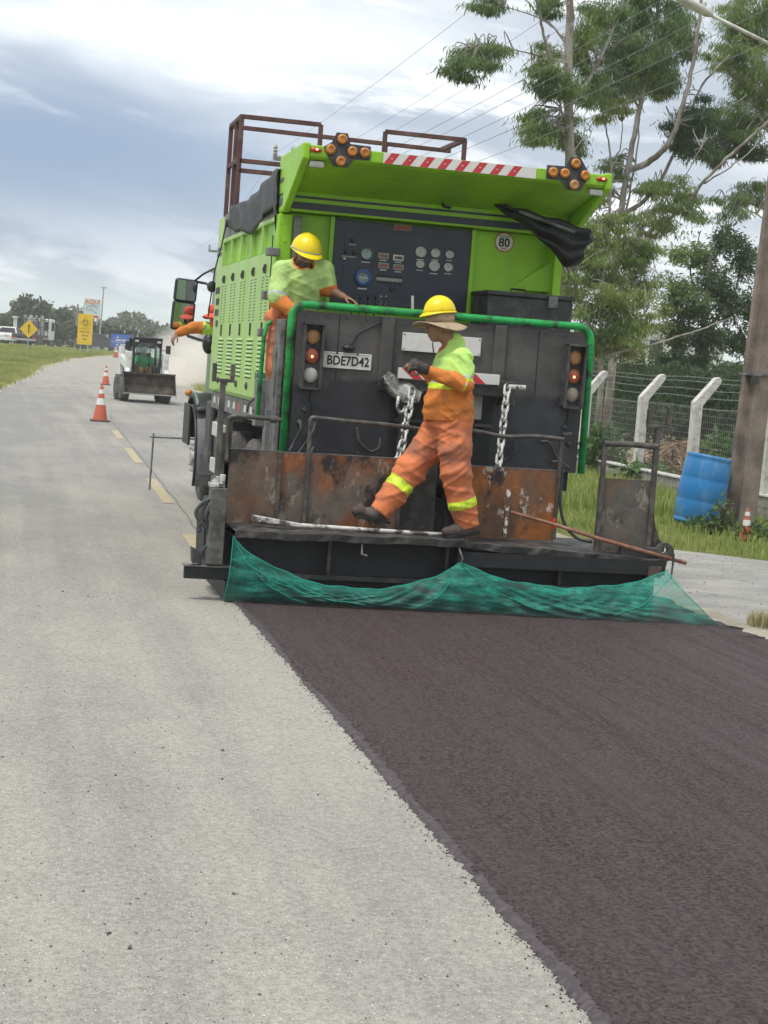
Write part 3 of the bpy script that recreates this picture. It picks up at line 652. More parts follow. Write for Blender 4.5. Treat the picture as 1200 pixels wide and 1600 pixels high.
tp('hook', MB().tube([(3.60, 14.08, 3.225), (3.60, 14.02, 3.20), (3.66, 14.02, 3.195)], 0.014, 8), BLKW, smooth=True)
for x in np.arange(2.36, 4.75, 0.155): tp('bolt', MB().lathe([(0.011, 0), (0.009, 0.007)], (x, 14.148, 3.207), (0, -1, 0), 6), LIME)
for z in (1.75, 2.1, 2.45, 2.8): tp('bolt', MB().lathe([(0.012, 0), (0.010, 0.008)], (2.27, 14.2, z), (0, -1, 0), 6), LIME)
# amber lamp clusters
def lamp(parent, c, r, lens, name='amber_lamp', ax=(0, -1, 0)):
    a = np.array(ax, float); o = MB().lathe([(r * 1.0, 0), (r * 1.0, 0.012), (r * 0.9, 0.016)], np.array(c), ax, 18).build(name, BLKW, parent, bevel=0.002)
    l = MB().lathe([(r * 0.9, 0.012), (r * 0.86, 0.024), (r * 0.7, 0.032), (r * 0.4, 0.036), (r * 0.36, 0.031), (r * 0.05, 0.038)], np.array(c), ax, 18).build('lens', lens, o, smooth=True)
    return o
AM0 = 0.047
for cxx, sgn in ((2.53, 1), (4.50, -1)):
    zc = 3.49
    bp = tp('lamp_plate', MB().prism([(cxx - 0.14, 13.286, zc + 0.02), (cxx - 0.10, 13.286, zc - 0.06), (cxx - 0.06, 13.286, zc - 0.13), (cxx + 0.06, 13.286, zc - 0.13), (cxx + 0.11, 13.286, zc - 0.06), (cxx + (0.24 if sgn > 0 else 0.14), 13.286, zc - 0.055), (cxx + (0.24 if sgn > 0 else 0.14), 13.286, zc + 0.055), (cxx + 0.07, 13.286, zc + 0.06), (cxx + 0.045, 13.286, zc + 0.14), (cxx - 0.045, 13.286, zc + 0.14), (cxx - 0.08, 13.286, zc + 0.06)] if sgn > 0 else
             [(cxx - 0.24, 13.286, zc - 0.055), (cxx - 0.11, 13.286, zc - 0.06), (cxx - 0.05, 13.286, zc - 0.13), (cxx + 0.06, 13.286, zc - 0.13), (cxx + 0.10, 13.286, zc - 0.06), (cxx + 0.14, 13.286, zc), (cxx + 0.10, 13.286, zc + 0.06), (cxx + 0.045, 13.286, zc + 0.14), (cxx - 0.045, 13.286, zc + 0.14), (cxx - 0.08, 13.286, zc + 0.06), (cxx - 0.24, 13.286, zc + 0.055)], (0, 0.012, 0)), BLKW)
    for q, (dx, dz) in enumerate(((-0.088, 0), (0.088, 0), (0, 0.088), (0, -0.086), (0.19 * sgn, -0.0))):
        lamp(bp, (cxx + dx, 13.286, zc + dz), AM0, DUSTL if (sgn < 0 and q == 3) else AMBER)
for x in (2.325, 4.745):
    o = tp('marker_lamp', MB().ball((x, 13.29, 3.475), (0.05, 0.022, 0.020), 12, 8), REDL, smooth=True)
    MB().ball((x + 0.005, 13.268, 3.478), (0.010, 0.004, 0.006), 8, 6).build('bulb', LIT, o)
for x in (2.35, 4.72): tp('work_lamp', MB().box(x - 0.06, x + 0.06, 13.33, 13.40, 3.345, 3.395), CLEARL, bevel=0.012)
# tarp bundle hanging at the right of the hood
def bund(u, v):
    a = np.array((3.98, 14.06, 3.30)); b = np.array((4.80, 13.62, 3.08)); p = a + (b - a) * u
    w = (0.03 + 0.40 * u ** 1.6) * (1 - 0.30 * max(0, u - 0.85) / 0.15)
    return (p[0] - 0.10 * v * u + 0.02 * math.sin(8 * v), p[1] - 0.14 * math.sin(math.pi * v) * u + 0.03 * math.sin(14 * v + 6 * u), p[2] - w * v + 0.01 * math.sin(20 * u))
tp('tarp_flap', MB().grid(bund, 26, 16), TARP, smooth=True, solid=0.02)
tp('tarp_rope', MB().tube([(3.78, 14.12, 3.36), (3.98, 14.06, 3.29), (4.2, 13.93, 3.22)], 0.012, 6), BLK)
tp('tarp_pole', MB().tube([(4.22, 13.83, 3.20), (4.66, 13.62, 3.05)], 0.016, 8), GREYM)

# --- control panel
cp = tp('control_panel', MB().box(2.70, 3.93, 14.255, 14.30, 2.32, 3.035), NAVY, bevel=0.006)
for b_ in ((2.665, 2.70, 2.28, 3.05), (3.93, 3.965, 2.28, 3.05)): tp('panel_frame', MB().box(b_[0], b_[1], 14.235, 14.30, b_[2], b_[3]), LIME, bevel=0.005)
tp('panel_frame', MB().box(2.70, 3.93, 14.235, 14.30, 2.275, 2.318), LIME, bevel=0.005)
MB().box(2.80, 3.83, 14.2515, 14.256, 2.40, 2.955).build('face_plate', NAVY, cp, bevel=0.002)
def dial(x, z, r, ring=STEEL, face=DIAL, needle=0.6):
    g = MB().lathe([(r, 0), (r, 0.018), (r * 0.86, 0.02), (r * 0.84, 0.012)], (x, 14.252, z), (0, -1, 0), 20).build('gauge', ring, cp, smooth=False)
    MB().lathe([(r * 0.85, 0.008), (r * 0.85, 0.0125)], (x, 14.252, z), (0, -1, 0), 20).build('dial', face, g)
    MB().bar((x, 14.2385, z), (x + r * 0.65 * math.cos(needle), 14.2385, z + r * 0.65 * math.sin(needle)), r * 0.10, 0.002).build('needle', INK, g)
    MB().box(x - r * 0.75, x + r * 0.75, 14.2495, 14.2525, z - r * 1.42, z - r * 1.28).build('caption', WHITE, g)
def PZ(px, py): w = P(px, py, 14.255); return w[0], w[2]
for (px, py, r_, nd_) in ((657, 394, 0.048, 2.2), (680, 396, 0.042, 1.5), (702, 398, 0.038, 0.6), (656, 413, 0.038, 2.6), (678, 416, 0.048, 0.9), (700, 418, 0.040, 1.9)):
    x, z = PZ(px, py); dial(x, z, r_, needle=nd_)
x, z = PZ(572, 397); dial(x, z, 0.052, ring=GREYM, face=pmat('gauge_teal', (0.30, 0.38, 0.38), rough=0.4, var=0.2, vs=40), needle=1.2)
x, z = PZ(567, 434); g = MB().lathe([(0.072, 0), (0.072, 0.03), (0.052, 0.034), (0.05, 0.015)], (x, 14.252, z), (0, -1, 0), 24).build('gauge', BLUE_, cp)
MB().lathe([(0.05, 0.008), (0.05, 0.016)], (x, 14.252, z), (0, -1, 0), 20).build('dial', pmat('meter_face', (0.22, 0.27, 0.30), rough=0.3, var=0.3, vs=30), g)
MB().box(x - 0.035, x + 0.035, 14.234, 14.2365, z - 0.008, z + 0.008).build('register', DIAL, g); MB().box(x - 0.04, x + 0.04, 14.249, 14.2525, z - 0.10, z - 0.088).build('caption', WHITE, g)
DISP = pmat('meter_display', (0.28, 0.10, 0.08), rough=0.4, var=0.25, vs=60)
for k_, (px, py) in enumerate(((599, 400), (622, 403), (599, 415), (622, 418))):
    x, z = PZ(px, py); b_ = MB().box(x - 0.048, x + 0.048, 14.238, 14.252, z - 0.026, z + 0.026).build('counter', WHITE if k_ == 1 else GREYB, cp, bevel=0.006)
    MB().box(x - 0.036, x + 0.036, 14.2355, 14.2385, z - 0.013, z + 0.013).build('display', GREYM if k_ == 1 else DISP, b_); MB().box(x - 0.03, x + 0.03, 14.249, 14.2525, z - 0.042, z - 0.034).build('caption', WHITE, b_)
x, z = PZ(608, 437); b_ = MB().box(x - 0.115, x + 0.115, 14.249, 14.2525, z - 0.014, z + 0.014).build('switch_strip', GREYB, cp)
for q in range(6):
    for dz in (0.03, -0.03): MB().lathe([(0.009, 0), (0.006, 0.02)], (x - 0.10 + q * 0.04, 14.252, z + dz), (0, -1, 0.2), 8).build('switch', BLKW, b_)
x, z = PZ(629, 356); b_ = MB().box(x - 0.08, x + 0.08, 14.2475, 14.2525, z - 0.025, z + 0.025).build('name_plate', pmat('copper_plate', (0.20, 0.13, 0.10), rough=0.4, var=0.2, vs=20), cp)
MB().box(x - 0.065, x + 0.065, 14.2455, 14.248, z - 0.014, z + 0.014).build('print', pmat('red_print', (0.26, 0.05, 0.04), rough=0.5, var=0.3, vs=70), b_)
x, z = PZ(538, 404); MB().box(x - 0.012, x + 0.012, 14.246, 14.2525, z - 0.006, z + 0.006).build('indicator', WHITEREF, cp)
for (px, py, w2) in ((545, 401, 0.065), (551, 382, 0.03)): x, z = PZ(px, py); MB().box(x - w2, x + w2, 14.249, 14.2525, z - 0.006, z + 0.006).build('caption', DUSTC, cp)
for (px, py) in ((551, 376), (541, 394), (553, 395), (612, 452)): x, z = PZ(px, py); MB().lathe([(0.02, 0), (0.018, 0.02), (0.012, 0.022)], (x, 14.252, z), (0, -1, 0), 12).build('knob', BLK, cp)
# round 80 speed sticker
x, z = PZ(790, 378); x += 0.0
st = MB().lathe([(0.088, 0), (0.088, 0.003)], (x, 14.298, z), (0, -1, 0), 32).build('speed_sticker', REDREF, truck)
MB().lathe([(0.079, 0.003), (0.079, 0.0045)], (x, 14.298, z), (0, -1, 0), 32).build('disc', WHITEREF, st)
text('80', 0.105, (x, 14.292, z - 0.008), INK, st, bold=0.002); text('km/h', 0.026, (x, 14.292, z - 0.056), INK, st); text('VELOCIDADE', 0.017, (x, 14.292, z + 0.050), INK, st); text('MAXIMA', 0.014, (x, 14.292, z + 0.034), INK, st)
# black tank box at the right of the panel
tk = tp('tank_box', MB().box(3.97, 4.73, 13.72, 14.22, 1.5, 2.47), BLKW, bevel=0.012)
MB().box(3.955, 4.745, 13.70, 14.24, 2.472, 2.51).build('lid', BLKW, tk, bevel=0.01); MB().tube([(4.25, 14.0, 2.51), (4.25, 14.0, 2.55), (4.38, 14.0, 2.55), (4.38, 14.0, 2.51)], 0.008, 6).build('handle', BLK, tk)
MB().box(4.50, 4.58, 13.685, 13.70, 2.40, 2.50).build('hasp', GREYM, tk)

# --- tail guard: charcoal sheet with green pipe surround
tail = tp('tail_guard', MB().box(2.27, 4.74, 13.32, 13.36, 1.02, 2.20), PANEL, bevel=0.004)
for x0, x1 in ((2.97, 3.075), (3.93, 4.03)): tp('stile', MB().box(x0, x1, 13.285, 13.322, 1.60 if x0 < 3.5 else 1.72, 2.205), PANEL, bevel=0.006, parent=tail)
for x in (2.62, 3.50, 4.32): tp('seam', MB().box(x - 0.003, x + 0.003, 13.3165, 13.3205, 1.65, 2.19), SOOT, parent=tail)
for z in (1.08, 2.165):
    for x in np.arange(2.34, 4.72, 0.17): tp('bolt', MB().lathe([(0.010, 0), (0.008, 0.008)], (x, 13.321, z), (0, -1, 0), 6), BLKW, parent=tail)
for pts in (((486, 606), (484, 622), (488, 640), (486, 655)), ((889, 637), (887, 655), (884, 668)), ((545, 545), (560, 520), (590, 505), (612, 500))):
    tp('lamp_cable', MB().tube([P(x, y, 13.312) for x, y in pts], 0.006, 6), BLK, parent=tail)
def arc(c, r, a0, a1, n, y): return [np.array((c[0] + r * math.cos(a), y, c[1] + r * math.sin(a))) for a in np.linspace(a0, a1, n)]
YP = 13.315
pp = [np.array((2.225, YP, 1.03))] + arc((2.345, 2.13), 0.12, math.pi, math.pi / 2, 8, YP) + arc((4.655, 2.13), 0.12, math.pi / 2, 0, 8, YP) + [np.array((4.785, YP, 1.02))]
tp('guard_pipe', MB().tube(pp, 0.031, 14), PIPEG, smooth=True)
tp('guard_side', MB().box(2.15, 2.19, 13.36, 13.75, 1.02, 2.12), GREYM, bevel=0.004)
tp('grab_rail', MB().tube([(2.19, 13.70, 2.10), (2.13, 13.68, 2.11), (2.08, 13.66, 2.07), (2.06, 13.65, 1.95), (2.05, 13.64, 1.28)], 0.018, 10), PIPEG, smooth=True)
# control levers behind the top pipe
for k_, px in enumerate((552, 563, 575, 587, 596, 604)):
    w = P(px, 468, 13.62); lv = tp('lever', MB().tube([w + (0, 0.05, -0.25), w + (0, 0.01, 0), w + (-0.008, -0.01, 0.025)], [0.006, 0.006, 0.013], 8), BLK if k_ < 4 else GREYM)
w = P(646, 466, 13.6); tp('lever', MB().cyl(w + (0, 0, -0.1), w + (-0.01, 0, 0.02), 0.012), WHITE)
tp('deck', MB().box(2.3, 4.7, 13.36, 14.30, 1.22, 1.27), BLKW)
# tail lamps
for sx, xc in ((-1, 2.405), (1, 4.615)):
    w0 = P(486 if sx < 0 else 894, 556 if sx < 0 else 588, 13.29); xc, zc = w0[0], w0[2]
    bx = tp('tail_lamp', MB().box(xc - 0.085, xc + 0.085, 13.27, 13.32, zc - 0.265, zc + 0.265), BLKW, bevel=0.008, parent=truck)
    for s_ in (-1, 1): MB().box(xc + s_ * 0.075 - 0.010, xc + s_ * 0.075 + 0.010, 13.19, 13.27, zc - 0.262, zc + 0.262).build('hood_side', BLKW, bx)
    MB().box(xc - 0.085, xc + 0.085, 13.17, 13.27, zc + 0.250, zc + 0.270).build('hood_top', BLKW, bx); MB().box(xc - 0.085, xc + 0.085, 13.22, 13.27, zc - 0.270, zc - 0.250).build('hood_base', BLKW, bx)
    for q, (dz, mt) in enumerate(((0.155, AMBER if sx < 0 else DUSTL), (0.0, REDL if sx < 0 else DUSTR), (-0.155, CLEARL if sx < 0 else DUSTC))):
        mt = {0: DUSTL, 1: DUSTR}.get(q, mt)
        ln = MB().lathe([(0.062, 0), (0.062, 0.014), (0.052, 0.024), (0.03, 0.032), (0.004, 0.034)], (xc, 13.27, zc + dz), (0, -1, 0), 20).build('lens', mt, bx, smooth=True)
        if q == 1: MB().ball((xc, 13.236, zc + dz - 0.005), (0.009, 0.006, 0.009), 8, 6).build('bulb', LIT, ln)
# number plate
w = P(543, 564, 13.30); pl = tp('number_plate', MB().box(w[0] - 0.20, w[0] + 0.20, 13.303, 13.309, w[2] - 0.065, w[2] + 0.065), WHITE, bevel=0.004)
text('BDE7D42', 0.105, (w[0] + 0.005, 13.3015, w[2] - 0.004), INK, pl, sx=0.83, bold=0.0022)
MB().box(w[0] - 0.185, w[0] + 0.185, 13.3015, 13.3025, w[2] + 0.053, w[2] + 0.056).build('rim', GREYM, pl)
for dx in (-0.09, 0.08): MB().ball((w[0] + dx, 13.302, w[2] + 0.058), (0.012, 0.006, 0.008), 8, 5).build('screw', BLK, pl)
MB().ball((w[0] + 0.0, 13.29, w[2] + 0.105), (0.055, 0.035, 0.028), 12, 8).build('plate_lamp', BLK, pl, smooth=True)
# white plaque and chevron beam
w = P(692, 538, 13.30); q_ = tp('white_plaque', MB().box(w[0] - 0.345, w[0] + 0.325, 13.296, 13.304, w[2] - 0.075, w[2] + 0.075), WHITE, bevel=0.003)
for dx in (-0.33, 0.31):
    for dz in (-0.06, 0.06): MB().ball((w[0] + dx, 13.295, w[2] + dz), 0.007, 8, 5).build('rivet', GREYM, q_)
def chevbar(x0, x1, z0, z1, y):
    o = tp('chevron_beam', MB().box(x0, x1, y, y + 0.05, z0, z1), WHITEREF, bevel=0.003); h = z1 - z0; xs_ = np.arange(x0 + 0.02, x1 - 0.15, 0.175)
    f = None
    for x in xs_:
        if f is None: f = MB().prism([(x + 0.10, y - 0.002, z0 + 0.001), (x + 0.185, y - 0.002, z0 + 0.001), (x + 0.085, y - 0.002, z1 - 0.001), (x, y - 0.002, z1 - 0.001)], (0, 0.003, 0)).build('red_stripe', REDREF, o); f0 = x
        else: inst(f, (x - f0, 0, 0))
    return o
chevbar(3.085, 3.93, 1.715, 1.80, 13.06)
# recess (its shade a dark plate) and pushing gear under the chevron beam
tp('recess_shade', MB().box(3.10, 3.96, 13.30, 13.318, 1.05, 1.70), SOOT)
tp('cross_beam', MB().box(3.10, 3.98, 13.10, 13.26, 1.62, 1.705), BLKW, bevel=0.006)
tp('recess_box', MB().box(3.72, 3.84, 13.2, 13.30, 1.42, 1.62), GREYB, bevel=0.004)
tp('recess_bar', MB().box(3.12, 3.95, 13.24, 13.30, 1.36, 1.385), BLKW)
tp('recess_post', MB().box(3.60, 3.66, 13.22, 13.30, 1.05, 1.36), BLKW); tp('recess_post', MB().box(3.16, 3.20, 13.22, 13.30, 1.05, 1.60), BLKW)
WHM = pmat('chipped_white_steel', (0.58, 0.57, 0.54), rough=0.5, metal=0.2, var=0.2, vs=14, dirt=(0.10, 0.095, 0.09), ds=16, dth=0.56, dsoft=0.05)
WHD = pmat('worn_bracket_paint', (0.44, 0.43, 0.40), rough=0.55, metal=0.2, var=0.25, vs=14, dirt=(0.06, 0.057, 0.053), ds=9, dth=0.46, dsoft=0.08)
br = tp('tow_bracket', MB().prism([(3.03, 13.2, 1.76), (2.98, 13.2, 1.70), (3.05, 13.2, 1.58), (3.13, 13.05, 1.52), (3.24, 12.95, 1.53), (3.26, 12.95, 1.62), (3.14, 13.05, 1.70)], (0.0, 0.05, 0.0)).prism([(3.03, 13.25, 1.76), (3.26, 12.93, 1.63), (3.28, 12.93, 1.61), (3.05, 13.25, 1.74)], (0, 0.06, 0)), WHD, bevel=0.004)
for dx, dz in ((-0.0, 0), (0.025, -0.035), (0.05, -0.075), (0.075, -0.11)): MB().lathe([(0.018, 0), (0.018, 0.02), (0.01, 0.03)], (2.985 + dx, 13.21, 1.70 + dz), (-0.3, -1, 0), 6).build('bolt', BLKW, br)
MB().tube([(3.10, 13.08, 1.57), (3.095, 13.08, 1.48), (3.12, 13.08, 1.44), (3.15, 13.08, 1.45), (3.165, 13.08, 1.50)], 0.014, 8).build('shackle', WHM, br, smooth=True)
br2 = tp('tow_bracket', MB().box(3.99, 4.05, 12.98, 13.32, 1.55, 1.75), BLKW, bevel=0.008); MB().cyl((3.98, 12.99, 1.71), (4.13, 12.99, 1.71), 0.022).build('pin', WHM, br2)
# hoses and studs on the guard
def hose(pts, r=0.012, mat=BLK, name='hose'):
    pts = [np.array(p, float) for p in pts]; out = []
    for i in range(len(pts) - 1):
        p0, p1, p2, p3 = pts[max(i - 1, 0)], pts[i], pts[i + 1], pts[min(i + 2, len(pts) - 1)]
        for t in np.linspace(0, 1, 6, endpoint=False): out.append(0.5 * (2 * p1 + (p2 - p0) * t + (2 * p0 - 5 * p1 + 4 * p2 - p3) * t * t + (3 * p1 - p0 - 3 * p2 + p3) * t ** 3))
    return MB().tube(out + [pts[-1]], r, 7)
for pts in (((468, 660), (470, 670), (460, 690), (452, 705)), ((492, 662), (488, 676), (472, 700), (462, 712)), ((490, 698), (487, 706), (485, 714)), ((558, 668), (562, 690), (578, 705), (592, 700), (594, 685)),
            ((845, 690), (858, 692), (868, 712), (880, 730)), ((862, 722), (875, 722), (890, 732)), ((806, 690), (803, 708), (790, 718), (780, 720))):
    tp('hose', hose([P(x, y, 13.27 - 0.02 * (i % 2)) for i, (x, y) in enumerate(pts)]), BLKW, smooth=True)
for px, py in ((476, 640), (883, 668), (468, 660), (492, 662), (890, 694)): w = P(px, py, 13.30); tp('fitting', MB().lathe([(0.024, 0), (0.024, 0.02), (0.014, 0.035)], w + (0, 0.01, 0), (0, -1, 0), 8), BLKW)

# --- hinges on the corner post
for px, py in ((426, 394), (419, 462), (413, 520), (409, 588)):
    w = P(px, py, 14.2); h_ = tp('hinge', MB().box(w[0] - 0.06, w[0] + 0.05, 14.10, 14.22, w[2] - 0.035, w[2] + 0.035), GREYM, bevel=0.008)
# --- skirt with reflective tape
sk = tp('skirt', MB().box(2.262, 2.30, 14.9, 18.55, 1.20, 1.378), GREYM, bevel=0.006)
for i in range(9): MB().box(2.2585, 2.263, 15.0 + 0.4 * i, 15.14 + 0.4 * i, 1.26, 1.33).build('reflector', REDREF if i % 3 == 0 else WHITEREF, sk)
# --- guard cage on the body roof
def cage(segs, w=0.045):
    for a, b in segs: tp('roof_rail', MB().bar(a, b, w), RUSTR, bevel=0.004)
A, B_ = (2.25, 17.4, 4.25), (3.08, 17.4, 4.25); C_, D_ = (2.25, 18.25, 4.25), (4.75, 18.4, 4.25)
cage([((2.25, 17.4, 3.28), A), (A, B_), (B_, (3.08, 17.4, 3.5)), (A, C_), (C_, (2.25, 18.25, 3.28)), (C_, D_), ((2.25, 17.78, 3.28), (2.25, 17.78, 4.23)),
      ((2.25, 17.4, 3.80), (2.9, 17.4, 3.80)), ((2.25, 17.4, 3.70), (2.9, 17.4, 3.70)), ((2.25, 17.4, 3.80), (2.25, 18.25, 3.82)), ((4.0, 18.4, 3.3), (4.0, 18.4, 4.23)),
      ((3.77, 17.4, 3.5), (3.77, 17.4, 4.25)), ((3.77, 17.4, 4.25), (4.64, 17.4, 4.25)), ((4.64, 17.4, 4.25), (4.64, 17.4, 3.5)), ((4.64, 17.4, 4.25), (4.64, 18.38, 4.25))])
tp('body_roof', MB().box(2.28, 4.68, 14.45, 18.6, 3.295, 3.33), GREYM)

# --- running gear
RIM = pmat('wheel_rim', (0.42, 0.40, 0.35), rough=0.55, metal=0.3, var=0.2, vs=9, dirt=(0.2, 0.18, 0.15), ds=7, dth=0.55)
def wheel(parent, xo, y, rad=0.52, wd=0.28, side=-1, hub=True):
    """xo: outer face X, side -1 = left"""
    s = -side; prof = [(rad * 0.60, 0), (rad * 0.86, -0.004), (rad * 0.955, 0.02), (rad, 0.05)]
    for g_ in range(4):
        t0 = 0.05 + (wd - 0.10) * g_ / 4; t1 = 0.05 + (wd - 0.10) * (g_ + 1) / 4
        prof += [(rad, t0 + 0.006), (rad, t1 - 0.006), (rad - 0.014, t1 - 0.006), (rad - 0.014, t1)] if g_ < 3 else [(rad, t0 + 0.006), (rad, t1)]
    prof += [(rad * 0.955, wd - 0.02), (rad * 0.86, wd), (rad * 0.60, wd)]
    w = MB().lathe([(r_, z_) for r_, z_ in prof], (xo, y, rad), (s, 0, 0), 40).build('wheel', TYRE, parent, smooth=False)
    hb = MB().lathe([(rad * 0.60, 0.01), (rad * 0.57, 0.0), (rad * 0.54, 0.05), (rad * 0.45, 0.07), (rad * 0.40, -0.03), (rad * 0.2, -0.05), (rad * 0.18, -0.11), (rad * 0.1, -0.115)], (xo, y, rad), (s, 0, 0), 30).build('rim', RIM, w, smooth=False)
    if hub:
        n0 = None
        for q in range(10):
            a = 2 * math.pi * q / 10; c = np.array((xo - s * -0.0, y + 0.165 * math.cos(a), rad + 0.165 * math.sin(a)))
            MB().lathe([(0.022, -0.02), (0.022, -0.055), (0.016, -0.06), (0.014, -0.11)], c, (s, 0, 0), 6).build('wheel_nut', STEEL, w)
    return w
for y in (15.35, 16.70):
    wheel(truck, 2.24, y); wheel(truck, 2.56, y, hub=False); wheel(truck, 4.76, y, side=1, hub=False)
wheel(truck, 2.36, 20.2, wd=0.30); wheel(truck, 4.70, 20.2, side=1, hub=False)
tp('chassis', MB().box(3.05, 3.15, 13.4, 21.0, 0.85, 1.12).box(3.85, 3.95, 13.4, 21.0, 0.85, 1.12).box(2.5, 4.5, 15.3, 15.4, 0.46, 0.58).box(2.5, 4.5, 16.65, 16.75, 0.46, 0.58).box(2.5, 4.5, 20.15, 20.25, 0.46, 0.58), SOOT)
tp('sub_frame', MB().box(2.45, 4.6, 14.0, 18.5, 1.12, 1.30), SOOT)
tp('rear_frame', MB().box(2.30, 4.7, 13.4, 13.6, 0.86, 1.22), SOOT)
for z in (0.625, 0.985): tp('side_guard_rail', MB().box(2.06, 2.10, 15.9, 16.72, z, z + 0.135), ALU, bevel=0.006)
for y in (16.0, 16.6): tp('guard_strut', MB().box(2.10, 2.45, y, y + 0.05, 1.16, 1.21).box(2.10, 2.14, y, y + 0.05, 0.60, 1.16), BLKW)
bx = tp('battery_box', MB().box(2.34, 2.9, 17.7, 18.6, 0.62, 1.1), BLKW, bevel=0.02); tp('air_tank', MB().lathe([(0.02, 0), (0.15, 0.02), (0.17, 0.08), (0.17, 0.7), (0.15, 0.76), (0.02, 0.78)], (2.62, 18.7, 0.8), (0, 1, 0), 18), BLK, smooth=True)
FEND = pmat('grey_fender', (0.125, 0.128, 0.135), rough=0.6, var=0.15, vs=5, dirt=(0.22, 0.21, 0.19), ds=6, dth=0.6)
def fender(u, v):
    a = R(-28 + 150 * u); r_ = 0.63 + 0.015 * math.sin(math.pi * v)
    return (2.24 + 0.38 * v, 20.2 - r_ * math.cos(a), 0.52 + r_ * math.sin(a))
tp('front_fender', MB().grid(fender, 24, 6), FEND, smooth=True, solid=0.02)
tp('fender_lip', MB().tube([fender(u, 0) for u in np.linspace(0, 1, 20)], 0.018, 8), BLK, smooth=True)
tp('mud_flap', MB().box(2.28, 2.62, 19.53, 19.56, 0.36, 0.62), FEND, bevel=0.006)
tp('battery_cover', MB().box(2.30, 2.36, 18.86, 19.35, 0.55, 1.25), BLKW, bevel=0.03)
CABG = pmat('cab_paint', (0.17, 0.25, 0.17), rough=0.4, var=0.08, vs=3)
cab = tp('cab', MB().prism([(2.50, 18.85, 1.30), (2.50, 18.85, 3.0), (2.50, 19.1, 3.12), (2.50, 20.7, 3.12), (2.50, 21.05, 2.9), (2.50, 21.28, 2.0), (2.50, 21.3, 0.75), (2.50, 20.85, 0.75), (2.50, 20.8, 1.25), (2.50, 19.6, 1.25)], (2.17, 0, 0)), CABG, bevel=0.04)
MB().box(2.488, 2.505, 19.45, 20.75, 1.35, 3.0).build('cab_door', CABG, cap_parent := cab, bevel=0.01)
MB().box(2.476, 2.492, 19.55, 20.6, 2.12, 2.9).build('door_window', pmat('dark_interior', (0.015, 0.016, 0.018), rough=0.25, var=0), cab)
MB().box(2.6, 4.55, 21.1, 21.32, 2.05, 2.85).build('windscreen', BLK, cab, bevel=0.02); MB().box(2.45, 4.7, 21.25, 21.45, 0.45, 1.0).build('bumper', FEND, cab, bevel=0.03)
w = P(295, 614, 20.7); tp('lamp_stalk', MB().tube([w, w + (0.09, -0.03, -0.01), (2.34, 20.55, 1.24)], [0.028, 0.03, 0.04], 8), BLK, smooth=True); tp('turn_lamp', MB().ball(w, (0.05, 0.05, 0.045), 12, 8), AMBER, smooth=True); arch = lambda u, v: (2.225 + 0.36 * v, 20.25 - (0.72 + 0.01 * v) * math.cos(R(48 + 118 * u)), 0.55 + (0.72 + 0.03 * math.sin(math.pi * v)) * math.sin(R(48 + 118 * u)))
tp('wheel_arch', MB().grid(arch, 20, 5), BLK, smooth=True, solid=0.03); tp('arch_trim', MB().tube([np.array(arch(u, 0.1)) + (0, 0, 0.025) for u in np.linspace(0.05, 0.8, 14)], 0.02, 8), CABG, smooth=True)
tp('black_side_flap', MB().box(2.215, 2.245, 20.3, 20.95, 0.66, 1.16), BLK, bevel=0.01)
# mirrors
MIRR = pmat('mirror_glass', (0.75, 0.77, 0.78), rough=0.02, metal=1.0, var=0)
for (px, py, w2, h2, tilt) in ((290, 454, 0.145, 0.145, 0.10), (285.5, 493.5, 0.145, 0.185, 0.07)):
    c = P(px, py, 20.75); Rm = rot('Z', tilt); Rm = Rm @ rot('Y', 0.05)
    mr = MB().obox(c, (w2 * 2, 0.09, h2 * 2), Rm).build('mirror', BLK, truck, bevel=0.045, seg=4)
    MB().obox(c + Rm @ np.array((0, -0.047, 0)), (w2 * 1.62, 0.004, h2 * 1.66), Rm).build('glass', MIRR, mr, bevel=0.0)
c = P(326, 537, 20.7); tp('wide_mirror', MB().ball(c, (0.08, 0.09, 0.13), 14, 10), BLK, smooth=True)
tp('mirror_arm', MB().tube([P(303, 440, 20.78), P(318, 428, 20.6), P(334, 420, 20.3)], 0.013, 8), BLK)
tp('mirror_arm', MB().tube([P(306, 440, 20.78), P(322, 443, 20.6), P(331, 449, 20.3)], 0.016, 8), BLK)
tp('mirror_arm', MB().tube([P(287, 515, 20.78), P(294, 525, 20.7), P(312, 531, 20.6), P(330, 534, 20.4)], 0.02, 8), BLK)
tp('mirror_bracket', MB().ball(P(331, 448, 20.3), (0.06, 0.08, 0.07), 10, 7), BLK)
# front guide rod that follows the centre line
tp('guide_rod', MB().cyl((2.62, 21.1, 0.70), (1.83, 21.1, 0.69), 0.012).cyl((1.87, 21.1, 0.74), (1.86, 21.1, 0.02), 0.012), GREYM)
# filter bottle and lines at the rear corner
c = P(411, 637, 13.9); fb = tp('filter_bowl', MB().lathe([(0.035, -0.10), (0.04, -0.09), (0.04, 0.045), (0.034, 0.05)], c, (0, 0, 1), 16), pmat('amber_fluid', (0.33, 0.15, 0.045), rough=0.2, var=0.2, vs=14), smooth=True)
MB().lathe([(0.036, 0.05), (0.034, 0.075), (0.018, 0.10), (0.016, 0.13)], c, (0, 0, 1), 14).build('cap', WHITE, fb, smooth=True)
for pts in (((386, 644), (388, 632), (398, 622), (410, 620), (418, 630), (416, 640)), ((400, 600), (404, 612), (408, 622)), ((412, 600), (410, 612), (408, 624)), ((420, 612), (424, 622), (428, 640)), ((395, 640), (400, 652), (408, 660))):
    tp('hose', hose([P(x, y, 13.95) for x, y in pts], 0.011), BLKW, smooth=True)
tp('junction_box', MB().box(2.06, 2.20, 13.85, 14.0, 1.22, 1.62), GREYM, bevel=0.01)
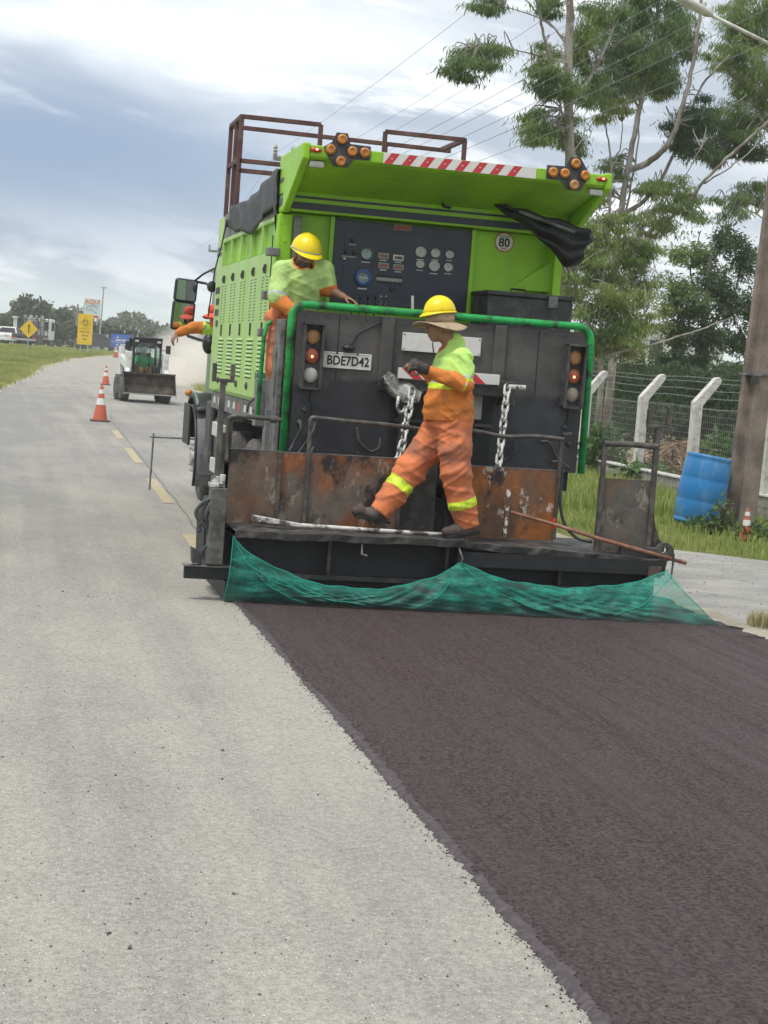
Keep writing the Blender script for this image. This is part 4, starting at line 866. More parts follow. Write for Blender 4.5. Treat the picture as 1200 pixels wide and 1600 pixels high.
tp('rear_bracket', MB().box(2.10, 2.24, 13.5, 13.56, 0.98, 1.38).box(2.14, 2.17, 13.45, 13.9, 1.02, 1.9), GREYM, bevel=0.004)
# ================================================================== SPREADER BOX
def rusty(name, base, rust, rth, pale=None, pth=0.7, oil=0.62, seed=0.0):
    def f(T, b):
        col = T.mix(T.rng(T.noise(7, 6, 0.65, (seed, 0, 0)), 0.35, 0.66), tuple(x * 0.55 for x in base), base)
        col = T.mix(T.rng(T.noise(2.3, 6, 0.6, (seed + 2, 1, 0), sc=(1, 1, 0.8)), rth - 0.05, rth + 0.10), col, T.mix(T.rng(T.noise(9, 5, 0.7), 0.35, 0.7), tuple(x * 0.5 for x in rust), rust))
        col = T.mix(T.rng(T.noise(2.6, 6, 0.65, (seed + 7, 3, 0), sc=(1, 1, 0.7)), oil, oil + 0.07, 0, 0.95), col, (0.018, 0.017, 0.019))
        if pale: col = T.mix(T.rng(T.noise(5, 8, 0.75, (seed + 4, 5, 0), sc=(1, 1, 0.6)), pth, pth + 0.05, 0, 0.9), col, pale)
        T.l(col, b.inputs['Base Color']); b.inputs['Roughness'].default_value = 0.6; b.inputs['Metallic'].default_value = 0.15
        T.l(T.bump(T.noise(40, 5, 0.7), 0.3, 0.006), b.inputs['Normal'])
    return gmat(name, f)
RUST_L = rusty('scorched_steel', (0.20, 0.145, 0.105), (0.26, 0.105, 0.045), 0.54, (0.33, 0.27, 0.21), 0.56, 0.535, 1.0)
RUST_M = rusty('stained_steel', (0.18, 0.145, 0.115), (0.36, 0.115, 0.03), 0.50, (0.33, 0.28, 0.22), 0.56, 0.55, 6.0)
RUST_R = rusty('orange_rusted_steel', (0.20, 0.11, 0.065), (0.46, 0.155, 0.025), 0.43, (0.60, 0.57, 0.51), 0.57, 0.57, 11.0)
PLATE_G = rusty('gate_steel', (0.15, 0.135, 0.115), (0.20, 0.13, 0.075), 0.56, (0.30, 0.265, 0.21), 0.56, 0.55, 17.0)
GUNK = pmat('tar_crusted_steel', (0.040, 0.038, 0.036), rough=0.6, var=0.4, vs=10, dirt=(0.12, 0.11, 0.098), ds=9, dth=0.6, bump=0.35, bs=40)
PIPEB = pmat('grimy_pipe', (0.075, 0.068, 0.062), rough=0.5, metal=0.2, var=0.3, vs=14, dirt=(0.17, 0.15, 0.13), ds=12, dth=0.6)
box = thing('spreader_box', 'rusty tar caked spreader box with walkway towed behind the green truck', 'spreader box', (3.4, 12.4, 0))
def sp(name, mb, mat, **k): return mb.build(name, mat, k.pop('parent', box), **k)
# walkway boards (the two halves overlap and sag where they slide)
def wob_board(x0, x1, z0, z1, y0, y1):
    n = 26
    def f(u, v):
        x = x0 + (x1 - x0) * u; z = z0 + (z1 - z0) * u + 0.004 * math.sin(19 * u) + 0.003 * math.sin(47 * u)
        k = v * 4
        pts = [(y0 + 0.004 * math.sin(60 * u), z - 0.05), (y0 - 0.006 + 0.006 * math.sin(37 * u), z), (y1, z), (y1, z - 0.05), (y0 + 0.004 * math.sin(60 * u), z - 0.05)]
        return (x,) + pts[int(round(k))]
    return MB().grid(f, n, 4)
sp('walkway_board', wob_board(1.675, 3.42, 0.545, 0.560, 11.85, 12.40), GUNK)
sp('walkway_board', wob_board(3.30, 5.03, 0.545, 0.478, 11.90, 12.42), GUNK)
sp('board_lip', MB().box(3.36, 5.02, 11.885, 11.893, 0.36, 0.47), SOOT)
# upright plates
pz = 1.11
for nm, x0, x1, y, z1, mt in (('splash_plate', 1.675, 2.05, 12.40, 1.105, RUST_L), ('splash_plate', 2.05, 2.265, 12.41, 1.10, RUST_M), ('splash_plate', 2.275, 2.99, 12.40, 1.105, RUST_M), ('splash_plate', 3.02, 3.30, 12.44, 1.10, GUNK), ('splash_plate', 3.50, 4.27, 12.40, 1.085, RUST_R)):
    o = sp(nm, MB().box(x0, x1, y, y + 0.012, 0.53, z1), mt, bevel=0.002)
    MB().box(x0, x1, y - 0.002, y + 0.014, z1 - 0.001, z1 + 0.006).build('edge', GREYM, o)
for x, z1 in ((2.055, 1.10), (2.27, 1.37), (3.0, 1.1), (4.27, 1.34)): sp('upright', MB().box(x - 0.014, x + 0.014, 12.37, 12.398, 0.55, z1), PIPEB, bevel=0.004)
sp('end_tarp_plate', MB().box(1.60, 1.672, 12.41, 12.43, 0.55, 1.22), GUNK)
# handrails
def rail(pts, r_=0.0175): sp('handrail', hose(pts, r_), PIPEB, smooth=True)
rail([(1.655, 12.40, 1.0), (1.65, 12.40, 1.28), (1.675, 12.39, 1.345), (1.80, 12.38, 1.352), (2.05, 12.38, 1.345)])
sp('clamp', MB().lathe([(0.03, 0), (0.03, 0.05)], (1.96, 12.38, 1.345), (1, 0, 0), 10), PIPEB)
sp('upright', MB().box(1.64, 1.685, 12.41, 12.44, 0.55, 1.34), PIPEB)
rail([(2.27, 12.38, 1.30), (2.275, 12.38, 1.372), (2.35, 12.38, 1.375), (2.60, 12.38, 1.366), (2.85, 12.38, 1.36), (3.18, 12.39, 1.34)])
rail([(3.44, 12.38, 1.362), (3.60, 12.375, 1.352), (3.80, 12.38, 1.328), (4.05, 12.38, 1.345), (4.29, 12.38, 1.335)])
sp('handrail_stub', MB().cyl((4.29, 12.45, 1.36), (4.38, 12.5, 1.37), 0.022), BLK)
sp('drape_hose', hose([(4.30, 12.4, 1.1), (4.29, 12.36, 0.85), (4.33, 12.33, 0.68), (4.42, 12.28, 0.58), (4.52, 12.2, 0.56)], 0.013), BLK, smooth=True)
sp('red_cap', MB().lathe([(0.016, 0), (0.018, 0.06), (0.008, 0.08)], (4.235, 12.3, 0.64), (0, 0, 1), 10), REDL)
# steel box under the walkway
sp('trough_wall', MB().box(1.72, 4.98, 12.05, 12.09, 0.06, 0.50), SOOT); sp('trough_wall', MB().box(1.72, 4.98, 12.95, 13.0, 0.04, 0.50), SOOT)
sp('trough_ledge', MB().box(1.74, 4.96, 11.98, 12.05, 0.20, 0.235), GUNK); sp('trough_end', MB().box(4.94, 4.985, 12.0, 13.0, 0.06, 0.50), GUNK)
sp('trough_lid', MB().box(1.72, 4.98, 12.42, 12.95, 0.47, 0.50), GUNK)
for x in (2.4, 3.3, 4.2): sp('gusset', MB().box(x - 0.012, x + 0.012, 11.96, 12.05, 0.24, 0.49), GUNK)
sp('net_hook', MB().tube([(2.62, 11.87, 0.49), (2.62, 11.85, 0.42), (2.66, 11.85, 0.41)], 0.008, 6), GREYM); sp('net_hook', MB().tube([(3.36, 11.87, 0.50), (3.37, 11.84, 0.46), (3.385, 11.83, 0.42), (3.375, 11.83, 0.405)], 0.008, 6), GREYM)
sp('rubber_strike', MB().box(1.74, 4.96, 11.93, 11.95, 0.025, 0.14), SOOT)
sp('wood_block', MB().box(4.88, 4.98, 11.87, 11.95, 0.34, 0.43), pmat('tarred_wood', (0.10, 0.065, 0.045), rough=0.8, var=0.3, vs=20))
# left end: hydraulic column, skid runner, hoses
sp('lift_column', MB().box(1.50, 1.615, 11.95, 12.12, 0.28, 0.84), pmat('crusted_grey', (0.125, 0.118, 0.105), rough=0.65, var=0.35, vs=12, dirt=(0.035, 0.033, 0.03), ds=7, dth=0.58, bump=0.4, bs=35), bevel=0.008)
sp('column_cap', MB().box(1.49, 1.60, 11.97, 12.10, 0.842, 0.872).cyl((1.53, 12.03, 0.87), (1.53, 12.03, 0.92), 0.03).cyl((1.58, 12.03, 0.87), (1.585, 12.03, 0.935), 0.022), WHM, bevel=0.004)
sp('skid_runner', MB().box(1.345, 1.70, 12.0, 12.06, 0.165, 0.255), SOOT, bevel=0.006); sp('skid_shoe', MB().box(1.64, 1.72, 11.95, 13.6, 0.03, 0.16), SOOT); sp('skid_top', MB().box(1.335, 1.70, 11.98, 12.07, 0.257, 0.268), GREYM)
sp('side_arm', MB().prism([(1.50, 12.2, 0.28), (1.49, 12.2, 0.60), (1.54, 12.2, 0.72), (1.64, 12.2, 0.72), (1.64, 12.2, 0.28)], (0, 0.5, 0)), SOOT, bevel=0.01)
sp('side_lug', MB().prism([(1.40, 12.0, 0.28), (1.39, 12.0, 0.39), (1.44, 12.0, 0.37), (1.46, 12.0, 0.28)], (0, 0.12, 0)), GUNK)
for pts in (((332, 778), (318, 785), (306, 800), (312, 815), (322, 822), (330, 850)), ((326, 780), (316, 800), (318, 820), (330, 835), (332, 870)), ((330, 790), (322, 810), (330, 830), (333, 850)), ((318, 812), (311, 820), (312, 830), (308, 828)), ((326, 850), (316, 862), (312, 880), (320, 890))):
    sp('hose', hose([P(x, y, 12.02) for x, y in pts], 0.013), BLKW, smooth=True)
# forked guide stands
def forkstand(cx_, y, zf, z0, w=0.22, h=0.16):
    t = 0.03
    sp('fork_stand', MB().box(cx_ - 0.02, cx_ + 0.02, y, y + 0.04, z0, zf).box(cx_ - w / 2, cx_ + w / 2, y - 0.004, y + 0.044, zf, zf + 0.025).box(cx_ - w / 2, cx_ - w / 2 + 0.03, y - 0.004, y + 0.044, zf + 0.025, zf + h).box(cx_ + w / 2 - 0.03, cx_ + w / 2, y - 0.004, y + 0.044, zf + 0.025, zf + h), PIPEB, bevel=0.004)
forkstand(P(349, 597, 12.15)[0], 12.15, P(349, 597, 12.15)[2], 0.5, 0.165, 0.135)
wq = P(1030, 669, 12.6); forkstand(wq[0], 12.6, wq[2], 0.45, 0.20, 0.15)
# right end: open framed gate, slotted drawbar
fx0, fx1 = 4.525, 4.945
g_ = sp('side_gate', MB().bar((fx0, 12.1, 0.50), (fx0, 12.1, 1.33), 0.032).bar((fx1, 12.1, 0.50), (fx1, 12.1, 1.33), 0.036).tube([(fx0 - 0.01, 12.1, 1.335), (fx0 + 0.2, 12.1, 1.342), (fx1 + 0.01, 12.1, 1.335)], 0.024, 10), PIPEB, bevel=0.003)
MB().box(fx0 - 0.02, fx1 + 0.02, 12.11, 12.122, 0.50, 1.07).build('gate_plate', PLATE_G, g_)
sp('gate_brace', MB().prism([(fx1 + 0.02, 12.10, 0.52), (fx1 + 0.02, 12.10, 0.86), (fx1 + 0.05, 12.10, 0.72), (fx1 + 0.09, 12.10, 0.62), (fx1 + 0.14, 12.10, 0.57), (fx1 + 0.14, 12.10, 0.52)], (0, 0.015, 0)), GUNK)
sp('drawbar', MB().box(4.68, 4.99, 11.97, 12.05, 0.475, 0.56), GUNK, bevel=0.006)
_th = np.linspace(0, 2 * math.pi, 25)[:-1]; ec = (5.045, 0.53); V = []
for y in (11.98, 12.02):
    V += [(ec[0] + 0.075 * math.cos(t), y, ec[1] + 0.075 * math.sin(t)) for t in _th] + [(ec[0] - 0.005 + 0.026 * math.cos(t), y, ec[1] + 0.018 + 0.026 * math.sin(t)) for t in _th]
F_ = []
for i in range(24):
    j = (i + 1) % 24; F_ += [(i, j, 24 + j, 24 + i), (48 + j, 48 + i, 72 + i, 72 + j), (j, i, 48 + i, 48 + j), (24 + i, 24 + j, 72 + j, 72 + i)]
sp('towing_eye', MB().add(V, F_), GUNK, bevel=0.003)
sp('net_rod', MB().tube([P(1053, 865, 11.9), P(1051, 885, 11.9), P(1048, 905, 11.88)], 0.008, 6), BLKW)

# ================================================================== CHAINS (separate things, each link a part)
def chain(pts, label, n, lw=0.046, r_=0.0105):
    pts = np.array(pts, float); seg = np.r_[0, np.cumsum(np.linalg.norm(np.diff(pts, axis=0), axis=1))]; Lh = seg[-1]
    t = thing('chain', label, 'chain', tuple(pts[0]))
    pitch = Lh / n; ll = pitch * 0.5 + 0.012
    for i in range(n):
        s = (i + 0.5) * pitch; c = np.array([np.interp(s, seg, pts[:, k]) for k in range(3)]); e = np.array([np.interp(s + 0.01, seg, pts[:, k]) for k in range(3)])
        d = unit(e - c); a = unit(np.cross(d, (0, 1, 0))); b = np.cross(d, a); w = a if i % 2 == 0 else b
        if i % 2: w = unit(b + 0.35 * a)
        ring = [c + d * (ll - lw * 0.5) * (1 if math.cos(q) >= 0 else -1) + d * lw * 0.5 * math.cos(q) + w * lw * 0.5 * math.sin(q) for q in np.linspace(0, 2 * math.pi, 15)[:-1]]
        MB().tube(ring, r_, 7, closed=True).build('link', WHM, t, smooth=True)
    return t
chain([P(793, 603, 12.98), P(789, 640, 12.9), P(783, 690, 12.8), P(778, 735, 12.72), P(776, 765, 12.66)], 'white painted chain hanging straight to the right of the walking worker', 12)
chain([P(644, 608, 12.93), P(641, 634, 12.88), P(634, 662, 12.8), P(630, 690, 12.72), P(622, 715, 12.66), P(612, 745, 12.6)], 'white painted chain hanging behind the thigh of the walking worker', 10)

# ================================================================== DRAG NET
def m_net(T, b):
    t = T.t; out = [x for x in t.nodes if x.type == 'OUTPUT_MATERIAL'][0]
    sp_ = T.n('SeparateXYZ'); T.l(T.c, sp_.inputs[0])
    streak = T.noise(7, 6, 0.65, sc=(0.6, 1, 2.2)); fine = T.noise(60, 3, 0.6, sc=(0.35, 1, 2))
    low = T.rng(T.mul(sp_.outputs[2], T.mul(T.noise(5, 5, 0.65, (3, 0, 0)), 0.22), 'ADD'), 0.10, 0.25, 1, 0)
    col = T.mix(T.rng(streak, 0.40, 0.64), (0.008, 0.17, 0.12), (0.018, 0.33, 0.235)); col = T.mix(T.rng(fine, 0.6, 0.75, 0, 0.5), col, (0.10, 0.46, 0.36))
    col = T.mix(T.rng(T.noise(3.2, 6, 0.7, (8, 2, 0), sc=(1, 1, 1.6)), 0.56, 0.66, 0, 0.8), col, (0.035, 0.045, 0.04)); col = T.mix(T.mul(low, 0.95), col, (0.045, 0.036, 0.036)); T.l(col, b.inputs['Base Color']); b.inputs['Roughness'].default_value = 0.6
    tr = T.n('BsdfTransparent'); mx = T.n('MixShader'); T.l(b.outputs[0], mx.inputs[2]); T.l(tr.outputs[0], mx.inputs[1])
    op = T.mul(T.rng(streak, 0.30, 0.66, 0.34, 0.80), T.rng(T.noise(260, 1, 0.5), 0.35, 0.6, 0.72, 1.0)); op = T.mul(op, T.mul(low, 0.35), 'ADD')
    T.l(op, mx.inputs[0]); T.l(mx.outputs[0], out.inputs[0])
NET = gmat('green_mesh_net', m_net)
xa, xm, xb = 1.665, 3.375, 5.03
def net_top(x):
    if x <= xm: u = (x - xa) / (xm - xa); h0, h1, sag = 0.505, 0.405, 0.29
    else: u = (x - xm) / (xb - xm); h0, h1, sag = 0.405, 0.41, 0.17
    s = 4 * u * (1 - u); s = s ** 0.8
    return h0 + (h1 - h0) * u - sag * s
def net_fn(u, v):
    x = xa + (xb - xa) * u; zt = net_top(x); bx_ = 1.63 + (5.40 - 1.63) * u
    yb = 11.90 - 0.28 * u; xx = x + (bx_ - x) * v ** 1.2; z = zt * (1 - v) ** 1.15 + 0.028 * v
    y = 11.86 + (yb - 11.86) * v ** 0.9
    k = math.sin(math.pi * v)
    dm = (x - xm); fold = 0.030 * math.sin(26 * (x - xm) / (0.35 + v) ) * math.exp(-abs(dm) * 1.0) + 0.022 * math.sin(31 * (x - xa) / (0.4 + v)) * math.exp(-abs(x - xa) * 1.0) + 0.022 * math.sin(31 * (x - xb) / (0.4 + v)) * math.exp(-abs(x - xb) * 1.0)
    y += -0.05 * k + 0.6 * fold * k + 0.006 * math.sin(9 * z * 6 + 3 * x) * k + 0.010 * math.sin(17 * x + 5 * v) * v
    z += 0.004 * math.sin(23 * x + 9 * v) * k + (0.012 * math.sin(13 * x) + 0.008 * math.sin(31 * x)) * (1 - v) * (0.4)
    return (xx, y, max(z, 0.027))
net = MB().grid(net_fn, 190, 26).build('drag_net', NET, smooth=True)
tag(net, 'torn green mesh net dragging on the fresh black surfacing behind the spreader', 'net')
# hem cord
ROPE = pmat('net_cord', (0.02, 0.33, 0.23), rough=0.7, var=0.2, vs=20)
MB().tube([net_fn(u, 0) for u in np.linspace(0, 1, 120)], 0.004, 5).build('hem', ROPE, net)
for a, b in (((0.0, 0.02), (0.0, 1.0)), ((0.995, 0.02), (1.0, 1.0)), ((0.02, 0.15), (0.28, 0.75)), ((0.51, 0.05), (0.66, 0.8)), ((0.505, 0.05), (0.38, 0.8)), ((0.99, 0.1), (0.80, 0.75)), ((0.01, 0.05), (0.16, 0.9))):
    MB().tube([np.array(net_fn(a[0] + (b[0] - a[0]) * t, a[1] + (b[1] - a[1]) * t)) + (0, -0.004, 0.002) for t in np.linspace(0, 1, 26)], 0.0028, 4).build('fold_cord', ROPE, net)

# ================================================================== HAND TOOLS
WOODR = pmat('red_stained_wood', (0.22, 0.095, 0.06), rough=0.7, var=0.25, vs=14, dirt=(0.36, 0.20, 0.13), ds=9, dth=0.58, bump=0.2)
SPEC = pmat('spattered_board', (0.10, 0.06, 0.045), rough=0.7, var=0.3, vs=14, dirt=(0.62, 0.60, 0.56), ds=22, dth=0.56, dsoft=0.04)
sq = thing('squeegee', 'wooden T shaped squeegee leaning with its spattered head on the rusty plate', 'squeegee', tuple(P(790, 840, 12.3)))
a, b, c = P(798, 800, 12.33), P(930, 840, 12.0), P(1072, 880, 11.93)
MB().tube([a, (a + b) / 2 + (0, 0, 0.006), b, c], [0.013, 0.014, 0.016, 0.016], 9).build('handle', WOODR, sq, smooth=True)
MB().bar(P(795, 765, 12.34), P(787, 842, 12.28), 0.035, 0.03).build('head', SPEC, sq, bevel=0.003)
PAINTW = pmat('paint_crusted', (0.60, 0.59, 0.55), rough=0.6, var=0.15, vs=14, dirt=(0.10, 0.085, 0.07), ds=10, dth=0.52, dsoft=0.05)
tl = thing('lute_handle', 'paint crusted long tool handle lying along the walkway edge', 'tool', tuple(P(500, 830, 12.1)))
a, b, m_ = P(392, 817, 12.2), P(715, 833, 12.02), P(470, 823, 12.15); a[2] = 0.592; b[2] = 0.575; m_[2] = 0.580
MB().tube([m_, (m_ + b) / 2, b], [0.016, 0.015, 0.015], 9).build('handle', PAINTW, tl, smooth=True)
MB().prism([a + (0, -0.04, 0), a + (0, -0.04, 0.045), m_ + (0, -0.02, 0.012), m_ + (0, -0.02, -0.012)], (0, 0.06, 0)).build('head', PAINTW, tl, bevel=0.004)
# ================================================================== RIGHT-HAND SIDE: pole, barrel, fence, cones
CONC = pmat('weathered_concrete', (0.24, 0.19, 0.16), rough=0.9, var=0.2, vs=5, dirt=(0.13, 0.105, 0.09), ds=3, dth=0.55, bump=0.5, bs=60, dirt2=(0.40, 0.37, 0.34), ds2=45, dth2=0.68)
CONCW = pmat('whitewashed_concrete', (0.62, 0.60, 0.56), rough=0.85, var=0.1, vs=8, dirt=(0.33, 0.31, 0.28), ds=9, dth=0.62, bump=0.3, bs=70)
CONCG = pmat('grey_blockwork', (0.30, 0.285, 0.26), rough=0.9, var=0.2, vs=6, dirt=(0.14, 0.135, 0.12), ds=4, dth=0.55, bump=0.5, bs=50)
pb = G(1152, 828)
pole = thing('utility_pole', 'tall brown concrete utility pole with street lamp beside the blue barrel', 'utility pole', (pb[0], pb[1], 0))
lean = np.array((0.030, 0.0, 1.0)); H_ = 10.5
def sect(z, w, d):
    c = np.array((pb[0], pb[1], 0)) + lean * z
    return [c + (-w, -d, 0), c + (-w * 0.45, -d, 0), c + (-w * 0.45, -d * 0.45, 0), c + (w, -d * 0.45, 0), c + (w, d * 0.45, 0), c + (-w * 0.45, d * 0.45, 0), c + (-w * 0.45, d, 0), c + (-w, d, 0)]
def sect(z, w, d):
    c = np.array((pb[0], pb[1], 0)) + lean * z; q = 0.35
    return [c + (-w, -d * 0.25, 0), c + (-w * q, -d * 0.25, 0), c + (-w * q, -d, 0), c + (w, -d, 0), c + (w, d, 0), c + (-w * q, d, 0), c + (-w * q, d * 0.5, 0), c + (-w, d * 0.5, 0)]
V = []; zs = np.linspace(-0.05, H_, 12)
for z in zs: V += sect(z, 0.185 - 0.008 * z, 0.145 - 0.006 * z)
Fp = [tuple(i * 8 + k for k in ((j), (j + 1) % 8, (j + 1) % 8 + 8, j + 8)) for i in range(11) for j in range(8)] + [tuple(range(7, -1, -1)), tuple(88 + j for j in range(8))]
new('shaft', V, Fp, CONC, pole, bevel=0.012)
c = np.array((pb[0], pb[1], 0)) + lean * 2.95
MB().box(c[0] - 0.20, c[0] + 0.2, c[1] - 0.16, c[1] + 0.16, 2.02, 2.05).build('band', GREYM, pole); MB().box(c[0] - 0.16, c[0] - 0.06, c[1] - 0.18, c[1] - 0.14, 1.92, 2.02).build('bracket', BLKW, pole)
tpz = np.array((pb[0], pb[1], 0)) + lean * 6.2
a = P(1112, 24, 20.3); b = P(1235, 85, 20.35)
MB().tube([a, (a + b) / 2, b, b + (0.25, 0.05, -0.02)], 0.024, 10).build('lamp_arm', ALU, pole, smooth=True)
hd = unit(P(1060, -4, 20.28) - a)
u_, v_, d_ = frame(hd); LB = MB()
st_ = [(0, 0.035, 0.03), (0.06, 0.07, 0.05), (0.3, 0.10, 0.06), (0.5, 0.085, 0.045), (0.58, 0.04, 0.02)]
Vl = []
for s_, w2, h2 in st_:
    cc = a + hd * s_
    Vl += [cc + u_ * w2 * math.cos(q) + v_ * h2 * math.sin(q) for q in np.linspace(0, 2 * math.pi, 13)[:-1]]
Fl = [(i * 12 + j, i * 12 + (j + 1) % 12, (i + 1) * 12 + (j + 1) % 12, (i + 1) * 12 + j) for i in range(4) for j in range(12)] + [tuple(range(11, -1, -1)), tuple(48 + j for j in range(12))]
lh = new('lamp_head', Vl, Fl, ALU, pole, smooth=True); MB().lathe([(0.03, 0), (0.035, 0.05), (0.02, 0.07)], a + hd * 0.12 + (0, 0, 0.05), (0, 0, 1), 12).build('photocell', CLEARL, lh)
# cross-arm with wires
ca = np.array((pb[0], pb[1], 0)) + lean * 9.3
MB().box(ca[0] - 1.1, ca[0] + 1.1, ca[1] - 0.05, ca[1] + 0.05, ca[2] - 0.05, ca[2] + 0.05).build('cross_arm', CONC, pole)
INS = pmat('insulator', (0.36, 0.33, 0.30), rough=0.3, var=0.1, vs=9)
for q in (-1.0, -0.5, 0.5, 1.0): MB().lathe([(0.05, 0.05), (0.06, 0.08), (0.03, 0.10), (0.055, 0.12), (0.03, 0.16)], ca + (q, 0, 0), (0, 0, 1), 10).build('insulator', INS, pole)
WIRE = pmat('wire', (0.22, 0.22, 0.23), rough=0.6, var=0)
# barrel
BLUEP = pmat('blue_plastic', (0.022, 0.20, 0.50), rough=0.5, var=0.14, vs=5, dirt=(0.13, 0.28, 0.46), ds=6, dth=0.60, bump=0.15, bs=20, stretch=(1, 1, 0.4), dirt2=(0.10, 0.14, 0.18), ds2=18, dth2=0.67)
bl = P(1085, 826, 20.0)
barrel = thing('barrel', 'dented blue plastic barrel tilted against the utility pole', 'barrel', (bl[0], bl[1], 0.045), local=True)
pr = [(0.02, 0), (0.25, 0.0), (0.285, 0.02), (0.29, 0.05), (0.275, 0.065), (0.29, 0.09), (0.305, 0.30), (0.302, 0.315), (0.308, 0.33), (0.308, 0.58), (0.303, 0.595), (0.306, 0.61), (0.295, 0.83), (0.28, 0.86), (0.292, 0.88), (0.288, 0.91), (0.262, 0.915), (0.258, 0.88), (0.02, 0.87)]
MB().lathe(pr, (0, 0, 0), (0, 0, 1), 40, capped=False).build('shell', BLUEP, barrel, smooth=True)
MB().lathe([(0.03, 0.868), (0.034, 0.89), (0.02, 0.892)], (0.1, 0.05, 0), (0, 0, 1), 12).build('bung', BLK, barrel)
barrel.rotation_euler = (R(3), R(7), 0.4)
bk = MB().obox((bl[0] - 0.02, bl[1] - 0.03, 0.03), (0.26, 0.14, 0.07), rot('Z', 0.3)).build('brick', pmat('clay_brick', (0.34, 0.17, 0.095), rough=0.9, var=0.2, vs=16, bump=0.4), bevel=0.008)
tag(bk, 'reddish clay brick wedged under the blue barrel', 'brick')
# low wall and fence
wl = thing('low_wall', 'low grey rendered block wall under the concrete fence posts', 'wall', (10.75, 26, 0))
for k_ in range(26):
    y0 = 18.0 + k_ * 0.62
    for c_ in range(2): MB().box(10.66, 10.82, y0 - 0.31 * c_, y0 - 0.31 * c_ + 0.605, 0.0 + c_ * 0.165, 0.155 + c_ * 0.165).build('block', CONCG, wl, bevel=0.006)
MB().box(10.675, 10.805, 17.6, 34, 0.0, 0.318).build('mortar', CONCG, wl); MB().box(10.64, 10.84, 17.6, 34.1, 0.33, 0.365).build('coping', CONCW, wl, bevel=0.006)
fence = thing('yard_fence', 'white cranked concrete post fence with wire mesh and barbed strands', 'fence', (10.75, 26, 0))
fy = [20.6, 22.1, 24.75, 27.05, 29.9, 32.5]
X_F = [10.77, 10.77, 10.74, 10.66, 10.66, 10.66]
for y in fy:
    pts = [(10.66, y - 0.075, 0.2), (10.66, y - 0.075, 1.62), (10.56 + 0.55, y - 0.075, 2.02), (10.63 + 0.55, y - 0.075, 1.93)]
    poly = [(10.665, y - 0.075, 0.2), (10.665, y - 0.075, 1.58), (11.00, y - 0.075, 1.98), (11.06, y - 0.075, 2.0), (11.10, y - 0.075, 1.95), (11.09, y - 0.075, 1.90), (10.815, y - 0.075, 1.53), (10.815, y - 0.075, 0.2)]
    MB().prism(poly, (0, 0.15, 0)).build('post', CONCW, fence, bevel=0.01)
WIREG = pmat('galvanised_wire', (0.32, 0.32, 0.31), rough=0.5, metal=0.4, var=0.1, vs=9)
mbw = MB()
for y in np.arange(20.0, 33, 0.075): mbw.tube([(10.70, y, 0.36), (10.70, y, 1.48)], 0.0022, 3, caps=False)
for z in np.arange(0.38, 1.49, 0.10): mbw.tube([(10.698, 20.0, z), (10.698, 33, z)], 0.0022, 3, caps=False)
tag(mbw.build('wire_mesh', WIREG, fence), kind='stuff')
for z, x in ((1.50, 10.68), (1.66, 10.74), (1.78, 10.84), (1.90, 10.94), (1.97, 11.02)):
    st = MB().tube([(x, y, z - 0.012 * math.sin((y - 20) * 1.9)) for y in np.linspace(20, 33, 40)], 0.0038, 4)
    for y in np.arange(20.1, 33, 0.16): st.bar((x - 0.012, y, z - 0.014 + 0.002), (x + 0.012, y + 0.01, z + 0.014), 0.003)
    st.build('barbed_strand', WIREG, fence)
# broken wall block at the right edge behind the small cone
# traffic cones
CORG = pmat('cone_orange', (0.55, 0.10, 0.045), rough=0.5, var=0.1, vs=8, dirt=(0.40, 0.16, 0.10), ds=9, dth=0.6)
CBASE = pmat('cone_base', (0.10, 0.05, 0.04), rough=0.7, var=0.2, vs=9)
def cone(label, loc, h=0.78, rotz=0.0):
    t = thing('traffic_cone', label, 'traffic cone', loc, 'orange and white traffic cones', rotz, local=True); s = h / 0.78
    MB().box(-0.21 * s, 0.21 * s, -0.21 * s, 0.21 * s, 0, 0.035 * s).build('base', CBASE, t, bevel=0.012)
    def rr(z): return (0.165 - 0.137 * z / 0.78) * s
    zz = [0.035, 0.25, 0.36, 0.53, 0.63, 0.76]
    MB().lathe([(rr(z), z * s) for z in (0.035, 0.06, 0.25, 0.36, 0.53, 0.63, 0.765)] + [(0.022 * s, 0.78 * s), (0.012 * s, 0.78 * s)], (0, 0, 0), (0, 0, 1), 24).build('body', CORG, t, smooth=False)
    for z0, z1 in ((0.36, 0.50), (0.60, 0.69)): MB().lathe([(rr(z0) + 0.003, z0 * s), (rr(z1) + 0.003, z1 * s)], (0, 0, 0), (0, 0, 1), 24, capped=False).build('reflective_band', WHITEREF, t)
    return t
c1 = G(156, 659); cone('large orange cone nearest on the centre line, two white bands', (c1[0], c1[1], 0.009), 0.84)
c2 = P(165, 597, 74); cone('middle orange cone of the row, left of the compact loader', (c2[0], c2[1], 0.009), 0.84)
c3 = P(180, 573, 118); cone('faraway small orange cone at the end of the row in dust', (c3[0], c3[1], float(terr(118)) + 0.009), 0.80)
c4 = P(1164, 846, 18.7); cone('dirty orange cone standing in grass right of the utility pole', (c4[0], c4[1], 0.0), 0.40)
